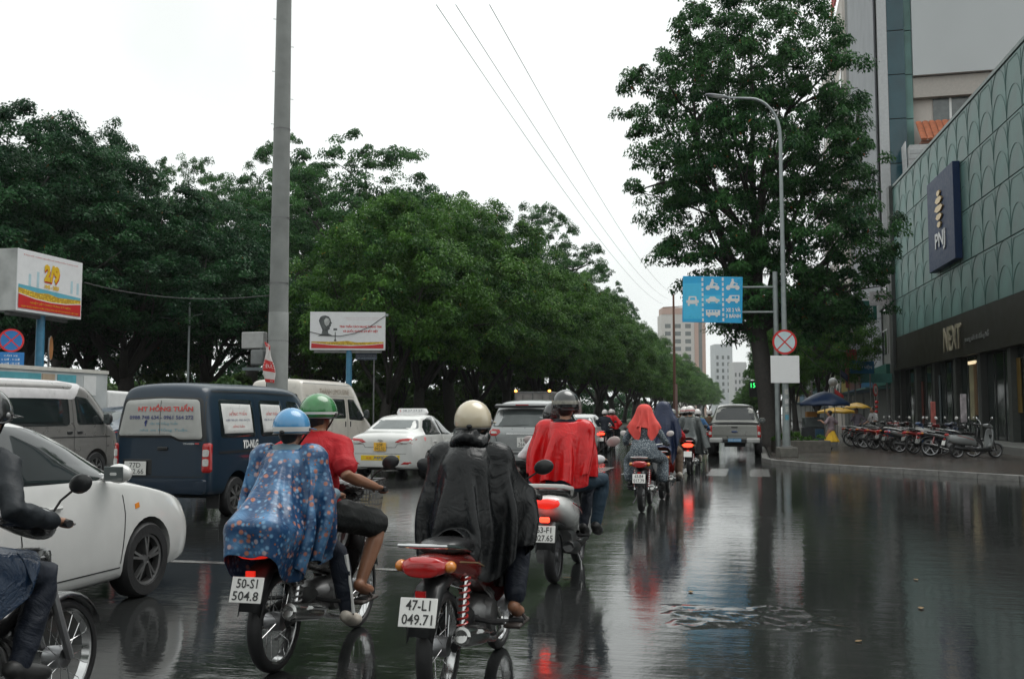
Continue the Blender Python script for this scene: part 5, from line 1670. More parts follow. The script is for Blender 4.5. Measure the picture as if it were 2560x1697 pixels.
def scooter(name, label, loc, rz=0.0, body=None, group=None, plate=('', ''), lamp='off', big=False, mirmat=None, lean=0.0, retro=False, accent=None):
    t = thing(name, label, 'scooter', (*loc, 0), rz, group)
    t.rotation_euler = (0, lean, rz)
    body = body or paint('scooter_white', (0.62, 0.62, 0.60), 0.25)
    WR = 0.235
    bike_wheel(t, -0.60, WR, 0.10, cast=True)
    bike_wheel(t, 0.64, WR, 0.09, cast=True)
    for s in (-1, 1):
        MB().tube([(s * 0.07, 0.64, WR), (s * 0.065, 0.57, 0.50), (s * 0.05, 0.50, 0.72)], 0.02, n=8).build('fork_leg', BLACKPL, t)
    ff = MB()
    rr = []
    for k in range(9):
        a = R(15) + R(140) * k / 8
        w = 0.075
        cy_, cz = 0.64 + (WR + 0.03) * math.cos(a), WR + (WR + 0.03) * math.sin(a)
        rr.append([(-w, cy_ - 0.05 * math.cos(a), cz - 0.05 * math.sin(a)), (-w * 0.6, cy_, cz), (w * 0.6, cy_, cz), (w, cy_ - 0.05 * math.cos(a), cz - 0.05 * math.sin(a))])
    ff.loft(rr, cap=False, closed=False)
    ff.build('front_fender', body, t, angle=60, solid=0.005)
    # bulky tail body
    mb = MB()
    if retro:
        mb.loft([section(0, -0.90, 0.60, 0.05, 0.05), section(0, -0.84, 0.60, 0.13, 0.12), section(0, -0.66, 0.58, 0.21, 0.17), section(0, -0.42, 0.56, 0.235, 0.18), section(0, -0.18, 0.54, 0.19, 0.17), section(0, -0.04, 0.48, 0.13, 0.15), section(0, 0.02, 0.42, 0.09, 0.10)])
    else:
        mb.loft([section(0, -0.93, 0.71, 0.08, 0.04), section(0, -0.88, 0.70, 0.15, 0.085), section(0, -0.70, 0.655, 0.185, 0.125), section(0, -0.42, 0.60, 0.195, 0.15), section(0, -0.16, 0.56, 0.17, 0.16), section(0, -0.02, 0.48, 0.13, 0.16), section(0, 0.03, 0.40, 0.09, 0.10)])
    mb.build('tail_body', body, t, angle=60, subsurf=1)
    for s in (-1, 1):
        MB().tube([(s * 0.188, -0.66, 0.70), (s * 0.205, -0.42, 0.64), (s * 0.178, -0.14, 0.56)], 0.006, n=5).build('side_trim', accent or REDLENS, t)
    # floor board and leg shield
    MB().box((0, 0.20, 0.285), (0.30, 0.46, 0.06)).build('floor_board', BLACKPL, t, bevel=0.02)
    MB().box((0, 0.15, 0.235), (0.22, 0.7, 0.07)).build('frame_tunnel', UNDER, t, bevel=0.02)
    rows = []
    ls = MB()
    for (z, y, w, c) in ((0.29, 0.42, 0.15, 0.02), (0.42, 0.45, 0.19, 0.05), (0.60, 0.49, 0.205, 0.07), (0.78, 0.50, 0.17, 0.06), (0.90, 0.48, 0.11, 0.03)):
        rows.append([(-w, y - c * 1.2, z), (-w * 0.6, y + 0.02, z), (0, y + 0.07, z), (w * 0.6, y + 0.02, z), (w, y - c * 1.2, z)])
    ls.loft(rows, cap=False, closed=False)
    ls.build('leg_shield', body, t, angle=80, solid=0.05, subsurf=1)
    cw = MB()
    cw.loft([section(0, 0.30, 1.0, 0.06, 0.03), section(0, 0.35, 1.0, 0.15, 0.05), section(0, 0.43, 0.985, 0.17, 0.075), section(0, 0.50, 0.965, 0.12, 0.08), section(0, 0.54, 0.95, 0.06, 0.05)])
    cw.build('handlebar_cowl', body, t, angle=60, subsurf=1)
    MB().ell((0, 0.525, 0.955), (0.085, 0.035, 0.06)).build('headlight', CLEARLENS, t)
    hb = MB().tube([(-0.36, 0.27, 1.02), (-0.22, 0.31, 1.02), (0, 0.40, 1.0), (0.22, 0.31, 1.02), (0.36, 0.27, 1.02)], 0.013, n=8).build('handlebar', BLACKPL, t)
    for s in (-1, 1):
        MB().tube([(s * 0.25, 0.305, 1.02), (s * 0.37, 0.265, 1.02)], 0.019, n=8).build('grip', RUBBER, hb)
        MB().tube([(s * 0.21, 0.35, 1.02), (s * 0.34, 0.325, 1.0)], 0.006, n=5).build('brake_lever', ALLOY, hb)
        m_ = MB().tube([(s * 0.20, 0.33, 1.02), (s * 0.27, 0.34, 1.12), (s * 0.36, 0.32, 1.18)], 0.007, n=5).build('mirror_stalk', CHROME if retro else BLACKPL, t)
        MB().ell((s * 0.41, 0.31, 1.21), (0.07, 0.022, 0.048), Matrix.Rotation(-s * 0.35, 3, 'Y'), nu=16, nv=8).build('mirror_head', mirmat or BLACKPL, m_)
    st_ = MB()
    st_.loft([section(0, 0.02, 0.70, 0.08, 0.03), section(0, -0.05, 0.735, 0.13, 0.045), section(0, -0.25, 0.755, 0.155, 0.05), section(0, -0.45, 0.785, 0.155, 0.05), section(0, -0.68, 0.81, 0.13, 0.04), section(0, -0.78, 0.805, 0.09, 0.025)])
    st_.build('seat', SEATM, t, angle=70, subsurf=1)
    MB().tube([(-0.15, -0.52, 0.77), (-0.19, -0.72, 0.83), (-0.15, -0.92, 0.86), (0, -0.965, 0.865), (0.15, -0.92, 0.86), (0.19, -0.72, 0.83), (0.15, -0.52, 0.77)], 0.016, n=8, flat=1.3).build('grab_rail', M('rail_white', (0.6, 0.6, 0.58), rough=0.3, coat=0.5) if not retro else CHROME, t)
    lm = {'off': REDLENS, 'dim': BRAKE_DIM, 'on': BRAKE}[lamp]
    tl = MB()
    tl.loft([section(0, -0.90, 0.715, 0.115, 0.042), section(0, -0.935, 0.71, 0.10, 0.038), section(0, -0.95, 0.705, 0.07, 0.024)])
    tl.build('tail_lamp', BRAKE_DIM if lamp == 'on' else lm, t, angle=60)
    rf = MB()
    rr = []
    for (y, z, w) in ((-0.60, 0.52, 0.10), (-0.80, 0.55, 0.10), (-0.92, 0.56, 0.09), (-0.99, 0.44, 0.085), (-1.02, 0.34, 0.075)):
        rr.append([(-w, y + 0.03, z - 0.03), (-w * 0.7, y, z), (w * 0.7, y, z), (w, y + 0.03, z - 0.03)])
    rf.loft(rr, cap=False, closed=False)
    rf.build('rear_fender', BLACKPL, t, angle=60, solid=0.006)
    MB().box((0, -0.985, 0.585), (0.085, 0.03, 0.045)).build('brake_lamp', BRAKE if lamp == 'on' else REDLENS, t, bevel=0.012)
    bike_plate(t, -1.02, 0.47, R(-14), *plate)
    en = MB()
    en.loft([section(-0.10, -0.66, 0.25, 0.045, 0.08), section(-0.10, -0.3, 0.27, 0.055, 0.10), section(-0.08, -0.05, 0.30, 0.06, 0.10)])
    en.loft([section(0.03, -0.40, 0.34, 0.10, 0.10), section(0.03, -0.15, 0.33, 0.10, 0.10)])
    en.build('engine', ENGINE, t, angle=40)
    A, B = Vector((0.15, -0.28, 0.27)), Vector((0.165, -0.78, 0.34))
    ex = MB().tube([(0.06, -0.1, 0.22), (0.12, -0.2, 0.22), tuple(A)], 0.017, n=8).build('exhaust_pipe', EXH, t)
    MB().tube([A, A.lerp(B, 0.1), A.lerp(B, 0.2), A.lerp(B, 0.92), B, B - Vector((0, -0.02, 0))], [0.025, 0.05, 0.058, 0.06, 0.045, 0.025], n=14).build('muffler', BLACKPL, ex)
    MB().tube([(-0.13, -0.56, 0.28), (-0.13, -0.44, 0.56)], 0.025, n=10).build('shock_absorber', BLACKPL, t)
    MB().tube([(0.10, -0.05, 0.23), (0.16, -0.12, 0.12), (0.17, -0.16, 0.05)], 0.011, n=6).build('centre_stand', STEEL, t)
    for s in (-1, 1):
        MB().tube([(s * 0.16, -0.28, 0.38), (s * 0.27, -0.29, 0.385)], 0.014, n=6).build('pillion_peg', RUBBER, t)
    return t
# ================================================================== people
def ik(a, c, l1, l2, pole):
    a, c = Vector(a), Vector(c)
    d = c - a
    L = min(d.length, (l1 + l2) * 0.999)
    u = d.normalized()
    c = a + u * L
    x = (l1 * l1 - l2 * l2 + L * L) / (2 * L)
    h = math.sqrt(max(0, l1 * l1 - x * x))
    p = Vector(pole)
    p = (p - u * p.dot(u)).normalized()
    return a + u * x + p * h, c

def remeshed(mb, voxel, smooth=6, mat=None, wr=0.0, seed=0, wl=0.16):
    o = mb.build('tmp', None)
    md = o.modifiers.new('r', 'REMESH')
    md.mode = 'VOXEL'
    md.voxel_size = voxel
    if smooth:
        s = o.modifiers.new('s', 'SMOOTH')
        s.iterations = smooth
        s.factor = 0.5
    me = evaluated(o)
    if wr:
        n = len(me.vertices)
        co = np.empty(n * 3, np.float32); me.vertices.foreach_get('co', co); co = co.reshape(-1, 3)
        no = np.empty(n * 3, np.float32); me.vertices.foreach_get('normal', no); no = no.reshape(-1, 3)
        g = np.random.default_rng(seed)
        h = np.zeros(n)
        for k in range(14):
            w = g.normal(0, 1, 3); w /= np.linalg.norm(w)
            f = 2 * PI / (wl * g.uniform(0.45, 1.5))
            h += (1 - np.abs(np.sin(co @ w * f * 0.5 + g.uniform(0, 6) + 1.2 * np.sin(co @ g.normal(0, 6, 3))))) * g.uniform(0.5, 1.0)
        h = (h - h.mean()) / 4
        co += no * (h * wr)[:, None]
        me.vertices.foreach_set('co', co.reshape(-1).astype(np.float32))
        me.update()
    me.shade_smooth()
    return me

class Pose:
    """joints of a person in the local frame of the bike or of the spot they stand on"""
    def __init__(s, hip, lean=0.10, hands=None, feet=None, scale=1.0, head=(0, 0.05, 0.0), side=0.0, standing=False, knee_out=0.35, torso=0.50, elbow=0.55):
        k = scale
        s.k = k
        s.hip = Vector(hip)
        s.neck = s.hip + Vector((side, lean, math.sqrt(max(0.01, (torso * k) ** 2 - lean ** 2 - side ** 2))))
        s.chest = s.hip.lerp(s.neck, 0.68) - Vector((0, 0.015, 0))
        s.head = s.neck + Vector((head[0], head[1], 0.165 * k + head[2]))
        s.sh = {q: s.neck + Vector((q * 0.175 * k, -0.01, -0.055 * k)) for q in (-1, 1)}
        s.hj = {q: s.hip + Vector((q * 0.095 * k, 0.0, -0.02)) for q in (-1, 1)}
        s.el, s.wr, s.kn, s.an = {}, {}, {}, {}
        for q in (-1, 1):
            h = hands[0 if q < 0 else 1]
            s.el[q], s.wr[q] = ik(s.sh[q], h, 0.29 * k, 0.27 * k, (q * elbow, -0.25, -0.75))
            f = feet[0 if q < 0 else 1]
            s.kn[q], s.an[q] = ik(s.hj[q], f, 0.42 * k, 0.42 * k, (q * knee_out, 1.0, 0.25) if not standing else (q * 0.05, 1, 0))
    def caps(s, grow=0.0):
        k = s.k
        c = [(s.hip + Vector((0, 0, 0.02)), s.chest, 0.135 * k + grow), (s.chest, s.neck - Vector((0, 0, 0.08)), 0.15 * k + grow), (s.sh[-1], s.sh[1], 0.075 * k + grow)]
        for q in (-1, 1):
            c += [(s.sh[q], s.el[q], 0.058 * k + grow), (s.el[q], s.wr[q], 0.045 * k + grow), (s.hj[q], s.kn[q], 0.085 * k + grow), (s.kn[q], s.an[q], 0.06 * k + grow)]
        c.append((s.head, s.head + Vector((0, 0, 0.02)), 0.12 * k + grow))
        return c

def add_torso(mb, p, g=0.0):
    k = p.k
    up = (p.neck - p.hip).normalized()
    rot = Vector((0, 0, 1)).rotation_difference(up).to_matrix()
    mb.ell(p.hip + up * 0.02, ((0.165 + g) * k, (0.125 + g) * k, (0.12 + g) * k), rot)
    mb.ell(p.hip.lerp(p.neck, 0.35), ((0.145 + g) * k, (0.11 + g) * k, (0.16 + g) * k), rot)
    mb.ell(p.hip.lerp(p.neck, 0.68), ((0.175 + g) * k, (0.118 + g) * k, (0.17 + g) * k), rot)
    mb.tube([p.sh[-1], p.neck - up * 0.035 * k, p.sh[1]], [(0.062 + g) * k, (0.075 + g) * k, (0.062 + g) * k], n=10, round_ends=True)
def add_arm(mb, p, q, g=0.0, upto=1.0):
    k = p.k
    pts = [p.sh[q], p.sh[q].lerp(p.el[q], 0.5), p.el[q]]
    rad = [(0.056 + g) * k, (0.052 + g) * k, (0.042 + g) * k]
    if upto >= 1.0:
        pts += [p.el[q].lerp(p.wr[q], 0.35), p.wr[q]]
        rad += [(0.043 + g) * k, (0.028 + g) * k]
    else:
        e = p.sh[q].lerp(p.el[q], upto)
        pts = [p.sh[q], p.sh[q].lerp(e, 0.5), e]
        rad = [(0.060 + g) * k, (0.060 + g) * k, (0.060 + g * 1.5) * k]
    mb.tube(pts, rad, n=10, round_ends=True)
def add_leg(mb, p, q, g=0.0, upto=1.0, base=True):
    k = p.k
    pts = [p.hj[q], p.hj[q].lerp(p.kn[q], 0.5), p.kn[q]]
    rad = [(0.092 + g) * k, (0.080 + g) * k, (0.060 + g) * k]
    if upto >= 1.0:
        pts += [p.kn[q].lerp(p.an[q], 0.3), p.an[q]]
        rad += [(0.060 + g) * k, (0.038 + g) * k]
    elif upto > 0.5:
        e = p.kn[q].lerp(p.an[q], (upto - 0.5) * 2)
        pts += [e]; rad += [(0.062 + g) * k]
    else:
        e = p.hj[q].lerp(p.kn[q], upto * 2)
        pts = [p.hj[q], e]; rad = [(0.098 + g) * k, (0.088 + g) * k]
    mb.tube(pts, rad, n=10, round_ends=True)
def add_foot(mb, p, q, g=0.0, fwd=(0, 1, -0.05)):
    k = p.k
    f = Vector(fwd).normalized()
    a = p.an[q]
    mb.tube([a + Vector((0, 0, -0.01)) - f * 0.04 * k, a + Vector((0, 0, -0.045 * k)) + f * 0.05 * k, a + Vector((0, 0, -0.06 * k)) + f * 0.13 * k, a + Vector((0, 0, -0.065 * k)) + f * 0.18 * k],
            [(0.038 + g) * k, (0.042 + g) * k, (0.038 + g) * k, (0.026 + g) * k], n=10, round_ends=True)
def add_hand(mb, p, q, grip=True):
    """palm and five separate fingers closed round a bar along x, or relaxed"""
    k = p.k
    w = p.wr[q]
    d = (w - p.el[q]).normalized()
    if grip:
        d = (d * 0.25 + Vector((0, 0.75, -0.12))).normalized()
    side = Vector((1, 0, 0)) * q
    palm = w + d * 0.045 * k
    mb.tube([w, w + d * 0.03 * k, w + d * 0.085 * k], [0.026 * k, 0.034 * k, 0.033 * k], n=8, round_ends=True, flat=0.6)
    L = (0.072, 0.080, 0.076, 0.062)
    for i in range(4):
        b = w + d * 0.085 * k + side * (0.026 - 0.0185 * i) * k
        dn = Vector((0, 0.15, -1))
        if grip:
            p1 = b + (d * 0.7 + Vector((0, 0, 0.1))).normalized() * L[i] * 0.42 * k
            p2 = p1 + (d * 0.25 + dn).normalized() * L[i] * 0.36 * k
            p3 = p2 + (-d * 0.8 + dn * 0.35).normalized() * L[i] * 0.30 * k
        else:
            p1 = b + (d + dn * 0.15).normalized() * L[i] * 0.45 * k
            p2 = p1 + (d + dn * 0.5).normalized() * L[i] * 0.33 * k
            p3 = p2 + (d * 0.8 + dn * 0.8).normalized() * L[i] * 0.26 * k
        mb.tube([b - d * 0.01, p1, p2, p3], [0.0095 * k, 0.009 * k, 0.0085 * k, 0.007 * k], n=7, round_ends=True)
    tb = w + d * 0.03 * k - side * 0.030 * k
    t1 = tb + (d * 0.7 - side * 0.6 + Vector((0, 0, -0.2))).normalized() * 0.04 * k
    t2 = t1 + (d * 0.9 + side * 0.2 + Vector((0, 0, -0.5))).normalized() * 0.034 * k
    mb.tube([tb, t1, t2], [0.012 * k, 0.0105 * k, 0.008 * k], n=7, round_ends=True)
def add_head(mb, p, yaw=0.0):
    k = p.k
    rot = Matrix.Rotation(yaw, 3, 'Z')
    h = p.head
    f = lambda x, y, z: h + rot @ (Vector((x, y, z)) * k)
    mb.tube([p.neck - Vector((0, 0, 0.05)), p.neck + Vector((0, 0, 0.03)), f(0, -0.01, -0.06)], [0.062 * k, 0.054 * k, 0.052 * k], n=10, round_ends=True)
    mb.ell(f(0, -0.012, 0.022), (0.077 * k, 0.097 * k, 0.095 * k), rot)
    mb.ell(f(0, 0.022, -0.045), (0.060 * k, 0.070 * k, 0.072 * k), rot)
    mb.ell(f(0, 0.065, -0.092), (0.030 * k, 0.026 * k, 0.024 * k), rot)          # chin
    mb.tube([f(0, 0.083, 0.012), f(0, 0.108, -0.032), f(0, 0.088, -0.044)], [0.010 * k, 0.016 * k, 0.010 * k], n=7, round_ends=True)   # nose
    mb.tube([f(-0.022, 0.084, -0.068), f(0, 0.092, -0.066), f(0.022, 0.084, -0.068)], 0.009 * k, n=6, round_ends=True)                  # lips
    for q in (-1, 1):
        mb.ell(f(q * 0.078, -0.012, -0.022), (0.010 * k, 0.020 * k, 0.032 * k), rot, nu=8, nv=6)      # ears
        mb.ell(f(q * 0.030, 0.076, 0.004), (0.013 * k, 0.010 * k, 0.010 * k), rot, nu=8, nv=6)        # eyes

def person(name, label, loc, rz, p, skin=None, shirt=None, sleeve=1.0, pants=None, pant_len=1.0, shoes=None, hair=True, voxel=0.012, yaw=0.0, grip=True, group=None, wr=0.012, lean=0.0, long_hair=False, foot_fwd=(0, 1, -0.05), seed=1, skirt=None, z=0.0):
    t = thing(name, label, 'person', (*loc, z), rz, group)
    t.rotation_euler = (0, lean, rz)
    skin = skin or SKIN
    mb = MB()
    add_torso(mb, p); add_head(mb, p, yaw)
    for q in (-1, 1):
        add_arm(mb, p, q); add_leg(mb, p, q); add_foot(mb, p, q, fwd=foot_fwd); add_hand(mb, p, q, grip)
    obj_from_mesh('body', remeshed(mb, voxel * 0.75, 3), skin, t)
    if shirt:
        mb = MB()
        add_torso(mb, p, 0.016)
        for q in (-1, 1):
            add_arm(mb, p, q, 0.014, sleeve)
        up = (p.neck - p.hip)
        mb.tube([p.neck - up * 0.05, p.neck + up * 0.05], [0.075 * p.k, 0.066 * p.k], n=12)
        obj_from_mesh('shirt', remeshed(mb, voxel, 4, wr=wr, seed=seed), shirt, t)
    if pants:
        mb = MB()
        mb.ell(p.hip + Vector((0, 0, -0.01)), (0.178 * p.k, 0.145 * p.k, 0.12 * p.k))
        for q in (-1, 1):
            add_leg(mb, p, q, 0.014, pant_len)
        obj_from_mesh('trousers', remeshed(mb, voxel, 4, wr=wr, seed=seed + 5), pants, t)
    if shoes:
        for q in (-1, 1):
            mb = MB(); add_foot(mb, p, q, 0.010, foot_fwd)
            obj_from_mesh('shoe', remeshed(mb, voxel * 0.8, 2), shoes, t)
    if hair:
        mb = MB()
        k = p.k
        rot = Matrix.Rotation(yaw, 3, 'Z')
        f = lambda x, y, z_: p.head + rot @ (Vector((x, y, z_)) * k)
        mb.ell(f(0, -0.028, 0.034), (0.086 * k, 0.100 * k, 0.096 * k), rot)
        mb.ell(f(0, -0.060, -0.02), (0.074 * k, 0.060 * k, 0.085 * k), rot)
        if long_hair:
            mb.tube([f(0, -0.085, -0.02), f(0, -0.115, -0.14), f(0, -0.12, -0.28)], [0.06 * k, 0.055 * k, 0.03 * k], n=10, round_ends=True)
        obj_from_mesh('hair', remeshed(mb, voxel, 3, wr=0.006, seed=3, wl=0.05), HAIR, t)
    return t

def helmet(parent, p, mat, band=None, brim=True, yaw=0.0, size=1.0, tilt=0.0, deep=0.30, brimmat=None, goggles=None, faceshield=False):
    """half-shell helmet on the head"""
    k = p.k * size
    rot = Matrix.Rotation(yaw, 3, 'Z') @ Matrix.Rotation(tilt, 3, 'X')
    c = p.head + Vector((0, -0.012, 0.018)) * p.k
    rx, ry, rz_ = 0.122 * k, 0.148 * k, 0.132 * k
    mb = MB()
    rings = []
    n = 28
    for i in range(12):
        ph = -deep + (PI / 2 - 0.02 + deep) * i / 11
        ring = []
        for j in range(n):
            a = 2 * PI * j / n
            low = 0.0
            if i == 0:
                low = 0.030 * k * max(0, math.sin(a))     # raised at the forehead
            ring.append(c + rot @ Vector((rx * math.cos(ph) * math.cos(a), ry * math.cos(ph) * math.sin(a), rz_ * math.sin(ph) + low)))
        rings.append(ring)
    mb.loft(rings, cap=False)
    mb.f.append(tuple(len(mb.v) - n + j for j in range(n)))
    h = mb.build('helmet', mat, parent, angle=180, solid=0.014)
    rim = []
    for j in range(n + 1):
        a = 2 * PI * j / n
        rim.append(c + rot @ Vector((rx * math.cos(-deep) * math.cos(a), ry * math.cos(-deep) * math.sin(a), rz_ * math.sin(-deep) + 0.030 * k * max(0, math.sin(a)))))
    MB().tube(rim, 0.007 * k, n=6).build('helmet_rim', BLACKPL, h)
    MB().ell(c + rot @ Vector((0, -ry * 0.985 * math.cos(-deep * 0.7), rz_ * math.sin(-deep * 0.7))), (0.020 * k, 0.012 * k, 0.014 * k), nu=10, nv=6).build('helmet_clip', BLACKPL, h)
    for q in (-1, 1):
        MB().ell(c + rot @ Vector((q * rx * 0.97, 0.03 * k, -0.01 * k)), (0.010 * k, 0.016 * k, 0.016 * k), nu=10, nv=6).build('helmet_rivet', STEEL, h)
    if band:
        z0, z1, bm_ = band
        rr = []
        for ph in (z0, (z0 + z1) / 2, z1):
            rr.append([c + rot @ Vector((rx * 1.012 * math.cos(ph) * math.cos(2 * PI * j / n), ry * 1.012 * math.cos(ph) * math.sin(2 * PI * j / n), rz_ * 1.012 * math.sin(ph))) for j in range(n)])
        MB().loft(rr, cap=False).build('helmet_band', bm_, h, angle=180)
    if brim:
        rows = []
        for f_ in (0.96, 1.15, 1.34):
            rows.append([c + rot @ Vector((rx * f_ * math.cos(a) * 0.98, ry * f_ * math.sin(a), rz_ * math.sin(-0.08) - 0.01 * (f_ - 1) * 3 * k)) for a in [R(30) + R(120) * j / 12 for j in range(13)]])
        MB().loft(rows, cap=False, closed=False).build('helmet_brim', brimmat or mat, h, angle=180, solid=0.006)
    if goggles:
        rr = []
        for ph in (-0.02, 0.12, 0.24):
            rr.append([c + rot @ Vector((rx * 1.03 * math.cos(ph) * math.cos(2 * PI * j / n), ry * 1.03 * math.cos(ph) * math.sin(2 * PI * j / n), rz_ * 1.03 * math.sin(ph))) for j in range(n)])
        MB().loft(rr, cap=False).build('goggle_strap', goggles, h, angle=180)
    if faceshield:
        rows = []
        for (ph, f_) in ((0.25, 1.06), (0.0, 1.14), (-0.35, 1.17), (-0.7, 1.16)):
            rows.append([c + rot @ Vector((rx * f_ * math.cos(a) * math.cos(ph * 0.4), ry * f_ * math.sin(a), rz_ * math.sin(ph) * 1.1)) for a in [R(-5) + R(190) * j / 16 for j in range(17)]])
        MB().loft(rows, cap=False, closed=False).build('face_shield', M('face_shield', (0.30, 0.28, 0.27), rough=0.1, alpha=0.45), h, angle=180, solid=0.003)
    for q in (-1, 1):
        MB().tube([c + rot @ Vector((q * rx * 0.9, 0.02 * k, rz_ * -0.28)), p.head + Vector((q * 0.066, 0.03, -0.07)) * p.k, p.head + Vector((q * 0.02, 0.045, -0.122)) * p.k], 0.006, n=5).build('chin_strap', BLACKPL, h)
    return h

# ---------------------------------------------------------------- cloth that falls over people and bikes
def drape(P0, caps, steps=130, wind=(0, 0, 0), pin_rings=1, iters=7, stretch=1.0, floor=0.12, closed=True, pin_mask=None, damp=0.985, fric=0.45, thick=0.012):
    """P0 (rings, segments, 3): rest shape and start of the sheet; capsules carry it; returns the fallen sheet"""
    P = P0.copy()
    Rn, S, _ = P.shape
    V = np.zeros_like(P)
    w = np.ones((Rn, S, 1))
    if pin_rings: w[:pin_rings] = 0
    if pin_mask is not None: w[pin_mask] = 0
    fixed = P0.copy()
    def rest(A, B): return np.linalg.norm(A - B, axis=-1, keepdims=True)
    nxt = lambda A: np.roll(A, -1, axis=1)
    g = np.array([0, 0, -9.8]) + np.array(wind)
    dt = 1 / 60
    jj = np.arange(S)
    sets = []
    def add(i0, j0, i1, j1, stiff):
        r = np.linalg.norm(P0[i0, j0] - P0[i1, j1], axis=-1, keepdims=True) * stretch
        sets.append((i0, j0, i1, j1, r, stiff))
    I, J = np.meshgrid(np.arange(Rn), np.arange(S), indexing='ij')
    lim = S if closed else S - 1
    for par in (0, 1):
        m = (J % 2 == par) & (J < lim)
        add(I[m], J[m], I[m], (J[m] + 1) % S, 1.0)
        m = (I % 2 == par) & (I < Rn - 1)
        add(I[m], J[m], I[m] + 1, J[m], 1.0)
        m = (I % 2 == par) & (I < Rn - 1) & (J < lim)
        add(I[m], J[m], I[m] + 1, (J[m] + 1) % S, 0.35)
        add(I[m], (J[m] + 1) % S, I[m] + 1, J[m], 0.35)
    for par in range(4):
        m = (I % 4 == par) & (I < Rn - 2)
        add(I[m], J[m], I[m] + 2, J[m], 0.10)
        m = (J % 4 == par) & (J < (S if closed else S - 2))
        add(I[m], J[m], I[m], (J[m] + 2) % S, 0.10)
    C = [(np.array(a), np.array(b), r + thick) for a, b, r in caps]
    rng_ = np.random.default_rng(4)
    V += rng_.normal(0, 0.05, V.shape)
    for st in range(steps):
        gust = 1 + 0.4 * math.sin(st * 0.21)
        V = (V + (np.array([0, 0, -9.8]) + np.array(wind) * gust) * dt * w) * damp
        Q = P + V * dt * w
        hitm = np.zeros((Rn, S, 1), bool)
        for it in range(iters):
            for (i0, j0, i1, j1, r, kf) in sets:
                A, B = Q[i0, j0], Q[i1, j1]
                d = B - A
                L = np.maximum(np.linalg.norm(d, axis=-1, keepdims=True), 1e-6)
                wa, wb = w[i0, j0], w[i1, j1]
                ws = np.maximum(wa + wb, 1e-6)
                cor = d / L * (L - r) * kf
                Q[i0, j0] = A + cor * wa / ws
                Q[i1, j1] = B - cor * wb / ws
            if it % 2 == 1 or it == iters - 1:
                for a, b, r in C:
                    ab = b - a
                    tt = np.clip(((Q - a) @ ab) / max(ab @ ab, 1e-9), 0, 1)[..., None]
                    cl = a + tt * ab
                    d = Q - cl
                    L = np.linalg.norm(d, axis=-1, keepdims=True)
                    ins = L < r
                    Q = np.where(ins & (w > 0), cl + d / np.maximum(L, 1e-6) * r, Q)
                    hitm |= ins
                Q[..., 2] = np.maximum(Q[..., 2], floor)
        V = (Q - P) / dt
        V = np.where(hitm, V * fric, V)
        sp = np.linalg.norm(V, axis=-1, keepdims=True)
        V = np.where(sp > 6, V / np.maximum(sp, 1e-6) * 6, V)
        P = Q
    return P

def cloth_object(name, P, mat, parent, closed=True, thick=0.004, sub=1):
    Rn, S, _ = P.shape
    mb = MB()
    mb.v = [tuple(p) for p in P.reshape(-1, 3)]
    for i in range(Rn - 1):
        for j in range(S if closed else S - 1):
            k = (j + 1) % S
            mb.f.append((i * S + j, i * S + k, (i + 1) * S + k, (i + 1) * S + j))
    return mb.build(name, mat, parent, angle=180, subsurf=sub, solid=thick)

def poncho(parent, p, mat, length, caps, rings=34, segs=84, steps=130, wind=(0, -1.5, 0), neck_r=0.085, name='poncho', lift=0.0, thick=0.004, iters=7, tuck=0.0, bulge=0.0, axis=(0, -0.2)):
    c = np.array(p.neck + Vector((0, -0.005, 0.035)))
    P0 = np.zeros((rings + 1, segs, 3))
    for i in range(rings + 1):
        f = i / rings
        for j in range(segs):
            a = 2 * PI * j / segs
            L = length(a)
            r = neck_r + (L - neck_r) * f
            P0[i, j] = c + np.array([r * math.cos(a), r * math.sin(a), -0.10 * min(r, 0.25) / 0.25 + lift * (r - 0.25 if r > 0.25 else 0)])
    P = drape(P0, caps, steps=steps, wind=wind, iters=iters)
    for i in range(rings + 1):                 # air caught under the sheet, hem blown in
        f = i / rings
        s = 1 + bulge * math.sin(PI * min(1, f * 1.15)) - tuck * max(0, (f - 0.55) / 0.45) ** 1.5
        P[i, :, 0] = axis[0] + (P[i, :, 0] - axis[0]) * s
        P[i, :, 1] = axis[1] + (P[i, :, 1] - axis[1]) * (1 + (s - 1) * 0.6)
    return cloth_object(name, P, mat, parent, thick=thick)
def rect_len(fr, bk, sd, pw=4.0):
    """hem distance by direction: front, back, sides (super-ellipse)"""
    def f(a):
        c, s = math.cos(a), math.sin(a)
        yl = fr if s > 0 else bk
        return (abs(c / sd) ** pw + abs(s / yl) ** pw) ** (-1 / pw)
    return f
BIKE_CAPS = [(Vector((0, 0.0, 0.70)), Vector((0, -0.78, 0.765)), 0.11), (Vector((0, -0.5, 0.60)), Vector((0, 0.1, 0.5)), 0.14), (Vector((0, 0.40, 0.93)), Vector((0, 0.30, 0.96)), 0.10), (Vector((0, -0.60, 0.30)), Vector((0, -0.75, 0.42)), 0.16),
             (Vector((-0.36, 0.24, 0.985)), Vector((0.36, 0.24, 0.985)), 0.03), (Vector((0.17, -0.35, 0.30)), Vector((0.17, -0.8, 0.38)), 0.06), (Vector((-0.07, -0.88, 0.80)), Vector((-0.07, -0.6, 0.78)), 0.10), (Vector((0.07, -0.88, 0.80)), Vector((0.07, -0.6, 0.78)), 0.10), (Vector((0, -0.86, 0.72)), Vector((0, -0.7, 0.7)), 0.12)]
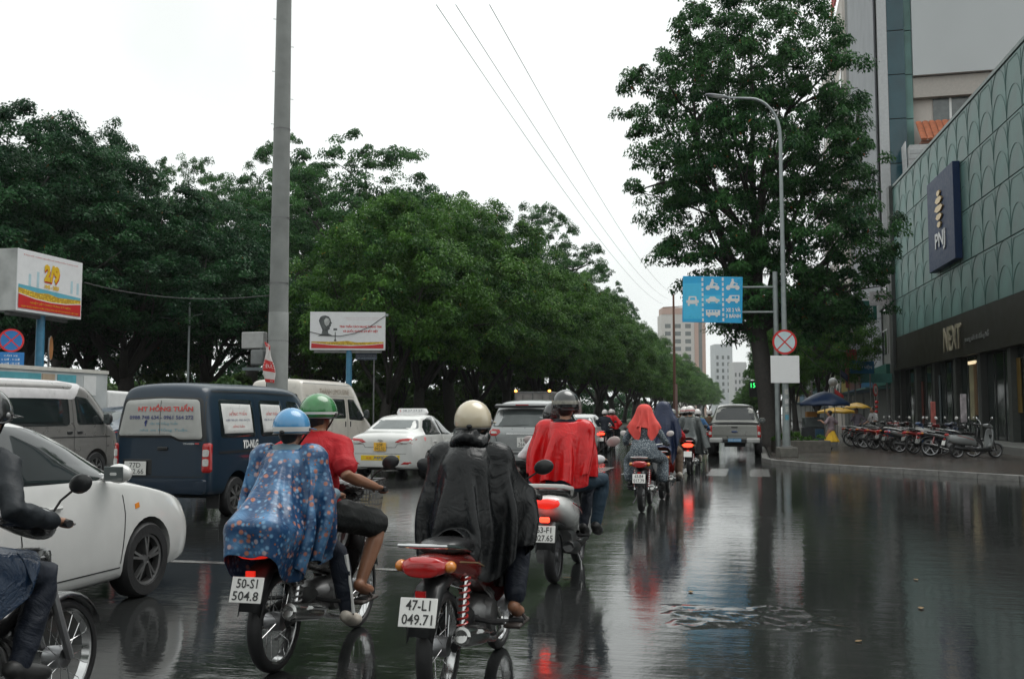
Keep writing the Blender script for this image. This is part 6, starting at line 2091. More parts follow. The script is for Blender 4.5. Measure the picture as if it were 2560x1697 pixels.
# ================================================================== riders
def cloth_mat(name, col, rough=0.4, transl=0.0, coat=0.0, var=0.12, scale=8, pattern=None, crease=0.0):
    m = M(name, col, rough=rough, var=var, scale=scale, coat=coat, bump=0.12, bscale=60)
    n, l, b = nodes_of(m)
    b.inputs['Specular IOR Level'].default_value = 0.3
    if crease:
        tc2 = n.new('ShaderNodeTexCoord')
        wz = n.new('ShaderNodeTexNoise')
        wz.inputs['Scale'].default_value = 5.5
        wz.inputs['Detail'].default_value = 5
        wz.inputs['Roughness'].default_value = 0.55
        wz.inputs['Distortion'].default_value = 1.6
        l.new(tc2.outputs['Object'], wz.inputs['Vector'])
        rg = n.new('ShaderNodeMath'); rg.operation = 'SUBTRACT'; rg.inputs[1].default_value = 0.5
        l.new(wz.outputs['Fac'], rg.inputs[0])
        ab = n.new('ShaderNodeMath'); ab.operation = 'ABSOLUTE'
        l.new(rg.outputs[0], ab.inputs[0])
        bp2 = n.new('ShaderNodeBump')
        bp2.inputs['Strength'].default_value = crease
        bp2.inputs['Distance'].default_value = 0.07
        bp2.invert = True
        l.new(ab.outputs[0], bp2.inputs['Height'])
        l.new(bp2.outputs[0], b.inputs['Normal'])
    if pattern:
        tc = n.new('ShaderNodeTexCoord')
        mu = [x for x in n if x.type == 'MIX_RGB'][0]
        last = None
        base = n.new('ShaderNodeRGB'); base.outputs[0].default_value = (*col, 1)
        last = base.outputs[0]
        for (scale_, colr, size, soft) in pattern:
            v = n.new('ShaderNodeTexVoronoi')
            v.inputs['Scale'].default_value = scale_
            v.inputs['Randomness'].default_value = 0.85
            l.new(tc.outputs['Object'], v.inputs['Vector'])
            r = n.new('ShaderNodeMapRange')
            r.inputs[1].default_value = size
            r.inputs[2].default_value = size - soft
            r.inputs[3].default_value = 0
            r.inputs[4].default_value = 1
            l.new(v.outputs['Distance'], r.inputs[0])
            mx = n.new('ShaderNodeMixRGB')
            l.new(r.outputs[0], mx.inputs[0])
            l.new(last, mx.inputs[1])
            mx.inputs[2].default_value = (*colr, 1)
            last = mx.outputs[0]
        l.new(last, mu.inputs[1])
    if transl:
        out = [x for x in n if x.type == 'OUTPUT_MATERIAL'][0]
        tr = n.new('ShaderNodeBsdfTranslucent')
        tr.inputs['Color'].default_value = (*col, 1)
        mx = n.new('ShaderNodeMixShader')
        mx.inputs[0].default_value = transl
        l.new(b.outputs[0], mx.inputs[1]); l.new(tr.outputs[0], mx.inputs[2]); l.new(mx.outputs[0], out.inputs['Surface'])
    return m
C_BLUEFLORAL = cloth_mat('blue_floral_poncho', (0.016, 0.060, 0.15), 0.32, coat=0.25, crease=0.3, pattern=[(7, (0.09, 0.22, 0.40), 0.55, 0.4), (26, (0.16, 0.32, 0.50), 0.38, 0.25), (17, (0.42, 0.17, 0.12), 0.30, 0.12), (13, (0.45, 0.34, 0.36), 0.22, 0.10), (30, (0.30, 0.10, 0.03), 0.22, 0.1)])
C_BLACK = cloth_mat('black_poncho', (0.009, 0.010, 0.011), 0.27, crease=0.24, transl=0.06)
C_RED = cloth_mat('red_poncho', (0.85, 0.014, 0.018), 0.22, transl=0.32, coat=0.6, crease=0.42)
C_GREY = cloth_mat('grey_poncho', (0.085, 0.095, 0.095), 0.4, coat=0.2, crease=0.5)
C_NAVY = cloth_mat('navy_poncho', (0.012, 0.022, 0.060), 0.38, coat=0.2, crease=0.5)
C_CORAL = cloth_mat('coral_scarf', (0.72, 0.085, 0.07), 0.6)
C_FLORAL = cloth_mat('grey_floral', (0.10, 0.125, 0.15), 0.6, pattern=[(48, (0.46, 0.50, 0.52), 0.42, 0.2), (40, (0.02, 0.025, 0.03), 0.30, 0.15)])
C_REDSHIRT = cloth_mat('red_shirt', (0.40, 0.008, 0.014), 0.7, crease=0.35)
C_SHORTS = cloth_mat('dark_shorts', (0.016, 0.018, 0.018), 0.7, crease=0.4)
C_JEANS = cloth_mat('jeans', (0.020, 0.042, 0.065), 0.7, scale=20, crease=0.4)
C_TRACK = cloth_mat('track_trousers', (0.010, 0.014, 0.024), 0.6, crease=0.4)
C_BEIGE = cloth_mat('beige_trousers', (0.20, 0.14, 0.10), 0.7, crease=0.4)
C_BROWN = cloth_mat('brown_jacket', (0.10, 0.06, 0.035), 0.7)
C_WHITE = cloth_mat('white_shirt', (0.62, 0.61, 0.62), 0.7)
C_YELLOW = cloth_mat('yellow_skirt', (0.70, 0.42, 0.03), 0.6)
C_PALEBLUE = cloth_mat('pale_blue_cloth', (0.16, 0.23, 0.28), 0.6)
C_BLUESHEET = cloth_mat('blue_rain_sheet', (0.008, 0.024, 0.055), 0.32, coat=0.2, crease=1.0)
H_CREAM = M('helmet_cream', (0.58, 0.50, 0.36), rough=0.22, coat=0.8, var=0.06)
H_BLUE = M('helmet_blue', (0.06, 0.26, 0.50), rough=0.25, coat=0.7, var=0.06)
H_GREEN = M('helmet_green', (0.03, 0.20, 0.05), rough=0.25, coat=0.7, var=0.35, scale=9)
H_BLACK = M('helmet_black', (0.02, 0.021, 0.022), rough=0.2, coat=0.8)
H_WHITE = M('helmet_white', (0.66, 0.62, 0.60), rough=0.25, coat=0.6)
H_GREY = M('helmet_grey', (0.25, 0.25, 0.24), rough=0.3, coat=0.6)
BAND_W = M('band_white', (0.68, 0.68, 0.66), rough=0.35)
BAND_R = M('band_red', (0.60, 0.03, 0.03), rough=0.35)
SHOE_W = M('shoe_cream', (0.55, 0.50, 0.43), rough=0.6, var=0.25, scale=20)
SHOE_B = M('shoe_black', (0.015, 0.015, 0.015), rough=0.5)
SANDAL = M('sandal', (0.04, 0.03, 0.025), rough=0.6)

U_HANDS = [(-0.31, 0.165, 1.005), (0.31, 0.165, 1.005)]
S_HANDS = [(-0.31, 0.215, 1.045), (0.31, 0.215, 1.045)]
U_FEET = [(-0.235, 0.08, 0.385), (0.235, 0.08, 0.385)]
P_FEET = [(-0.25, -0.24, 0.455), (0.25, -0.24, 0.455)]
S_FEET = [(-0.13, 0.22, 0.41), (0.13, 0.22, 0.41)]
def driver(hip=(0, -0.12, 0.865), lean=0.12, scale=0.94, hands=None, feet=None, **k):
    return Pose(hip, lean, hands or U_HANDS, feet or U_FEET, scale, **k)
def pillion(hip=(0, -0.48, 0.895), lean=0.07, scale=0.92, hands=None, feet=None, **k):
    return Pose(hip, lean, hands or [(-0.16, -0.22, 0.98), (0.16, -0.22, 0.98)], feet or P_FEET, scale, **k)

# ---- 1: dark rider at the left picture edge
L1 = (-3.36, 3.72)
b = underbone('motorbike', 'black motorbike cut by the left picture edge', L1, 0, paint('bike_black', (0.015, 0.015, 0.016)), plate=('59-H1', '218.40'))
p = driver(lean=0.16)
t = person('person', 'rider in a dark jacket with a blue rain sheet at the left picture edge', L1, 0, p, shirt=cloth_mat('dark_jacket', (0.012, 0.016, 0.020), 0.6), pants=C_TRACK, shoes=SHOE_B, seed=2)
helmet(t, p, H_BLACK, deep=0.35)
P0 = np.zeros((22, 44, 3))
for i in range(22):
    for j in range(44):
        P0[i, j] = (-0.36 + 0.72 * j / 43, -0.22 + 0.56 * i / 21, 1.10)
Pd = drape(P0, p.caps(0.005) + BIKE_CAPS, steps=80, wind=(0, -2.0, 0), pin_rings=0, closed=False, iters=6)
cloth_object('rain_sheet', Pd, C_BLUESHEET, t, closed=False)

# ---- 2: floral poncho pillion and driver in red
L2 = (-2.70, 5.97)
b = underbone('motorbike', 'dark motorbike with front basket carrying the red shirt and the blue floral poncho', L2, 0, paint('bike_dark', (0.020, 0.018, 0.018)), plate=('50-S1', '504.8'), basket=True, shock=STEEL, lamp='dim')
pa = driver(hip=(-0.02, -0.03, 0.87), lean=0.16, side=-0.06, scale=0.97, head=(-0.03, 0.07, -0.015), knee_out=0.55, feet=[(-0.235, 0.10, 0.40), (0.24, 0.10, 0.40)])
t = person('person', 'driver in a red T-shirt, dark shorts and green helmet, barefoot in sandals', L2, 0, pa, skin=SKIN_TAN, shirt=C_REDSHIRT, sleeve=0.72, pants=C_SHORTS, pant_len=0.44, voxel=0.010, yaw=-0.15, seed=4)
helmet(t, pa, H_GREEN, band=(-0.10, 0.02, BAND_W), yaw=-0.15, brimmat=H_BLACK)
for q in (-1, 1):
    a_ = pa.an[q]
    mb = MB().box((a_.x, a_.y + 0.06, a_.z - 0.115), (0.10, 0.27, 0.022))
    so = mb.build('sandal', SANDAL, t, bevel=0.01)
    MB().tube([(a_.x - 0.05, a_.y + 0.08, a_.z - 0.10), (a_.x, a_.y + 0.09, a_.z - 0.035), (a_.x + 0.05, a_.y + 0.08, a_.z - 0.10)], 0.009, n=6).build('sandal_strap', SANDAL, so)
pb = pillion(hip=(-0.03, -0.46, 0.87), lean=0.07, scale=0.86, torso=0.46, elbow=0.15, hands=[(-0.17, -0.16, 0.98), (0.17, -0.16, 0.98)], feet=[(-0.27, -0.28, 0.30), (0.29, -0.22, 0.27)], knee_out=0.6, head=(0, 0.03, -0.02))
t = person('person', 'pillion passenger in a blue floral poncho and light blue helmet', L2, 0, pb, shirt=C_PALEBLUE, pants=C_TRACK, pant_len=1.0, shoes=SHOE_W, voxel=0.011, seed=6)
helmet(t, pb, H_BLUE, band=(-0.22, 0.02, BAND_W), deep=0.34, size=1.04)
for q in (1,):
    mb = MB()
    pts = [pb.kn[q].lerp(pb.an[q], f) + Vector((0.056 - 0.016 * f, -0.012, 0.0)) for f in (0.0, 0.25, 0.5, 0.75, 0.98)]
    mb.tube(pts, [0.017, 0.016, 0.015, 0.014, 0.013], n=6).build('side_stripe', BAND_W, t)
caps = pb.caps(0.01) + BIKE_CAPS
poncho(t, pb, C_BLUEFLORAL, rect_len(0.62, 0.76, 0.70, 2.4), caps, rings=34, segs=88, wind=(0.2, -2.0, 1.2), steps=110, tuck=0.26, bulge=0.10, axis=(-0.02, -0.42))

# ---- 3: black poncho, cream helmet, dark red bike
L3 = (-1.59, 5.60)
MAROON = paint('maroon', (0.14, 0.010, 0.008), 0.25)
b = underbone('motorbike', 'dark red motorbike with plate 47-L1 049.71 ridden by the black poncho', L3, 0, MAROON, plate=('47-L1', '049.71'), accent=M('gold_line', (0.45, 0.32, 0.18), rough=0.3, metal=0.6), lean=0.0)
p = driver(hip=(-0.01, -0.14, 0.86), lean=0.16, scale=0.92, torso=0.48, knee_out=0.4, elbow=0.05, hands=[(-0.27, 0.17, 1.0), (0.27, 0.17, 1.0)])
t = person('person', 'rider in a black rain poncho and cream helmet', L3, 0, p, skin=SKIN_TAN, shirt=C_BLACK, pants=C_TRACK, pant_len=0.92, voxel=0.012, seed=8)
helmet(t, p, H_CREAM, deep=0.42, size=0.98, yaw=0.1)
for q in (-1, 1):
    a_ = p.an[q]
    so = MB().box((a_.x, a_.y + 0.06, a_.z - 0.115), (0.10, 0.26, 0.024)).build('sandal', SANDAL, t, bevel=0.01)
    MB().tube([(a_.x - 0.05, a_.y + 0.09, a_.z - 0.10), (a_.x, a_.y + 0.10, a_.z - 0.04), (a_.x + 0.05, a_.y + 0.09, a_.z - 0.10)], 0.012, n=6).build('sandal_strap', SANDAL, so)
# hood bunched at the neck
mb = MB()
mb.tube([p.neck + Vector((0.085 * math.cos(a), -0.02 + 0.085 * math.sin(a), 0.055 + 0.02 * math.sin(3 * a))) for a in [2 * PI * k / 20 for k in range(21)]], 0.034, n=8)
mb.ell(p.neck + Vector((0, -0.06, 0.06)), (0.09, 0.045, 0.07))
obj_from_mesh('hood', remeshed(mb, 0.012, 3, wr=0.012, seed=9, wl=0.08), C_BLACK, t)
poncho(t, p, C_BLACK, rect_len(0.75, 0.66, 0.60, 3.0), p.caps(0.012) + [c for c in BIKE_CAPS if c[0].y < 0.2], rings=34, segs=88, wind=(0.5, -0.6, 0), steps=110, tuck=0.20, bulge=0.03, axis=(0.02, -0.2))

# ---- 4: red poncho on the white scooter
L4 = (-1.72, 9.30)
b = scooter('scooter', 'white scooter with red lamps and plate in front of the black poncho', L4, 0, paint('scooter_white', (0.84, 0.84, 0.82)), plate=('63-F1', '027.65'), lamp='on', mirmat=M('mirror_pink', (0.35, 0.28, 0.27), rough=0.25, coat=0.5))
pd = Pose((-0.05, 0.0, 0.87), 0.10, S_HANDS, S_FEET, 0.90, side=-0.06, head=(-0.03, 0.05, 0))
t = person('person', 'driver with a dark helmet half hidden behind the rider in red', L4, 0, pd, shirt=C_WHITE, pants=C_TRACK, shoes=SHOE_B, seed=11)
helmet(t, pd, H_BLACK, deep=0.4)
pr = pillion(hip=(0.05, -0.40, 0.90), lean=0.10, scale=0.99, feet=[(-0.27, -0.20, 0.47), (0.30, -0.10, 0.46)], knee_out=0.6, hands=[(-0.15, -0.08, 1.0), (0.15, -0.08, 1.0)], elbow=0.1)
t = person('person', 'rider in a bright red plastic poncho and black helmet with goggles', L4, 0, pr, shirt=C_TRACK, pants=C_JEANS, shoes=SHOE_B, seed=12, voxel=0.011)
helmet(t, pr, H_BLACK, deep=0.42, goggles=M('goggle_strap', (0.28, 0.27, 0.23), rough=0.4, var=0.5, scale=30), faceshield=True, yaw=-0.25)
poncho(t, pr, C_RED, rect_len(0.55, 0.55, 0.58, 2.6), pr.caps(0.010) + pd.caps(0.0)[:3] + BIKE_CAPS, rings=28, segs=80, wind=(-0.8, -1.6, 0.3), steps=100, tuck=0.12, bulge=0.04, axis=(0.05, -0.35))

# ---- 5: coral scarf, floral dress
L5 = at(1602, 15.2); L5 = (L5[0], L5[1] + 0.55)
WMIR = M('mirror_white', (0.66, 0.64, 0.62), rough=0.3, coat=0.4)
b = underbone('motorbike', 'black motorbike with white mirrors under the rider with the coral scarf', L5, 0, paint('bike_black', (0.015, 0.015, 0.016)), plate=('63-B4', '017.79'), lamp='off', mirmat=WMIR)
p = driver(hip=(0, -0.20, 0.87), lean=0.06, scale=0.93, knee_out=0.5, feet=[(-0.25, 0.06, 0.39), (0.25, 0.06, 0.39)])
t = person('person', 'rider with a coral red scarf over the head and a grey floral dress', L5, 0, p, shirt=C_FLORAL, pants=C_FLORAL, pant_len=0.88, shoes=SHOE_B, seed=14, long_hair=False)
# wide dress over hips and thighs
mb = MB()
mb.tube([p.hip + Vector((0, -0.01, 0.20)), p.hip + Vector((0, -0.02, 0.06)), p.hip + Vector((0, 0.0, -0.07))], [0.165, 0.215, 0.235], n=20)
for q in (-1, 1):
    mb.tube([p.hj[q], p.hj[q].lerp(p.kn[q], 0.6), p.kn[q] + Vector((0, 0, -0.02)), p.kn[q].lerp(p.an[q], 0.72)], [0.115, 0.105, 0.085, 0.105], n=12, round_ends=True)
obj_from_mesh('dress', remeshed(mb, 0.016, 3, wr=0.012, seed=15, wl=0.2), C_FLORAL, t)
P0 = np.zeros((34, 34, 3))
for i in range(34):
    for j in range(34):
        P0[i, j] = np.array(p.head) + np.array([-0.40 + 0.80 * j / 33, -0.36 + 0.76 * i / 33 - 0.03, 0.14])
Pd = drape(P0, p.caps(0.008), steps=90, wind=(0, -1.0, 0), pin_rings=0, closed=False, iters=7, fric=0.3, pin_mask=(slice(15, 20), slice(15, 19)))
cloth_object('head_scarf', Pd, C_CORAL, t, closed=False)

# ---- 6: navy hood beside it
L6 = at(1640, 17.6); L6 = (L6[0] + 0.10, L6[1] + 0.4)
b = underbone('motorbike', 'red motorbike half hidden to the right of the coral scarf', L6, 0, paint('bike_red', (0.30, 0.02, 0.015)), plate=('59-X2', '331.08'), lamp='dim')
p = driver(hip=(0, -0.14, 0.88), lean=0.08, scale=0.98)
t = person('person', 'driver with beige trousers in front of the navy hooded passenger', L6, 0, p, shirt=C_REDSHIRT, pants=C_BEIGE, pant_len=0.9, shoes=SHOE_W, seed=17)
pn = pillion(hip=(0.02, -0.48, 0.91), scale=0.97, feet=[(-0.26, -0.2, 0.44), (0.28, -0.16, 0.42)])
t = person('person', 'pillion passenger wrapped in a navy blue hooded rain cape', L6, 0, pn, shirt=C_NAVY, pants=C_BEIGE, shoes=SHOE_W, seed=18)
P0 = np.zeros((44, 40, 3))
for i in range(44):
    for j in range(40):
        P0[i, j] = np.array(pn.head) + np.array([-0.46 + 0.92 * j / 39, -0.80 + 1.20 * i / 43, 0.14])
Pd = drape(P0, pn.caps(0.012) + p.caps(0.0)[:3] + BIKE_CAPS, steps=100, wind=(0.1, -1.0, 0), pin_rings=0, closed=False, iters=7, fric=0.3, pin_mask=(slice(28, 34), slice(17, 23)))
cloth_object('hooded_cape', Pd, C_NAVY, t, closed=False)

# ---- 7: grey poncho with two striped helmets
L7 = at(1719, 24.0); L7 = (L7[0], L7[1] + 0.6)
b = underbone('motorbike', 'black motorbike with brightly lit brake lamp under the grey poncho', L7, 0, paint('bike_black', (0.015, 0.015, 0.016)), plate=('', ''), lamp='on')
p = driver(hip=(-0.05, -0.08, 0.88), lean=0.10, scale=0.97, side=-0.07)
t = person('person', 'driver with a white and red striped helmet in front of the grey poncho', L7, 0, p, shirt=C_JEANS, pants=C_TRACK, shoes=SHOE_W, seed=21, voxel=0.016)
helmet(t, p, H_WHITE, band=(0.08, 0.22, BAND_R), deep=0.35)
pg = pillion(hip=(0.03, -0.44, 0.90), scale=0.95)
t = person('person', 'pillion in a grey rain poncho and white helmet with red stripe', L7, 0, pg, shirt=C_GREY, pants=C_TRACK, shoes=SHOE_W, seed=22, voxel=0.016)
helmet(t, pg, H_WHITE, band=(-0.02, 0.14, BAND_R), deep=0.38)
poncho(t, pg, C_GREY, rect_len(0.75, 0.74, 0.86, 3.0), pg.caps(0.012) + p.caps(0.0)[:7] + BIKE_CAPS, rings=26, segs=64, wind=(0.2, -1.0, 0), steps=120)

# ---- far riders
def far_rider(u, d, lab_b, lab_p, bodycol, shirt, helm, lamp='off', lab2=None, shirt2=None, helm2=None, cape=None):
    x, y = at(u, d)
    b = underbone('motorbike', lab_b, (x, y), 0, bodycol, plate=('', ''), lamp=lamp, spokes=False, group='riders further up the road')
    p = driver(scale=0.96 + rng.uniform(-0.03, 0.03))
    t = person('person', lab_p, (x, y), 0, p, shirt=shirt, pants=C_TRACK, shoes=SHOE_B, seed=int(u), voxel=0.022)
    helmet(t, p, helm, deep=0.36)
    if lab2:
        p2 = pillion(scale=0.95)
        t = person('person', lab2, (x, y), 0, p2, shirt=shirt2, pants=C_TRACK, shoes=SHOE_B, seed=int(u) + 1, voxel=0.022)
        helmet(t, p2, helm2 or helm, deep=0.36)
        if cape:
            poncho(t, p2, cape, rect_len(0.6, 0.6, 0.6, 3), p2.caps(0.012) + BIKE_CAPS, rings=16, segs=40, steps=80, wind=(0.5, -1, 0))
BK = paint('bike_black', (0.015, 0.015, 0.016))
far_rider(1511, 38, 'black motorbike with lit tail lamp left of the coral scarf', 'rider in black with a white helmet left of the coral scarf', BK, C_TRACK, H_WHITE, 'on')
far_rider(1530, 42, 'motorbike ahead and right of the lit tail lamp', 'driver of the motorbike with the red caped pillion', BK, C_JEANS, H_WHITE, 'off', 'pillion in a red cape left of the coral scarf', C_REDSHIRT, H_WHITE, C_RED)
far_rider(1652, 33, 'motorbike hidden behind the navy cape', 'rider with a pale helmet just right of the navy hood', BK, C_JEANS, H_WHITE)
far_rider(1664, 37, 'motorbike behind the pink jacket', 'rider in a pink jacket between navy hood and grey poncho', BK, cloth_mat('pink_jacket', (0.40, 0.16, 0.17), 0.7), H_GREY)
far_rider(1680, 31, 'motorbike behind the grey helmet with yellow rim', 'rider with a grey helmet left of the grey poncho', BK, cloth_mat('grey_jacket', (0.16, 0.17, 0.16), 0.7), H_GREY)
far_rider(1700, 44, 'motorbike far ahead in front of the grey poncho', 'far rider with a cream helmet above the grey poncho shoulder', BK, C_BROWN, H_CREAM)
far_rider(1742, 29.5, 'motorbike right of the grey poncho', 'rider in a blue jacket just right of the striped helmets', BK, cloth_mat('blue_jacket', (0.03, 0.10, 0.22), 0.6), H_WHITE)
far_rider(1772, 37, 'motorbike left of the pickup', 'rider in a brown jacket and white helmet left of the pickup', BK, C_BROWN, H_WHITE)
# ================================================================== poles, signs, wires
CONC = M('pole_concrete', (0.23, 0.24, 0.23), rough=0.6, var=0.22, scale=2.2, bump=0.2, bscale=40)
GALV = M('galvanised', (0.28, 0.31, 0.31), rough=0.4, metal=0.5, var=0.15)
# tall tapered pole at the left, standing in the park kerb
def tall_pole():
    x, y = at(694, 24.0)
    H = 17.5
    t = thing('utility_pole', 'tall grey tapered steel pole rising out of the picture at the left', 'pole', (x, y, 0))
    r0, r1 = 0.255, 0.145
    s1 = 3.9
    rad = lambda z: r0 + (r1 - r0) * z / H
    MB().lathe([(rad(0) * 1.02, 0), (rad(s1) * 1.02, s1), (rad(s1) * 0.99, s1 + 0.01)], n=28).build('lower_shaft', CONC, t, angle=60)
    MB().lathe([(rad(s1) * 0.985, s1 + 0.005), (rad(H), H), (0.001, H)], n=28).build('upper_shaft', CONC, t, angle=60)
    for k in range(22):
        z = 2.6 + k * 0.66
        a = YAW + (PI if k % 2 else 0) + 0.3
        rr = rad(z)
        MB().tube([(rr * math.cos(a), rr * math.sin(a), z), ((rr + 0.07) * math.cos(a), (rr + 0.07) * math.sin(a), z)], 0.008, n=5).build('step_bolt', STEEL, t)
    for z in (1.9, 3.2, 4.6, 6.2, 8.4):
        MB().lathe([(rad(z) + 0.004, z), (rad(z) + 0.006, z + 0.03)], n=24).build('strap', STEEL, t)
    MB().box((0, 0, 0.12), (0.9, 0.9, 0.26)).build('footing', CONC, t, bevel=0.03)
    # cables running down the shaft
    mb = MB()
    for k in range(3):
        a = PI + YAW - 0.25 + 0.12 * k
        mb.tube([(rad(z) * 1.05 * math.cos(a) * (1 + 0.05 * math.sin(z * 3 + k)), rad(z) * 1.05 * math.sin(a), z) for z in (1.0, 2.0, 2.8, 3.4, 4.2)], 0.016, n=5)
    mb.build('cable_bundle', BLACKPL, t)
    # cabinet hung on its left side
    c = MB().box((-0.62, -0.02, hz(850, 24)), (0.58, 0.22, 0.40)).build('control_box', M('box_white', (0.42, 0.42, 0.41), rough=0.5, var=0.15), t, bevel=0.02)
    c2 = MB().box((-0.50, 0.0, hz(893, 24)), (0.34, 0.26, 0.38)).build('meter_box', M('box_grey', (0.20, 0.21, 0.21), rough=0.5, var=0.2), t, bevel=0.04)
    MB().box((-0.55, 0, hz(922, 24)), (0.62, 0.3, 0.07)).build('bracket_shelf', M('shelf_grey', (0.14, 0.17, 0.18), rough=0.5), t)
    return x, y
PX, PYY = tall_pole()
# banner flag tied to the pole
fx, fy = at(665, 23.6)
mb = MB()
zt, zb = hz(864, 23.6), hz(955, 23.6)
rows = []
for i in range(15):
    f = i / 14
    row = []
    for j in range(7):
        g = j / 6
        row.append((-0.06 + 0.16 * g + 0.10 * f * (0.3 + g) + 0.03 * math.sin(f * 7 + g * 3), 0.05 * math.sin(g * 5 + f * 6), zt - (zt - zb) * f + 0.10 * (1 - g) * (1 - f) - 0.02 * g))
    rows.append(row)
mb.loft(rows, cap=False, closed=False)
FLAGM = M('banner_white', (0.66, 0.62, 0.60), rough=0.6)
fl = mb.build('banner_flag', FLAGM, None, angle=180, loc=(fx, fy, 0), rot=(0, 0, YAW), solid=0.003)
tag(fl, 'white and red advertising flag drooping beside the tall grey pole', 'flag')
def flag_patch(f0, f1, name, m_):
    mbb = MB()
    rws = []
    for i in range(6):
        f = f0 + (f1 - f0) * i / 5
        rws.append([(-0.06 + 0.16 * g + 0.10 * f * (0.3 + g) + 0.03 * math.sin(f * 7 + g * 3), 0.05 * math.sin(g * 5 + f * 6) - 0.006, zt - (zt - zb) * f + 0.10 * (1 - g) * (1 - f) - 0.02 * g) for g in [0.02 + 0.96 * k / 6 for k in range(7)]])
    mbb.loft(rws, cap=False, closed=False)
    return mbb.build(name, m_, fl, angle=180)
flag_patch(0.0, 0.12, 'red_band', BAND_R); flag_patch(0.42, 0.72, 'red_panel', BAND_R); flag_patch(0.92, 1.0, 'red_hem', BAND_R)
text('ÊU', 0.13, WHITE, fl, (0.075, -0.075, (zt + zb) / 2 - 0.05), width=0.13, height=0.10)

# billboards
def billboard(label, u, d, face_dir, W, H, z0, post_off, art, side_w=0.28):
    x, y = at(u, d)
    t = thing('billboard', label, 'billboard', (x, y, 0), face_dir)
    # local: face looks to -Y, width along X
    MB().box((0, side_w / 2, z0 + H / 2), (W, side_w, H)).build('panel_box', M('board_frame', (0.42, 0.43, 0.42), rough=0.5, var=0.3, scale=2), t, bevel=0.01)
    BL = M('blue_post', (0.05, 0.20, 0.33), rough=0.4, var=0.2, coat=0.3)
    MB().lathe([(0.125, 0.0), (0.115, z0 + 0.05)], (post_off, side_w / 2, 0), n=16).build('post', BL, t)
    MB().box((post_off, side_w / 2, 0.08), (0.6, 0.6, 0.16)).build('post_base', CONC, t)
    MB().box((0, side_w / 2, z0 - 0.05), (W * 0.9, 0.12, 0.1)).build('bottom_beam', STEEL, t)
    sh = MB().box((0, -0.012, z0 + H / 2), (W, 0.02, H)).build('poster_sheet', M('poster_white', (0.72, 0.72, 0.73), rough=0.4, var=0.05), t)
    art(t, sh, W, H, z0)
    return t
PR = M('poster_red', (0.52, 0.02, 0.02), rough=0.4, var=0.08)
PYL = M('poster_yellow', (0.72, 0.45, 0.02), rough=0.4, var=0.1)
PTEAL = M('poster_teal', (0.12, 0.40, 0.50), rough=0.4, var=0.1)
PPALE = M('poster_pale_blue', (0.42, 0.58, 0.64), rough=0.4, var=0.1)
PGREY = M('poster_grey', (0.09, 0.10, 0.10), rough=0.5, var=0.6, scale=7)
PFLOW = cloth_mat('poster_sunflowers', (0.50, 0.30, 0.03), 0.5, pattern=[(14, (0.72, 0.50, 0.05), 0.5, 0.2), (11, (0.10, 0.05, 0.01), 0.16, 0.08), (9, (0.16, 0.24, 0.07), 0.2, 0.15)])
def strip(sh, name, m_, top, bot, W, z0, y):
    """flat print between two curves given as lists of (x fraction, height)"""
    mb = MB()
    n = 24
    ip = lambda c, f: float(np.interp(f, [q[0] for q in c], [q[1] for q in c]))
    rows = [[(-W / 2 + W * i / n, y, z0 + ip(bot, i / n)), (-W / 2 + W * i / n, y, z0 + ip(top, i / n))] for i in range(n + 1)]
    mb.loft(rows, cap=False, closed=False)
    return mb.build(name, m_, sh, smooth=False)
def art_left(t, sh, W, H, z0):
    w = W * 0.965
    strip(sh, 'printed_sea', PTEAL, [(0, H * .43), (1, H * .37)], [(0, H * .30), (1, H * .22)], w, z0, -0.026)
    strip(sh, 'printed_flowers', PFLOW, [(0, H * .375), (.3, H * .33), (.45, H * .35), (.62, H * .31), (1, H * .33)], [(0, H * .24), (.5, H * .18), (1, H * .22)], w, z0, -0.030)
    strip(sh, 'white_swoosh', WHITE, [(0, H * .29), (.25, H * .235), (.5, H * .215), (.75, H * .225), (1, H * .27)], [(0, H * .2), (1, H * .2)], w, z0, -0.034)
    strip(sh, 'red_swoosh', PR, [(0, H * .275), (.25, H * .22), (.5, H * .20), (.75, H * .21), (1, H * .255)], [(0, H * .045), (1, H * .045)], w, z0, -0.038)
    for (s_, zz, m_, y_) in (('2/9', 0.66, PR, -0.030), ('2/9', 0.685, PYL, -0.036)):
        text(s_, H * 0.3, m_, sh, (0.02 + (0.02 if m_ is PR else 0), y_, z0 + H * zz), width=W * 0.24, height=H * 0.30, bold=0.03)
    text('1945 - 2023', H * 0.1, PYL, sh, (0.02, -0.038, z0 + H * 0.46), width=W * 0.22, height=H * 0.07, bold=0.01)
    text('NHIỆT LIỆT CHÀO MỪNG KỶ NIỆM', H * 0.06, PYL, sh, (0, -0.042, z0 + H * 0.155), width=W * 0.62, height=H * 0.05)
    text('NGÀY QUỐC KHÁNH NƯỚC CỘNG HÒA XÃ HỘI CHỦ NGHĨA VIỆT NAM', H * 0.06, PYL, sh, (0, -0.042, z0 + H * 0.085), width=W * 0.88, height=H * 0.05)
    text('ĐẢNG BỘ, CHÍNH QUYỀN VÀ NHÂN DÂN THÀNH PHỐ', H * 0.05, PR, sh, (0, -0.026, z0 + H * 0.92), width=W * 0.84, height=H * 0.035)
    for (fx_, hh) in ((0.18, 0.2), (0.30, 0.26), (0.83, 0.22), (0.93, 0.20)):
        MB().box((-W / 2 + W * fx_, -0.024, z0 + H * (0.42 + hh / 2)), (W * 0.035, 0.003, H * hh)).build('printed_tower', PPALE, sh)
    for x_ in (-0.35, -0.1):
        pass
W1, H1 = 2.75, 1.66
billboard('red and white billboard with a yellow 2/9 above the silver minibus', 118, 27.6, PI / 2 + R(2), W1, H1, hz(787, 27.6) - 0.0, 0.15, art_left, side_w=0.75)
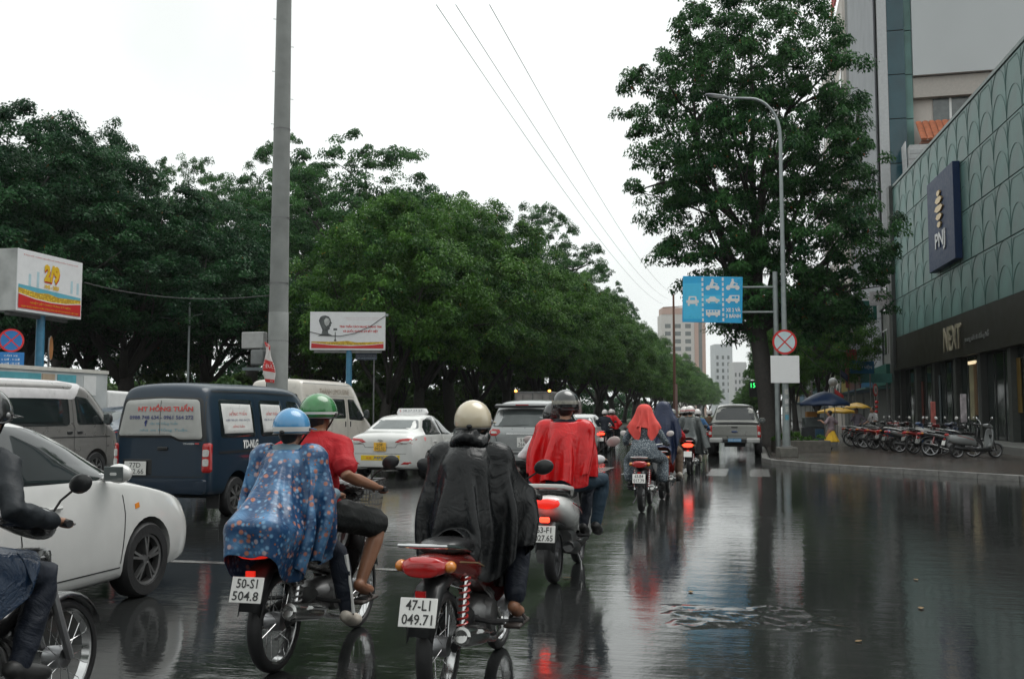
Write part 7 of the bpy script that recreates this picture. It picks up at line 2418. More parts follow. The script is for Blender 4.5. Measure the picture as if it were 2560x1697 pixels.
def art_mid(t, sh, W, H, z0):
    w = W * 0.96
    strip(sh, 'printed_flowers', PFLOW, [(0, H * .22), (.3, H * .215), (.5, H * .24), (.62, H * .20), (1, H * .22)], [(0, H * .13), (1, H * .13)], w, z0, -0.026)
    strip(sh, 'white_swoosh', WHITE, [(0, H * .19), (.3, H * .135), (.55, H * .12), (.8, H * .14), (1, H * .18)], [(0, H * .05), (1, H * .05)], w, z0, -0.030)
    strip(sh, 'red_swoosh', PR, [(0, H * .175), (.3, H * .12), (.55, H * .105), (.8, H * .125), (1, H * .165)], [(0, H * .045), (1, H * .045)], w, z0, -0.034)
    text('TINH THẦN CÁCH MẠNG THÁNG TÁM', H * 0.1, PR, sh, (W * 0.17, -0.026, z0 + H * 0.62), width=W * 0.56, height=H * 0.10, bold=0.006)
    text('VÀ QUỐC KHÁNH 2/9 BẤT DIỆT', H * 0.1, PR, sh, (W * 0.17, -0.026, z0 + H * 0.50), width=W * 0.47, height=H * 0.10, bold=0.006)
    for k in range(2):
        text('KỶ NIỆM CÁCH MẠNG THÁNG TÁM VÀ QUỐC KHÁNH NƯỚC CỘNG HÒA', H * 0.04, M('poster_pink', (0.55, 0.30, 0.30), rough=0.5), sh, (W * 0.20, -0.026, z0 + H * (0.85 - 0.05 * k)), width=W * (0.50 - 0.05 * k), height=H * 0.026)
    # plain grey head in profile (generic)
    prof = [(0.0, 0.30), (0.06, 0.27), (0.095, 0.2), (0.10, 0.14), (0.125, 0.08), (0.10, 0.06), (0.105, 0.02), (0.08, -0.03), (0.085, -0.07), (0.05, -0.12), (0.055, -0.19), (0.15, -0.27), (-0.13, -0.27), (-0.06, -0.20), (-0.05, -0.10), (-0.08, 0.0), (-0.10, 0.08), (-0.115, 0.16), (-0.09, 0.25), (-0.05, 0.29)]
    MB().poly([(-W * 0.30 + a * H * 1.45, -0.026, z0 + H * 0.62 + b * H * 0.95) for a, b in prof][::-1]).build('printed_head', PGREY, sh, smooth=False)
    MB().poly([(-W * 0.30 + a * H * 1.45, -0.029, z0 + H * 0.62 + b * H * 0.95) for a, b in [(0.01, 0.24), (0.07, 0.20), (0.08, 0.12), (0.06, 0.04), (0.02, 0.0), (-0.01, 0.06), (-0.02, 0.16)]][::-1]).build('printed_face', M('poster_lightgrey', (0.45, 0.46, 0.45), rough=0.5, var=0.3, scale=9), sh, smooth=False)
    mb = MB().box((-W * 0.165, -0.026, z0 + H * 0.36), (W * 0.012, 0.003, H * 0.22)); mb.box((-W * 0.165, -0.026, z0 + H * 0.54), (W * 0.05, 0.003, H * 0.05)); mb.box((-W * 0.165, -0.026, z0 + H * 0.25), (W * 0.03, 0.003, H * 0.04))
    mb.build('printed_tower', PGREY, sh)
    MB().box((W / 2 + 0.05, 0.1, z0 + H * 0.93), (0.12, 0.10, 0.10)).build('flood_lamp', GALV, t)
    MB().tube([(-W / 2, -0.05, z0 + H * 0.47), (-W * 0.3, -0.06, z0 + H * 0.38), (-W * 0.1, -0.06, z0 + H * 0.36), (W * 0.1, -0.06, z0 + H * 0.44), (W * 0.3, -0.06, z0 + H * 0.62), (W / 2, -0.03, z0 + H * 0.90)], 0.012, n=5).build('hanging_cable', BLACKPL, t)
billboard('white billboard with red lettering and a grey head above the cream van', 868, 38, YAW + R(4), 2.85, 1.46, hz(875, 38), 0.05, art_mid)
x, y = at(915, 38.6)
sg = thing('notice_board', 'small grey lettered notice plate under the white billboard', 'sign', (x, y, 0), YAW)
MB().box((0, 0, hz(891, 38.6)), (0.82, 0.03, 0.26)).build('plate', M('notice_grey', (0.10, 0.13, 0.18), rough=0.5), sg)
text('BAN QUẢN LÝ CÔNG VIÊN', 0.07, WHITE, sg, (0, -0.02, hz(889, 38.6)), width=0.74, height=0.05)
text('CÂY XANH THÀNH PHỐ', 0.07, WHITE, sg, (0, -0.02, hz(894, 38.6)), width=0.7, height=0.05)
MB().tube([(0.3, 0.03, 0), (0.3, 0.03, hz(888, 38.6))], 0.03, n=8).build('post', STEEL, sg)

# round no-stopping signs
SBLUE = M('sign_blue', (0.02, 0.16, 0.42), rough=0.35, var=0.05)
SRED = M('sign_red', (0.62, 0.02, 0.02), rough=0.35, var=0.05)
def disc(r, y, n=40, r0=0.0):
    m = MB()
    m.lathe([(max(r0, 0.001), y), (r, y), (r, y + 0.006), (max(r0, 0.001), y + 0.006)], (0, 0, 0), 'y', n=n)
    return m
def no_stop(parent, c, r, bluem):
    rot = (0, 0, 0)
    o = disc(r, -0.012).build('sign_disc', SRED, parent, loc=c)
    disc(r * 0.84, -0.017).build('sign_field', bluem, o)
    mb = MB()
    for s in (-1, 1):
        mb.bar((-r * 0.6 * s, -0.0195, -r * 0.6), (r * 0.6 * s, -0.0195, r * 0.6), r * 0.13, 0.004) if False else mb.box((0, -0.0195 - 0.001 * (s > 0), 0), (r * 1.72, 0.004, r * 0.10), Matrix.Rotation(s * PI / 4, 3, 'Y'))
    mb.build('sign_cross', SRED, o)
    return o

# street lamp with signs at the right corner
def street_lamp():
    d = 31.6
    x, y = at(1963, d)
    t = thing('street_lamp', 'tall grey street lamp with curved arm on the right kerb corner', 'street lamp', (x, y, 0.11), YAW)
    H = hz(205, d) - 0.11
    MB().lathe([(0.125, 0.3), (0.10, 2.4), (0.092, 2.6), (0.075, 5.5), (0.055, H - 1.6)], n=18).build('shaft', GALV, t)
    MB().box((0, 0, 0.15), (0.56, 0.56, 0.32)).build('plinth', M('plinth', (0.12, 0.115, 0.10), rough=0.6, var=0.3, bump=0.3), t, bevel=0.03)
    MB().lathe([(0.19, 0.30), (0.19, 0.34), (0.13, 0.36)], n=18).build('base_flange', STEEL, t)
    arc = [(0, 0, H - 1.65)]
    for k in range(9):
        a = PI / 2 * k / 8
        arc.append((-0.95 * (1 - math.cos(a)), 0, H - 1.6 + 1.25 * math.sin(a)))
    arc += [(-1.5, 0, H - 0.33), (-1.75, 0, H - 0.32)]
    MB().tube(arc, [0.055] * 4 + [0.045] * 6 + [0.032, 0.032], n=10).build('curved_arm', GALV, t)
    mb = MB()
    mb.loft([section(0, 0, 0, 0.05, 0.03), section(0, 0.12, 0, 0.12, 0.045), section(0, 0.55, 0, 0.13, 0.04), section(0, 0.72, 0, 0.05, 0.02)])
    hd = mb.build('lamp_head', M('lamp_head_grey', (0.42, 0.44, 0.45), rough=0.4), t, loc=(-1.68, 0, H - 0.31), rot=(0.14, 0, PI / 2))
    MB().box((0, 0.33, -0.043), (0.18, 0.36, 0.012)).build('lens', CLEARLENS, hd)
    for z, c in ((1.25, (0.1, 0.3, 0.4)), (1.75, (0.55, 0.55, 0.55)), (1.5, (0.4, 0.42, 0.4)), (2.05, (0.45, 0.45, 0.42))):
        m = MB(); n = 6
        rows = [[(0.118 * math.cos(a), 0.118 * math.sin(a), z + q) for q in (-0.08, 0.08)] for a in [-PI / 2 - 0.5 + k * 0.2 for k in range(n)]]
        m.loft(rows, cap=False, closed=False)
        m.build('paper_sticker', M('sticker_%d' % int(z * 100), c, rough=0.6, var=0.4, scale=30), t)
    return d
LD = street_lamp()
xs, ys = at(1963, LD - 0.2)
sp = thing('traffic_sign', 'round red and blue no-stopping sign on the street lamp', 'traffic sign', (xs, ys, hz(856, LD)), YAW + R(3))
no_stop(sp, (0, 0, 0), 0.395, M('sign_glare_blue', (0.58, 0.72, 0.76), rough=0.3, var=0.05))  # blue field paled in its colour to stand in for the sign's bright glare
MB().box((0, 0.04, 0), (0.3, 0.05, 0.06)).build('clamp', STEEL, sp)
sp = thing('sign_plate', 'white rectangular plate below the round no-stopping sign', 'traffic sign', (xs, ys, hz(924, LD)), YAW + R(3))
MB().box((0, 0, 0), (0.92, 0.02, 0.86)).build('plate', M('sign_white', (0.86, 0.86, 0.86), rough=0.3, var=0.02), sp, bevel=0.008)
MB().box((0, 0.04, 0), (0.3, 0.06, 0.06)).build('clamp', STEEL, sp)

# left no stopping sign with blue plate
d = 25.5
x, y = at(25, d)
sp = thing('traffic_sign', 'round no-stopping sign with blue lettered plate at the left edge', 'traffic sign', (x, y, 0), PI / 2 - R(48))
no_stop(sp, (0, 0, hz(851, d)), 0.30, SBLUE)
MB().box((0, -0.01, hz(898, d)), (0.62, 0.016, 0.36)).build('text_plate', SBLUE, sp, bevel=0.006)
for k, s_ in enumerate(('CẤM XE', '6 GIỜ - 9 GIỜ', '16 GIỜ - 20 GIỜ')):
    text(s_, 0.08, WHITE, sp, (0, -0.022, hz(898, d) + 0.10 - 0.10 * k), width=0.32 + 0.1 * (k > 0), height=0.065)
MB().tube([(0, 0.04, 0), (0, 0.04, hz(830, d))], 0.035, n=10).build('post', GALV, sp)
# round mirror sign seen edge-on and cloudy panel under the board
x, y = at(125, 28.5)
sp = thing('traffic_sign', 'round traffic sign seen edge-on right of the blue billboard post', 'traffic sign', (x, y, 0), R(120))
z_ = hz(870, 28.5)
disc(0.35, 0).build('sign_disc', BAND_W, sp, loc=(0, 0, z_)); disc(0.33, -0.01).build('sign_field', M('sign_orange', (0.5, 0.22, 0.08), rough=0.4), sp, loc=(0, 0, z_))
MB().tube([(0, 0.05, 0), (0, 0.05, z_ + 0.3)], 0.03, n=8).build('post', STEEL, sp)

# blue lane sign beside the tall tree
d = 35.5
x, y = at(1784, d)
ls = thing('lane_sign', 'blue lane direction sign with white vehicle symbols before the tall tree', 'traffic sign', (x, y, 0), YAW + R(-4))
Wd, Hd = 2.12, 1.66
zc = hz(748, d)
LB = M('lane_blue', (0.012, 0.42, 0.78), rough=0.3, var=0.10, scale=1.5)
LB2 = M('lane_blue_light', (0.06, 0.56, 0.88), rough=0.3, var=0.05)
bd = MB().box((0, 0, zc), (Wd, 0.04, Hd), Matrix.Rotation(R(1.5), 3, 'Y')).build('sign_board', LB, ls, bevel=0.01)
SW = M('symbol_white', (0.82, 0.82, 0.82), rough=0.35, var=0.02)
MB().box((-Wd * 0.335, -0.023, zc - 0.05), (Wd * 0.31, 0.006, Hd * 0.78)).build('light_field', LB2, bd)
MB().box((0, -0.023, zc + Hd * 0.0), (Wd * 0.30, 0.006, Hd * 0.19)).build('light_field', LB2, bd)
for xx in (-Wd * 0.165, Wd * 0.175):
    for k in range(9):
        MB().box((xx, -0.026, zc - Hd / 2 + 0.10 + k * 0.182), (0.065, 0.006, 0.115)).build('lane_dash', SW, bd)
def sym(shapes, cx, cz, s, name, mt=None):
    mb = MB()
    for pts in shapes:
        mb.poly([(cx + a * s, -0.031, cz + b * s) for a, b in pts])
    o = mb.build(name, mt or SW, bd, smooth=False)
    return o
def circ(cx, cz, r, n=14): return [(cx + r * math.cos(2 * PI * k / n), cz + r * math.sin(2 * PI * k / n)) for k in range(n)]
moto = [circ(-0.30, -0.12, 0.15), circ(0.30, -0.12, 0.15), [(-0.38, 0.05), (-0.1, -0.15), (0.2, -0.15), (0.32, 0.1), (0.1, 0.02), (-0.15, 0.06)], [(-0.2, 0.05), (0.02, 0.03), (0.12, 0.28), (0.02, 0.34), (-0.1, 0.3)], circ(0.0, 0.40, 0.085), [(0.0, 0.26), (0.06, 0.18), (0.34, 0.10), (0.33, 0.16)]]
carside = [[(-0.48, -0.16), (0.48, -0.16), (0.5, 0.0), (0.3, 0.05), (0.14, 0.22), (-0.18, 0.22), (-0.32, 0.05), (-0.5, 0.02)], circ(-0.28, -0.17, 0.10), circ(0.28, -0.17, 0.10)]
carback = [[(-0.36, -0.05), (-0.27, 0.30), (0.27, 0.30), (0.36, -0.05), (0.36, -0.28), (-0.36, -0.28)], [(-0.36, -0.25), (-0.22, -0.25), (-0.22, -0.42), (-0.36, -0.42)], [(0.22, -0.25), (0.36, -0.25), (0.36, -0.42), (0.22, -0.42)], [(-0.46, 0.0), (-0.34, 0.0), (-0.34, -0.2), (-0.46, -0.2)], [(0.34, 0.0), (0.46, 0.0), (0.46, -0.2), (0.34, -0.2)]]
vanside = [[(-0.5, -0.18), (0.45, -0.18), (0.45, 0.25), (-0.22, 0.25), (-0.34, 0.03), (-0.5, 0.0)], circ(-0.28, -0.2, 0.11), circ(0.25, -0.2, 0.11)]
busside = [[(-0.48, -0.18), (0.48, -0.18), (0.5, 0.2), (-0.5, 0.22)], circ(-0.28, -0.2, 0.09), circ(0.25, -0.2, 0.09)]
ph_ = 0.66
sym(carback, -Wd * 0.335, zc - 0.02, 0.478, 'car_symbol'); sym([[(-0.2, 0.02), (-0.16, 0.2), (0.16, 0.2), (0.2, 0.02)]], -Wd * 0.335, zc - 0.02, 0.478, 'symbol_window', LB2).location.y = -0.004
sym(moto, 0.005, zc + Hd * 0.29, 0.540, 'motorbike_symbol'); sym(moto, Wd * 0.34, zc + Hd * 0.29, 0.540, 'motorbike_symbol')
sym(carside, 0.005, zc + 0.0, 0.494, 'car_symbol'); sym(vanside, Wd * 0.34, zc + 0.02, 0.509, 'van_symbol')
sym(busside, 0.01, zc - Hd * 0.29, 0.509, 'bus_symbol')
for (a, b_) in ((-0.08, 0.14), (0.18, 0.36)):
    sym([[(a, 0.02), (a, 0.18), (b_, 0.18), (b_, 0.02)]], Wd * 0.34, zc + 0.02, 0.509, 'symbol_window', LB).location.y = -0.004
sym([[(-0.4 + q * 0.2, 0.06), (-0.4 + q * 0.2, 0.16), (-0.27 + q * 0.2, 0.16), (-0.27 + q * 0.2, 0.06)] for q in range(4)], 0.01, zc - Hd * 0.29, 0.509, 'symbol_window', LB).location.y = -0.004
text('XE 2 VÀ', 0.2, SW, bd, (Wd * 0.34, -0.031, zc - Hd * 0.22), width=0.52, height=0.17, bold=0.008)
text('3 BÁNH', 0.2, SW, bd, (Wd * 0.34, -0.031, zc - Hd * 0.35), width=0.52, height=0.17, bold=0.008)
MB().tube([(2.25, 0.15, 0.1), (2.25, 0.15, zc + 1.0)], 0.09, n=12).build('post', GALV, ls)
for zz in (-0.45, 0.45):
    MB().tube([(-0.8, 0.10, zc + zz), (2.25, 0.15, zc + zz)], 0.04, n=8).build('arm', GALV, ls)

# camera arm and utility pole by the tree
d = 43.0
x, y = at(1942, d)
up = thing('utility_pole', 'brown weathered utility pole beside the street lamp carrying a camera arm', 'pole', (x, y, 0.11), YAW)
MB().tube([(0, 0, 0), (0, 0, hz(640, d))], [0.17, 0.12], n=12).build('shaft', M('pole_brown', (0.085, 0.065, 0.055), rough=0.7, var=0.3, bump=0.4), up)
za = hz(692, d)
ca = MB().tube([(0, -0.15, za), (-0.5, -0.15, za + 0.02), (-1.35, -0.15, za - 0.0)], 0.03, n=6).build('camera_arm', GALV, up)
MB().tube([(-1.25, -0.4, za + 0.03), (-1.38, 0.02, za + 0.16)], 0.085, n=12).build('camera', M('camera_white', (0.6, 0.6, 0.6), rough=0.4), ca)
MB().tube([(-0.88, -0.15, za + 0.02), (-1.0, -0.15, za + 0.22), (-1.02, -0.15, za + 0.42)], 0.025, n=6).build('antenna_stalk', GALV, ca)
MB().box((-1.02, -0.15, za + 0.62), (0.09, 0.09, 0.42)).build('antenna', M('camera_white', (0.6, 0.6, 0.6)), ca, bevel=0.02)
mb = MB()
for k in range(7):
    a = rng.uniform(0, 6)
    mb.tube([(0.1 * math.cos(a), -0.15, za - 0.1), (0.25 * math.cos(a + 1), -0.2, za - 0.3 - 0.1 * k), (0.14 * math.sin(a), -0.16, za - 0.9 - 0.3 * k)], 0.012, n=4)
mb.build('cable_bundle', BLACKPL, up)
d = 38.0
x, y = at(1700, 120)
fp = thing('utility_pole', 'far rusty lattice mast above the end of the tree row', 'pole', (at(1686, 120)[0], at(1686, 120)[1], 0), YAW)
MB().tube([(0, 0, 0), (0, 0, hz(735, 120))], [0.2, 0.12], n=8).build('shaft', M('rust', (0.20, 0.09, 0.06), rough=0.7), fp)
MB().tube([(-1.3, 0, hz(768, 120)), (1.2, 0, hz(765, 120))], 0.06, n=6).build('cross_arm', M('rust', (0.2, 0.09, 0.06)), fp)
fp = thing('utility_pole', 'slim street pole in the middle distance left of the coral scarf', 'pole', (*at(1690, 75), 0), YAW)
MB().tube([(0, 0, 0), (0, 0, hz(960, 75) + 0.0)], [0.12, 0.1], n=8).build('shaft', M('post_red_white', (0.35, 0.22, 0.2), rough=0.6), fp)
# park lamp behind the blue van
fp = thing('park_lamp', 'thin grey park lamp with a short curved arm above the navy van', 'street lamp', (*at(470, 47), 0), YAW)
MB().tube([(0, 0, 0), (0, 0, hz(745, 47))], [0.07, 0.05], n=8).build('shaft', GALV, fp)
MB().tube([(0, 0, hz(800, 47)), (0.25, 0, hz(788, 47)), (0.6, 0, hz(785, 47))], 0.03, n=6).build('arm', GALV, fp)
MB().tube([(0, 0, hz(800, 47)), (-0.5, 0, hz(796, 47)), (-1.4, 0, hz(793, 47))], 0.02, n=6).build('arm', GALV, fp)

# traffic signal display
d = 58
x, y = at(1890, d)
tl = thing('traffic_signal', 'traffic countdown signal with green and orange figures under the tall tree', 'traffic light', (x, y, 0), YAW)
zc = hz(972, d)
MB().box((0, 0, zc), (0.80, 0.12, 0.95)).build('housing', BLACKPL, tl, bevel=0.02)
GRN = M('led_green', (0.02, 0.5, 0.1), emit=(0.05, 1.0, 0.2), estr=2.2, var=0)
ORG = M('led_orange', (0.6, 0.2, 0.02), emit=(1.0, 0.25, 0.03), estr=2.5, var=0)
text('15', 0.3, GRN, tl, (-0.20, -0.07, zc + 0.2), width=0.26, height=0.26)
MB().lathe([(0.001, -0.07), (0.07, -0.066)], (0.16, 0, zc - 0.22), 'y', n=14).build('lamp', ORG, tl)
MB().box((0.28, -0.066, zc), (0.06, 0.01, 0.6)).build('green_bar', GRN, tl)
MB().tube([(0.55, 0.05, 0), (0.55, 0.05, zc + 0.9)], 0.07, n=10).build('post', GALV, tl)
MB().box((0.42, 0.03, zc), (0.3, 0.05, 0.06)).build('bracket', GALV, tl)

# wires
WIRE = M('wire', (0.06, 0.06, 0.06), rough=0.6)
def wire(label, a, b, sag, r=0.02):
    a, b = Vector(a), Vector(b)
    pts = []
    for k in range(17):
        f = k / 16
        p = a.lerp(b, f); p.z -= sag * 4 * f * (1 - f)
        pts.append(p)
    tag(MB().tube(pts, r, n=5).build('overhead_wire', WIRE), label, 'wire', 'overhead wires')
for k, (u0, lab) in enumerate(((1085, 'leftmost of the three overhead wires crossing the sky'), (1135, 'middle overhead wire of the three crossing the sky'), (1222, 'rightmost of the three overhead wires crossing the sky'))):
    xa, ya = at(u0, 22)
    xb, yb = at(1660 + k * 12, 118)
    wire(lab, (xa, ya, hz(-14, 22)), (xb, yb, hz(760 - 14 * k, 118)), 1.2, 0.009)
xa, ya = at(205, 27.2); xb, yb = at(690, 24)
wire('thin wire from the left billboard to the tall grey pole', (xa, ya, hz(705, 27.2)), (xb, yb, hz(735, 24)), 0.25, 0.012)

for k in range(7):
    xa, ya = at(1942, 43.0)
    wire('slack cable from the brown utility pole to the shop houses, %s from the top' % ORD[k], (xa, ya, hz(690 + 14 * k, 43)), (8.3 - 0.2 * (k % 3), 68 + 6 * (k % 4), 7.6 - 0.32 * k), 0.5 + 0.25 * k, 0.018)
for k in range(2):
    wire('cable sagging between shop houses under the awning boards, %s of two' % ORD[k], (7.6, 66, 5.2 - 0.5 * k), (7.9, 92, 5.6 - 0.6 * k), 0.9 + 0.3 * k, 0.03)
# ================================================================== buildings at the right
def local_box(t, name, mat, x0, x1, y0, y1, z0, z1, bevel=0.0, parent=None):
    return MB().box(((x0 + x1) / 2, (y0 + y1) / 2, (z0 + z1) / 2), (x1 - x0, y1 - y0, z1 - z0)).build(name, mat, parent or t, smooth=False, bevel=bevel)

# --- glass fronted shop.  local: facade in the plane y=0 seen from -Y, x from the far corner (0) towards the camera (L)
FC = Vector((*at(2236, 59.8), 0))
NC = Vector((*at(2560, 36.5), 0))
FD = (NC - FC).normalized()
GL = 33.0
rzs = math.atan2(FD.y, FD.x)
shop = thing('glass_shop', 'jewellery shop building clad in green patterned glass at the right', 'building', FC, rzs)
# facade outward normal must be local -Y
GGL = M('green_glass', (0.115, 0.215, 0.200), rough=0.42, var=0.38, scale=0.6, spec=0.25)
DKB = M('dark_bronze', (0.018, 0.017, 0.010), rough=0.5, var=0.3, scale=1.5, spec=0.15)
DKG = M('shop_dark_glass', (0.016, 0.024, 0.022), rough=0.08, var=0.3, scale=0.8, spec=0.6)
RIB = M('glass_rib', (0.060, 0.125, 0.115), rough=0.5)
local_box(shop, 'core_wall', M('core_wall', (0.05, 0.055, 0.05), rough=0.6), 0.1, GL, 0.4, 16, 0, 14.9)
pw, phh = 3.66, 2.26
rib_mesh = None
panel_mesh = None
for r_ in range(4):
    for c_ in range(9):
        x0, z0 = 0.45 + c_ * pw, 6.0 + r_ * phh
        if panel_mesh is None:
            mb = MB().box((pw / 2 - 0.02, 0.2, phh / 2 - 0.02), (pw - 0.04, 0.16, phh - 0.04))
            o = mb.build('glass_panel', GGL, shop, bevel=0.012)
            panel_mesh = o.data
            mb = MB()
            for hc in range(2):
                for hr in range(2):
                    cx = pw / 4 + hc * pw / 2
                    cz = 0.02 + hr * phh / 2
                    w = pw / 4 - 0.02
                    pts = [(cx + w * math.cos(a), 0.115, cz + (phh / 2 - 0.05 + 0.15 * (hc ^ hr)) * math.sin(a)) for a in [PI * k / 14 for k in range(15)]]
                    pts = [p for p in pts if p[2] < phh - 0.03]
                    if len(pts) > 2:
                        mb.tube(pts, 0.012, n=4)
                mb.tube([(pw / 4 + hc * pw / 2 - pw / 4 + 0.02, 0.115, 0.1), (pw / 4 + hc * pw / 2 - pw / 4 + 0.03, 0.115, phh - 0.1)], 0.009, n=4)
            ro = mb.build('fan_ribs', RIB, o)
            rib_mesh = ro.data
            o.location = (x0, 0, z0)
        else:
            o2 = o.copy(); COL.objects.link(o2); o2.location = (x0, 0, z0)
            ro2 = ro.copy(); COL.objects.link(ro2); ro2.parent = o2
local_box(shop, 'corner_fin', M('fin_grey', (0.045, 0.05, 0.048), rough=0.5, var=0.2), -0.35, 0.42, -0.1, 8, 0.1, 15.2)
local_box(shop, 'fascia_band', DKB, 0.43, GL, 0.05, 0.4, 4.1, 5.97)
local_box(shop, 'parapet_cap', M('cap_green', (0.06, 0.11, 0.10), rough=0.4), 0.43, GL, 0.08, 0.6, 15.05, 15.2)
local_box(shop, 'fascia_lip', DKB, 0.43, GL, -0.12, 0.05, 4.02, 4.14)
local_box(shop, 'plinth_step', M('step_stone', (0.20, 0.20, 0.19), rough=0.35, var=0.2), 8.0, GL, -1.6, 0.3, 0.1, 0.38, bevel=0.02)
# shop front: glazing bays between pillars
PIL = M('pillar_grey', (0.06, 0.065, 0.06), rough=0.5, var=0.2, spec=0.2)
for k in range(8):
    x0 = 0.9 + k * 4.1
    local_box(shop, 'pillar', PIL if k % 2 else M('pillar_dark', (0.03, 0.032, 0.03), rough=0.4), x0, x0 + 0.45, 0.1, 0.5, 0.1, 4.05, bevel=0.01)
    g = local_box(shop, 'shop_window', DKG, x0 + 0.5, x0 + 4.05, 0.36, 0.395, 0.4, 4.0)
    for f in (0.33, 0.66):
        local_box(shop, 'mullion', BLACKPL, x0 + 0.5 + 3.55 * f, x0 + 0.55 + 3.55 * f, 0.33, 0.36, 0.4, 4.0)
# displays behind or on the glass: posters and a golden lantern
for (x0, x1, z0, z1, c, em) in ((15.2, 15.9, 1.2, 3.8, (0.30, 0.27, 0.16), 0), (15.9, 16.4, 1.4, 3.7, (0.14, 0.07, 0.02), 0), (16.5, 17.0, 1.0, 3.9, (0.20, 0.23, 0.26), 0), (21.5, 22.3, 1.5, 3.6, (0.16, 0.10, 0.02), 0), (9.2, 9.8, 0.9, 3.4, (0.13, 0.16, 0.17), 0), (5.6, 6.0, 0.9, 3.2, (0.12, 0.03, 0.02), 0), (23.5, 25.2, 0.9, 1.7, (0.16, 0.24, 0.24), 0)):
    local_box(shop, 'window_poster', M('win_poster_%d' % int(x0 * 10), c, rough=0.4, var=0.35, scale=2.5), x0, x1, 0.30, 0.33, z0, z1)
EM = M('lit_display', (0.8, 0.7, 0.5), emit=(1.0, 0.8, 0.5), estr=0.9)
local_box(shop, 'display_light', EM, 15.2, 16.3, 0.26, 0.33, 3.66, 3.80)
# large hanging sign
NV2 = M('sign_navy', (0.006, 0.026, 0.090), rough=0.5, var=0.08, spec=0.25)
sgn = local_box(shop, 'blade_sign', NV2, 10.6, 15.6, -0.22, 0.1, 8.45, 12.9, bevel=0.02)
GOLD = M('sign_gold', (0.42, 0.28, 0.09), rough=0.3, metal=0.7, var=0.25)
SILV = M('sign_silver', (0.40, 0.40, 0.40), rough=0.3, metal=0.6, var=0.2)
mb = MB()
for (a, z, w, h) in ((0, 11.95, 0.62, 0.26), (0, 11.62, 1.25, 0.30), (0, 11.22, 1.55, 0.30), (0, 10.82, 1.15, 0.28), (0, 10.45, 0.72, 0.26)):
    mb.poly([(13.1 - w / 2, -0.30, z), (13.1 - w * 0.3, -0.30, z + h / 2), (13.1 + w * 0.3, -0.30, z + h / 2), (13.1 + w / 2, -0.30, z), (13.1 + w * 0.2, -0.30, z - h / 2), (13.1 - w * 0.2, -0.30, z - h / 2)], 0.08, (0, -1, 0))
mb.build('gem_emblem', GOLD, sgn, smooth=False)
text('PNJ', 1.0, SILV, sgn, (13.1, -0.24, 9.65), width=1.9, height=0.95, extrude=0.03, bold=0.02)
# shop name on the fascia
GW = M('sign_pale_gold', (0.62, 0.55, 0.42), rough=0.25, metal=0.4, var=0.3, scale=1.5)
text('NEXT', 1.0, GW, shop, (13.6, 0.02, 5.0), width=3.1, height=1.15, extrude=0.03, bold=0.02, name='shop_letters')
text('trang sức & đồng hồ', 0.5, SILV, shop, (17.6, 0.02, 4.75), width=3.6, height=0.34, extrude=0.02, name='shop_letters')

# --- tall slab building behind it
tb = thing('tower_block', 'tall grey tower block behind the green glass shop', 'building', (8.55, 69.0, 0), 0)
SLAB = M('slab_white', (0.46, 0.48, 0.49), rough=0.6, var=0.08, scale=0.15)
BEIGE = M('slab_beige', (0.52, 0.47, 0.43), rough=0.7, var=0.08, scale=0.3)
local_box(tb, 'main_wall', SLAB, 2.2, 44, 0, 22, hz(178, 65), 46)
local_box(tb, 'recessed_wall', BEIGE, 2.25, 44, 0.9, 22, 0, hz(178, 65))
local_box(tb, 'band', M('band_beige', (0.40, 0.37, 0.34), rough=0.7, var=0.1), 2.22, 44, 0.35, 0.9, hz(232, 65), hz(180, 65) - 0.003)
for k in range(5):
    x0 = 3.5 + k * 2.35
    w = local_box(tb, 'window', GLASS_GREY, x0, x0 + 2.2, 0.82, 0.9, hz(296, 65), hz(233, 65))
    local_box(tb, 'window_frame', WHITE, x0 + 1.0, x0 + 1.14, 0.78, 0.82, hz(296, 65), hz(233, 65), parent=w)
    local_box(tb, 'window_sill', BEIGE, x0 - 0.1, x0 + 2.3, 0.6, 0.9, hz(305, 65), hz(297, 65), parent=w)
GT = M('teal_glass', (0.015, 0.065, 0.085), rough=0.1, var=0.25, scale=0.5)
nfl = 13
for k in range(nfl):
    z0 = 6 + k * 3.0
    local_box(tb, 'corner_glass', GT, 0.62, 1.7, 0.02, 0.5, z0, z0 + 2.94)
    local_box(tb, 'corner_glass', GGL, 1.72, 2.18, 0.25, 0.5, z0, z0 + 2.94)
local_box(tb, 'pier', M('pier_grey', (0.46, 0.47, 0.48), rough=0.6, var=0.1), 0.05, 0.6, -0.02, 0.6, 0, 46)
# corrugated road side, folded into ribs
CORR = M('corrugated', (0.38, 0.39, 0.41), rough=0.5, var=0.12, scale=0.6)
mb = MB()
ys_ = []
for k in range(70):
    ys_.append((0.0 if k % 2 else -0.16, 0.6 + k * 0.24))
mb.loft([[(x_, y_, z_) for x_, y_ in ys_] for z_ in (3.5, 24, 46)], cap=False, closed=False)
mb.build('corrugated_side', CORR, tb, smooth=False, loc=(0.0, 0, 0), solid=0.05)
local_box(tb, 'side_core', M('core_wall', (0.05, 0.055, 0.05)), 0.06, 2.0, 0.7, 22, 0, 45.9)
mb = MB().tube([(-0.25, 8.5, 19.5), (-0.5, 9.5, 21.5), (-0.45, 9.0, 23.5), (-0.3, 8.6, 25)], 0.14, n=6)
mb.build('fabric_streak', M('streak_dark', (0.10, 0.09, 0.08), rough=0.6), tb)
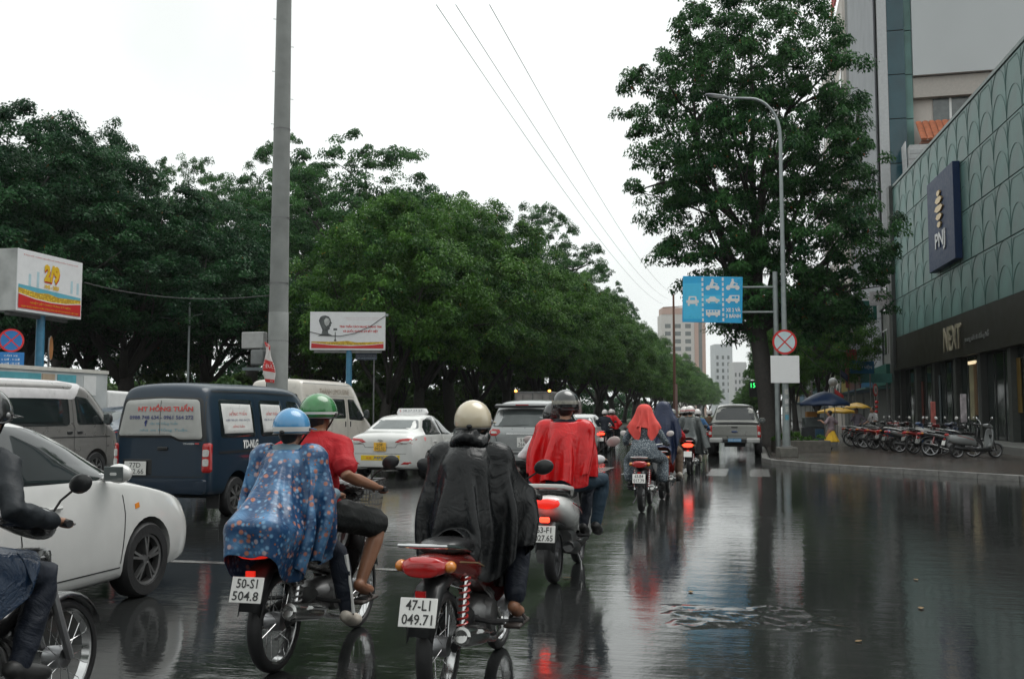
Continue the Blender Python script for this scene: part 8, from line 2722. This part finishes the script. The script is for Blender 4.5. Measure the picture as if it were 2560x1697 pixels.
# --- roof structure behind the shop front: white louvres and a tiled roof
rs_ = thing('roof_shed', 'white louvred roof shed with a small orange tiled roof above the glass shop', 'building', (9.9, 66.2, 0), 0)
LV = M('louvre_white', (0.55, 0.56, 0.57), rough=0.5, var=0.15)
for k in range(14):
    MB().box((2.4, 0, 13.6 + k * 0.34), (4.8, 0.08, 0.25), Matrix.Rotation(0.35, 3, 'X')).build('louvre', LV, rs_)
local_box(rs_, 'shed_wall', M('shed_wall', (0.42, 0.42, 0.42), rough=0.6), 0.1, 12, 0.3, 1.2, 10, 18.5)
for k in range(10):
    mbb = MB().bar((-0.05 - 0.0 * k, 0.2 + k * 0.17, 14.2), (-0.05, 0.9 + k * 0.17, 18.9), 0.05, 0.05)
    mbb.build('lattice_bar', LV, rs_)
TILE = M('orange_tile', (0.42, 0.13, 0.06), rough=0.55, var=0.25, scale=3)
roof = local_box(rs_, 'roof_deck', M('deck', (0.2, 0.08, 0.05), rough=0.7), 0.85, 6.7, 0.5, 2.6, 18.6, 18.8)
for r_ in range(7):
    for c_ in range(14):
        MB().tube([(1.0 + c_ * 0.4, 0.30 + r_ * 0.28, 18.82 + r_ * 0.235), (1.0 + c_ * 0.4, 0.62 + r_ * 0.28, 19.08 + r_ * 0.235)], 0.20, n=7, flat=0.45).build('roof_tile', TILE, roof)
# --- beige block with red roof letters, further down the street
bb = thing('office_block', 'pale beige block with red roof letters seen right of the tall tree', 'building', (9.2, 100.0, 0), 0)
zt_ = hz(56, 106)
local_box(bb, 'wall', M('wall_pale', (0.55, 0.50, 0.46), rough=0.7, var=0.06, scale=0.2), 0, 20, 0, 30, 0, zt_)
for k in range(12):
    for j in range(7):
        local_box(bb, 'window', GLASS_GREY, -0.06, 0.02, 2 + j * 4.0, 4.2 + j * 4.0, 3 + k * 3.1, 4.6 + k * 3.1)
text('MT BANK', 2, M('roof_letters_red', (0.55, 0.10, 0.10), rough=0.5), bb, (-0.3, 3.5, zt_ + 0.85), rz=-PI / 2 + 0.0, width=9, height=1.6, extrude=0.1)
text('MT', 2, M('roof_letters_red', (0.55, 0.10, 0.10), rough=0.5), bb, (2.0, -0.1, zt_ + 0.85), width=3.6, height=1.6, extrude=0.1)

# --- row of low shop houses along the street beyond the tree
HOUSES = [  # y0, depth, height, wall colour, sign colour, label
    (66.5, 7.0, 8.2, (0.22, 0.22, 0.21), (0.01, 0.11, 0.085), 'grey shop house with dark green sign band next to the glass shop'),
    (74.0, 8.0, 9.5, (0.28, 0.27, 0.26), (0.02, 0.14, 0.28), 'pale grey shop house with blue sign beyond the glass shop'),
    (82.5, 8.5, 11.0, (0.12, 0.13, 0.135), (0.12, 0.02, 0.02), 'dark grey shop house with red banner beyond the parasol'),
    (91.5, 8.0, 8.0, (0.30, 0.29, 0.27), (0.30, 0.22, 0.05), 'cream shop house with yellow sign behind the blue parasol'),
    (130.5, 9.0, 12.0, (0.20, 0.22, 0.23), (0.03, 0.1, 0.12), 'grey narrow house far down the right pavement'),
    (140.0, 9.0, 9.0, (0.34, 0.32, 0.30), (0.2, 0.03, 0.03), 'pale low house at the far end of the right pavement'),
    (150.0, 12.0, 13.0, (0.16, 0.17, 0.17), (0.05, 0.05, 0.1), 'dark four storey house beyond the pale low house'),
    (163.0, 14.0, 10.0, (0.30, 0.29, 0.28), (0.02, 0.1, 0.2), 'grey house with blue sign far along the right pavement'),
    (178.0, 16.0, 15.0, (0.24, 0.24, 0.25), (0.2, 0.1, 0.02), 'tall grey house far along the right pavement'),
    (195.0, 20.0, 12.0, (0.36, 0.34, 0.32), (0.05, 0.1, 0.08), 'beige house near the far end of the right pavement'),
    (216.0, 40.0, 16.0, (0.32, 0.32, 0.33), (0.1, 0.05, 0.05), 'last grey building of the right pavement row'),
]
for i, (y0, dp, hh, wc, sc, lab) in enumerate(HOUSES):
    X0 = 8.5 - (0.0 if i < 4 else 0.4)
    t = thing('shop_house', lab, 'house', (X0, y0, 0.1), 0, 'shop houses along the right pavement')
    wm = M('house_wall_%d' % i, wc, rough=0.7, var=0.25, scale=0.8)
    local_box(t, 'wall', wm, 0, 10, 0, dp, 0, hh)
    local_box(t, 'shop_shade_panel', M('shop_dark', (0.012, 0.014, 0.014), rough=0.4), -0.03, 0.02, 0.5, dp - 0.5, 0.02, 3.0)  # near-black flat sheet: shade of the open shop interior put into colour
    local_box(t, 'sign_band', M('sign_band_%d' % i, sc, rough=0.4, var=0.15), -0.25, 0.0, 0.15, dp - 0.15, 3.2, 4.5)
    local_box(t, 'awning', M('awning_%d' % i, (0.09, 0.20, 0.19) if i % 2 == 0 else (0.05, 0.12, 0.2), rough=0.5), -1.5, 0.0, 0.3, dp - 0.3, 2.95, 3.05)
    fl_ = int((hh - 5) / 2.8) + 1
    for k in range(fl_):
        for j in range(2):
            w = local_box(t, 'window', GLASS_DARK, -0.04, 0.02, 0.8 + j * dp * 0.48, 0.8 + j * dp * 0.48 + dp * 0.34, 5.2 + k * 2.8, 6.7 + k * 2.8)
            local_box(t, 'window_frame', WHITE, -0.07, -0.04, 0.75 + j * dp * 0.48, 0.83 + j * dp * 0.48, 5.15 + k * 2.8, 6.75 + k * 2.8, parent=w)
            local_box(t, 'window_head', WHITE, -0.07, -0.04, 0.84 + j * dp * 0.48, 0.80 + j * dp * 0.48 + dp * 0.34, 6.70 + k * 2.8, 6.78 + k * 2.8, parent=w)
    # end wall details facing the camera
    local_box(t, 'end_window', GLASS_DARK, 1.0, 2.2, -0.05, 0.02, 5.0, 6.3)
    local_box(t, 'parapet', wm, -0.15, 10, 0.02, dp - 0.02, hh, hh + 0.35)
# street dressing in front of the houses
def flat_sign(name, label, u, d, W, H, v, mat, rz, txt=None, tm=None, post=True, cat='sign', tw=0.8):
    x, y = at(u, d)
    t = thing(name, label, cat, (x, y, 0.1), rz)
    z = hz(v, d) - 0.1
    b_ = MB().box((0, 0, z), (W, 0.08, H)).build('sign_face', mat, t, bevel=0.01)
    if txt:
        text(txt, H * 0.4, tm or WHITE, b_, (0, -0.05, z), width=W * tw, height=H * 0.38)
    if post:
        MB().tube([(W * 0.35, 0.06, 0), (W * 0.35, 0.06, z)], 0.045, n=8).build('post', STEEL, t)
    return t
SB2 = M('shop_sign_blue', (0.02, 0.13, 0.24), rough=0.4, var=0.2)
flat_sign('shop_sign', 'tilted blue sign with white lettering under the dark fascia', 2156, 57, 1.45, 0.72, 918, SB2, YAW + R(10), 'BỆNH VIỆN', WHITE)
flat_sign('shop_sign', 'red hanging banner beside the blue lettered sign', 2128, 58, 0.70, 1.0, 895, M('banner_red', (0.34, 0.012, 0.015), rough=0.5), YAW, None)
flat_sign('shop_sign', 'narrow vertical pink lettered sign under the red banner', 2118, 57.5, 0.20, 1.6, 935, M('banner_pink', (0.42, 0.12, 0.11), rough=0.5, var=0.4, scale=8), YAW, None)
flat_sign('shop_sign', 'turquoise awning board above the dark doorway', 2190, 60, 1.9, 0.55, 945, M('turquoise', (0.08, 0.28, 0.25), rough=0.5), YAW, None)
flat_sign('shop_sign', 'white board hanging on the wall right of the round no-stopping sign', 2010, 70, 1.6, 1.1, 850, M('board_white', (0.30, 0.30, 0.30), rough=0.5), YAW, None)
flat_sign('shop_sign', 'green sign with white lettering above the pavement', 2150, 66, 2.6, 1.3, 775, M('sign_green', (0.008, 0.10, 0.075), rough=0.4), YAW + R(8), 'QUỐC TẾ', WHITE)
flat_sign('shop_sign', 'white ribbed awning board beside the dark corner of the glass shop', 2208, 62, 1.4, 0.9, 745, M('awning_white', (0.42, 0.40, 0.41), rough=0.6, var=0.3, scale=12), YAW + R(-14), None, post=False)
# pillar posters on the pavement
for (u, d, w, h, v, c, lab) in ((2330, 36.5, 0.16, 1.15, 1043, (0.45, 0.12, 0.10), 'red and white standing banner behind the parked scooters'), (2406, 35.5, 0.20, 1.0, 1020, (0.45, 0.40, 0.42), 'white standing banner nearer the shop door')):
    flat_sign('standing_banner', lab, u, d, w, h, v, M('standing_banner_%d' % u, c, rough=0.5, var=0.5, scale=6), YAW, None, cat='banner')
# red ringed sign and its red bundle
x, y = at(2188, 47)
t = thing('traffic_sign', 'red ringed road sign on a post outside the dark doorway', 'traffic sign', (x, y, 0.1), YAW + R(50))
disc(0.30, 0).build('sign_disc', SRED, t, loc=(0, 0, hz(980, 47))); disc(0.21, -0.01).build('sign_field', BAND_W, t, loc=(0, 0, hz(980, 47)))
MB().box((0, -0.02, hz(980, 47)), (0.09, 0.01, 0.17)).build('sign_figure', INK_BLACK, t)
MB().tube([(0, 0.04, 0), (0, 0.04, hz(965, 47))], 0.03, n=8).build('post', STEEL, t)
for k in range(3):
    MB().ell((rng.uniform(-.12, .12), -0.05, hz(1010 + k * 12, 47)), (0.12, 0.08, 0.07), nu=10, nv=6).build('red_ribbon', BAND_R, t)
# globe lamp
x, y = at(2082, 50)
t = thing('globe_lamp', 'street lamp with a white globe above the blue parasol', 'street lamp', (x, y, 0.1), 0)
MB().tube([(0, 0, 0), (0, 0, hz(975, 50))], 0.05, n=8).build('post', GALV, t)
MB().ell((0, 0, hz(960, 50)), (0.22, 0.22, 0.22)).build('globe', M('globe_white', (0.45, 0.46, 0.47), rough=0.3), t)
# small flags
for (u, d, v, c, lab) in ((2098, 45, 985, (0.42, 0.02, 0.02), 'small red flag above the blue parasol'), (2112, 56, 935, (0.012, 0.018, 0.05), 'small dark flag under the red banner')):
    x, y = at(u, d)
    t = thing('flag', lab, 'flag', (x, y, 0.1), YAW)
    z = hz(v, d)
    MB().tube([(-0.2, 0, 0), (-0.25, 0, z + 0.2)], 0.02, n=6).build('pole', STEEL, t)
    rows = [[(-0.24 + 0.42 * i / 6, 0.04 * math.sin(i), z + 0.18 - 0.06 * i + 0.0), (-0.24 + 0.42 * i / 6, 0.04 * math.sin(i + 1), z - 0.22 - 0.06 * i)] for i in range(7)]
    MB().loft(rows, cap=False, closed=False).build('cloth', M('flag_%d' % u, c, rough=0.6), t, solid=0.004)

# planter with green shrubs at the lamp
x, y = at(1998, 36)
t = thing('planter', 'low stone planter with clipped green shrubs behind the street lamp', 'planter', (x, y, 0.1), YAW)
MB().box((0, 0, 0.2), (1.9, 0.9, 0.42)).build('box', M('planter_stone', (0.12, 0.11, 0.095), rough=0.6, var=0.3, bump=0.3), t, bevel=0.02)
obj_from_mesh('foliage', leaf_cloud('foliage', [((0, 0, 0.46), (0.9, 0.42, 0.16)), ((-0.5, 0, 0.46), (0.42, 0.4, 0.17)), ((0.5, 0, 0.46), (0.42, 0.4, 0.15))], 60, 45, 0.10, 0.14, seed=700, under=-0.2), leaf_material('planter_leaf', (0.03, 0.09, 0.015), (0.10, 0.20, 0.04)), t)

# parasols
def parasol(name, label, x, y, R_, z, mat, drop=0.45, post=True, n=8, handle_to=0.0, tilt=0.0):
    t = thing(name, label, 'umbrella', (x, y, 0.1), 0.3)
    rows = []
    for f in (0.02, 0.35, 0.7, 1.0):
        row = []
        for k in range(n * 4):
            a = 2 * PI * k / (n * 4)
            sc = 1 - 0.06 * abs(math.sin(a * n / 2)) * f
            row.append((R_ * f * sc * math.cos(a), R_ * f * sc * math.sin(a), z - drop * f ** 1.5 + 0.05 * f * abs(math.sin(a * n / 2)) * 0.6))
        rows.append(row)
    row = [(p[0] * 1.0, p[1] * 1.0, p[2] - 0.14 * (R_ / 1.5)) for p in rows[-1]]
    if post: rows.append(row)
    MB().loft(rows, cap=False).build('canopy', mat, t, angle=180, solid=0.004)
    for k in range(n):
        a = 2 * PI * k / n
        MB().tube([(0, 0, z - 0.03), (R_ * 0.98 * math.cos(a), R_ * 0.98 * math.sin(a), z - drop - 0.01)], 0.008, n=4).build('rib', STEEL, t)
    MB().tube([(0, 0, handle_to), (0, 0, z + 0.06)], 0.025 if post else 0.010, n=8).build('pole', STEEL, t)
    return t
x, y = at(2060, 40)
pz = hz(978, 40) - 0.1
pp = parasol('parasol', 'large navy blue street parasol by the pavement stall', x, y, 1.02, pz, M('parasol_navy', (0.008, 0.026, 0.075), rough=0.4, var=0.2), 0.50)
x, y = at(2140, 43)
parasol('umbrella', 'yellow umbrella held over the person in black', x, y, 0.62, hz(1006, 43) - 0.1, M('umbrella_yellow', (0.62, 0.36, 0.03), rough=0.4), 0.26, post=False, handle_to=1.1)
x, y = at(2090, 48)
parasol('parasol', 'low yellow parasol behind the navy one', x, y, 0.95, hz(1018, 48) - 0.1, M('umbrella_yellow', (0.62, 0.36, 0.03)), 0.22)

# stall: food cart under the parasol
x, y = at(2030, 40.5)
t = thing('street_cart', 'dark street food cart with glass case under the navy parasol', 'cart', (x, y, 0.1), YAW)
MB().box((0, 0, 0.55), (0.8, 0.6, 0.55)).build('cart_body', M('cart_dark', (0.03, 0.035, 0.04), rough=0.5, var=0.4), t, bevel=0.02)
MB().box((0, 0, 1.02), (0.74, 0.5, 0.38)).build('glass_case', GLASS_GREY, t, bevel=0.01)
MB().box((-0.1, -0.1, 1.34), (0.4, 0.3, 0.22)).build('orange_box', M('box_orange', (0.30, 0.13, 0.02), rough=0.6), t, bevel=0.02)
for s in (-1, 1):
    MB().lathe([(0.14, -0.02), (0.16, 0), (0.14, 0.02)], (s * 0.42, 0, 0.17), 'x', n=16).build('wheel', RUBBER, t)
    MB().tube([(s * 0.36, -0.25, 0.0), (s * 0.36, -0.25, 0.3)], 0.02, n=6).build('leg', STEEL, t)
x, y = at(2052, 38.5)
t = thing('plastic_chair', 'low blue plastic chair on the pavement near the cart', 'chair', (x, y, 0.1), 0.5)
BP = M('plastic_blue', (0.03, 0.08, 0.14), rough=0.4)
MB().box((0, 0, 0.40), (0.38, 0.38, 0.03)).build('seat', BP, t, bevel=0.01)
MB().box((0, 0.18, 0.62), (0.38, 0.03, 0.30)).build('backrest', BP, t, bevel=0.01)
for a_, b_ in ((-1, -1), (1, -1), (1, 1), (-1, 1)):
    MB().tube([(a_ * 0.16, b_ * 0.16, 0.39), (a_ * 0.19, b_ * 0.19, 0)], 0.018, n=6).build('leg', BP, t)

# pedestrians
def stander(hip_z=0.90, k=1.0, hands=None, feet=None, **kw):
    return Pose((0, 0, hip_z * k), 0.02, hands or [(-0.25, 0.05, 0.85 * k), (0.25, 0.05, 0.85 * k)], feet or [(-0.09, 0, 0.09), (0.09, 0.12, 0.09)], k, standing=True, **kw)
x, y = at(2075, 37.5)
p = stander(0.84, 0.92, hands=[(-0.28, 0.28, 1.12), (0.22, 0.12, 0.95)])
t = person('person', 'woman in a pale top and flared yellow skirt walking on the pavement', (x, y), R(60), p, shirt=cloth_mat('mauve_top', (0.26, 0.20, 0.22), 0.7), sleeve=0.8, long_hair=False, seed=31, voxel=0.02, z=0.1, shoes=SHOE_B)
rows = []
for i in range(12):
    f = i / 11
    rr_ = 0.07 + 0.20 * f ** 1.1
    rows.append([((rr_ * (1 + 0.10 * f * math.sin(9 * a))) * math.cos(a), rr_ * (1 + 0.10 * f * math.sin(9 * a)) * math.sin(a), 0.84 - 0.52 * f) for a in [2 * PI * k / 48 for k in range(48)]])
MB().loft(rows, cap=False).build('skirt', C_YELLOW, t, angle=180, solid=0.004)
x, y = at(2140, 43.0)
p = stander(0.88, 0.97, hands=[(-0.22, 0.10, 0.95), (0.06, 0.18, 1.28)])
person('person', 'person in a grey top and black trousers under the yellow umbrella', (x, y), R(150), p, shirt=cloth_mat('greyish_top', (0.17, 0.15, 0.18), 0.7), pants=C_TRACK, shoes=SHOE_B, seed=33, voxel=0.02, z=0.1)
x, y = at(2181, 43.5)
p = stander(0.88, 0.99, hands=[(-0.20, 0.30, 1.0), (0.24, 0.25, 0.95)])
person('person', 'person in a white shirt standing behind the parked motorbikes', (x, y), R(120), p, shirt=cloth_mat('white_shirt', (0.62, 0.61, 0.62)), sleeve=0.8, pants=C_TRACK, shoes=SHOE_B, seed=35, voxel=0.02, z=0.1)

# parked two-wheelers: noses towards the shop
GRP = 'two-wheelers parked on the right pavement'
AX = YAW - R(90)     # heading to the right of the picture
x, y = at(2432, 30.6)
scooter('scooter', 'grey retro scooter parked nearest, at the right end of the row', (x, y), AX + R(6), paint('scooter_grey', (0.20, 0.21, 0.21), 0.3), group=GRP, retro=True, mirmat=CHROME).location.z = 0.115
park_specs = [
    (2372, 31.6, 0, (0.015, 0.015, 0.016), 'black motorbike parked directly behind the grey retro scooter'),
    (2345, 32.8, 1, (0.02, 0.03, 0.06), 'dark blue scooter parked third from the right end'),
    (2318, 33.8, 0, (0.22, 0.02, 0.02), 'red trimmed motorbike parked fourth from the right end'),
    (2290, 34.8, 1, (0.03, 0.03, 0.03), 'black scooter parked fifth from the right end'),
    (2268, 36.0, 1, (0.03, 0.08, 0.20), 'bright blue scooter in the middle of the parked row'),
    (2240, 37.0, 0, (0.02, 0.02, 0.02), 'black motorbike parked just left of the bright blue scooter'),
    (2218, 38.0, 0, (0.30, 0.03, 0.02), 'red motorbike parked in the middle of the row'),
    (2196, 39.2, 0, (0.20, 0.02, 0.02), 'dark red motorbike parked before the person in white'),
    (2178, 40.4, 1, (0.03, 0.03, 0.03), 'black scooter parked before the person in white'),
    (2158, 41.8, 0, (0.02, 0.02, 0.02), 'black motorbike parked beside the person in black'),
    (2400, 34.6, 1, (0.02, 0.02, 0.022), 'black scooter in the back row right of the standing banner'),
    (2352, 36.2, 1, (0.03, 0.05, 0.10), 'navy scooter in the back row left of the standing banner'),
    (2300, 38.8, 0, (0.02, 0.02, 0.02), 'black motorbike in the back row, third from the right'),
    (2250, 41.0, 0, (0.10, 0.02, 0.02), 'maroon motorbike in the back row, fourth from the right'),
    (2216, 43.0, 1, (0.30, 0.30, 0.29), 'pale scooter in the back row, leftmost'),
]
protos = {}
for i, (u, d, kind, col, lab) in enumerate(park_specs):
    x, y = at(u, d)
    rz = AX + R(rng.uniform(-24, 26))
    pm = paint('parked_%d' % i, col, 0.28)
    if kind not in protos:
        t = (scooter if kind else underbone)('scooter' if kind else 'motorbike', lab, (x, y), rz, pm, group=GRP, **({'mirmat': WMIR} if kind else {'spokes': False}))
        protos[kind] = (t, pm)
    else:
        src, pm0 = protos[kind]
        t = copy_tree(src, loc=(x, y, 0), rz=rz, label=lab)
        for o_ in list(t.children) + [g_ for c_ in t.children for g_ in c_.children]:
            for sl in o_.material_slots:
                if sl.material is pm0:
                    sl.link = 'OBJECT'
                    sl.material = pm
    t.location.z = 0.115
    t.rotation_euler = (0, R(-9 if not kind else 0), rz)
    for o_ in t.children:
        if o_.name.startswith('number_plate'):
            o_.material_slots[0].link = 'OBJECT'
            o_.material_slots[0].material = M('plate_dimmed', (0.22, 0.22, 0.21), rough=0.6)  # white plates darkened in colour so the parked row looks dimmer

# --- far end of the street
FARC = [(1700, 520, 1655, 1765, 785, (0.55, 0.52, 0.50), 'white hospital block with orange bands at the far end of the street'),
        (1810, 600, 1788, 1832, 860, (0.50, 0.52, 0.54), 'pale tower at the far end of the street behind the signal'),
        (1850, 560, 1835, 1866, 905, (0.52, 0.52, 0.53), 'pale low block at the far end right of the tower')]
for i, (u, d, u0, u1, v, c, lab) in enumerate(FARC):
    x, y = at((u0 + u1) / 2, d)
    W = (u1 - u0) / FPX * d
    t = thing('far_building', lab, 'building', (x, y, 0), YAW, 'buildings at the far end')
    H = hz(v, d)
    local_box(t, 'wall', M('far_wall_%d' % i, c, rough=0.7), -W / 2, W / 2, 0, 14, 0, H)
    for r_ in range(int(H / 4) - 4):
        for k in range(4 if i == 0 else 3):
            x0 = -W / 2 + W * (0.08 + k * (0.23 if i == 0 else 0.31))
            local_box(t, 'window', GLASS_GREY, x0, x0 + W * 0.13, -0.06, 0.02, 14 + r_ * 4, 16.2 + r_ * 4)
    if i == 0:
        OR = M('orange_wall', (0.48, 0.32, 0.27), rough=0.7)
        local_box(t, 'roof_storey', OR, -W / 2 + 0.5, W * 0.10, -0.2, 12, H, H + 3.5)
        local_box(t, 'orange_pier', OR, W * 0.25, W * 0.34, -0.4, 0.0, 0, H + 1)
        local_box(t, 'orange_pier', OR, W * 0.42, W * 0.50, -0.4, 0.0, 0, H - 3)
        local_box(t, 'glass_bay', GLASS_GREY, W * 0.34, W * 0.42, -0.3, 0.0, 0, H)
# low street trees far off on the right kerb
for k, (u, d, s) in enumerate(((1880, 150, 0.45), (1896, 110, 0.40), (1872, 200, 0.55))):
    x, y = at(u, d)
    t = copy_tree(street_first[k], loc=(x, y, 0.1), rz=k * 2.0, label='small far street tree by the right kerb, %s from the camera' % ('second', 'nearest', 'farthest')[k])
    t.scale = (s, s, s)
    t['group'] = 'far trees by the right kerb'

for k, (x, y, s) in enumerate(((3.6, 62, 0.78), (3.4, 84, 0.85), (3.6, 108, 0.85), (3.4, 140, 0.9))):
    t = copy_tree(street_first[k % 3], loc=(x, y, 0.1), rz=k * 1.4, label='street tree on the right pavement, %s behind the tall tree' % ORD[k])
    t.scale = (s * 0.8, s * 0.8, s)
    t['group'] = 'trees on the right pavement'
HAZE = 0.00016
# ================================================================== rain haze
hb = MB().box((-20, 300, 31), (520, 800, 68))
hz_o = hb.build('haze', None, smooth=False)
hm = bpy.data.materials.new('rain_haze')
hm.use_nodes = True
hn, hl = hm.node_tree.nodes, hm.node_tree.links
for x in list(hn):
    if x.type == 'BSDF_PRINCIPLED': hn.remove(x)
pv = hn.new('ShaderNodeVolumePrincipled')
pv.inputs['Color'].default_value = (0.93, 0.95, 0.96, 1)
pv.inputs['Density'].default_value = HAZE
pv.inputs['Anisotropy'].default_value = 0.2
hl.new(pv.outputs[0], [x for x in hn if x.type == 'OUTPUT_MATERIAL'][0].inputs['Volume'])
hz_o.data.materials.append(hm)
tag(hz_o, 'thin rain haze over the whole street', 'haze', kind='stuff')
bpy.data.scenes.remove(WORK)
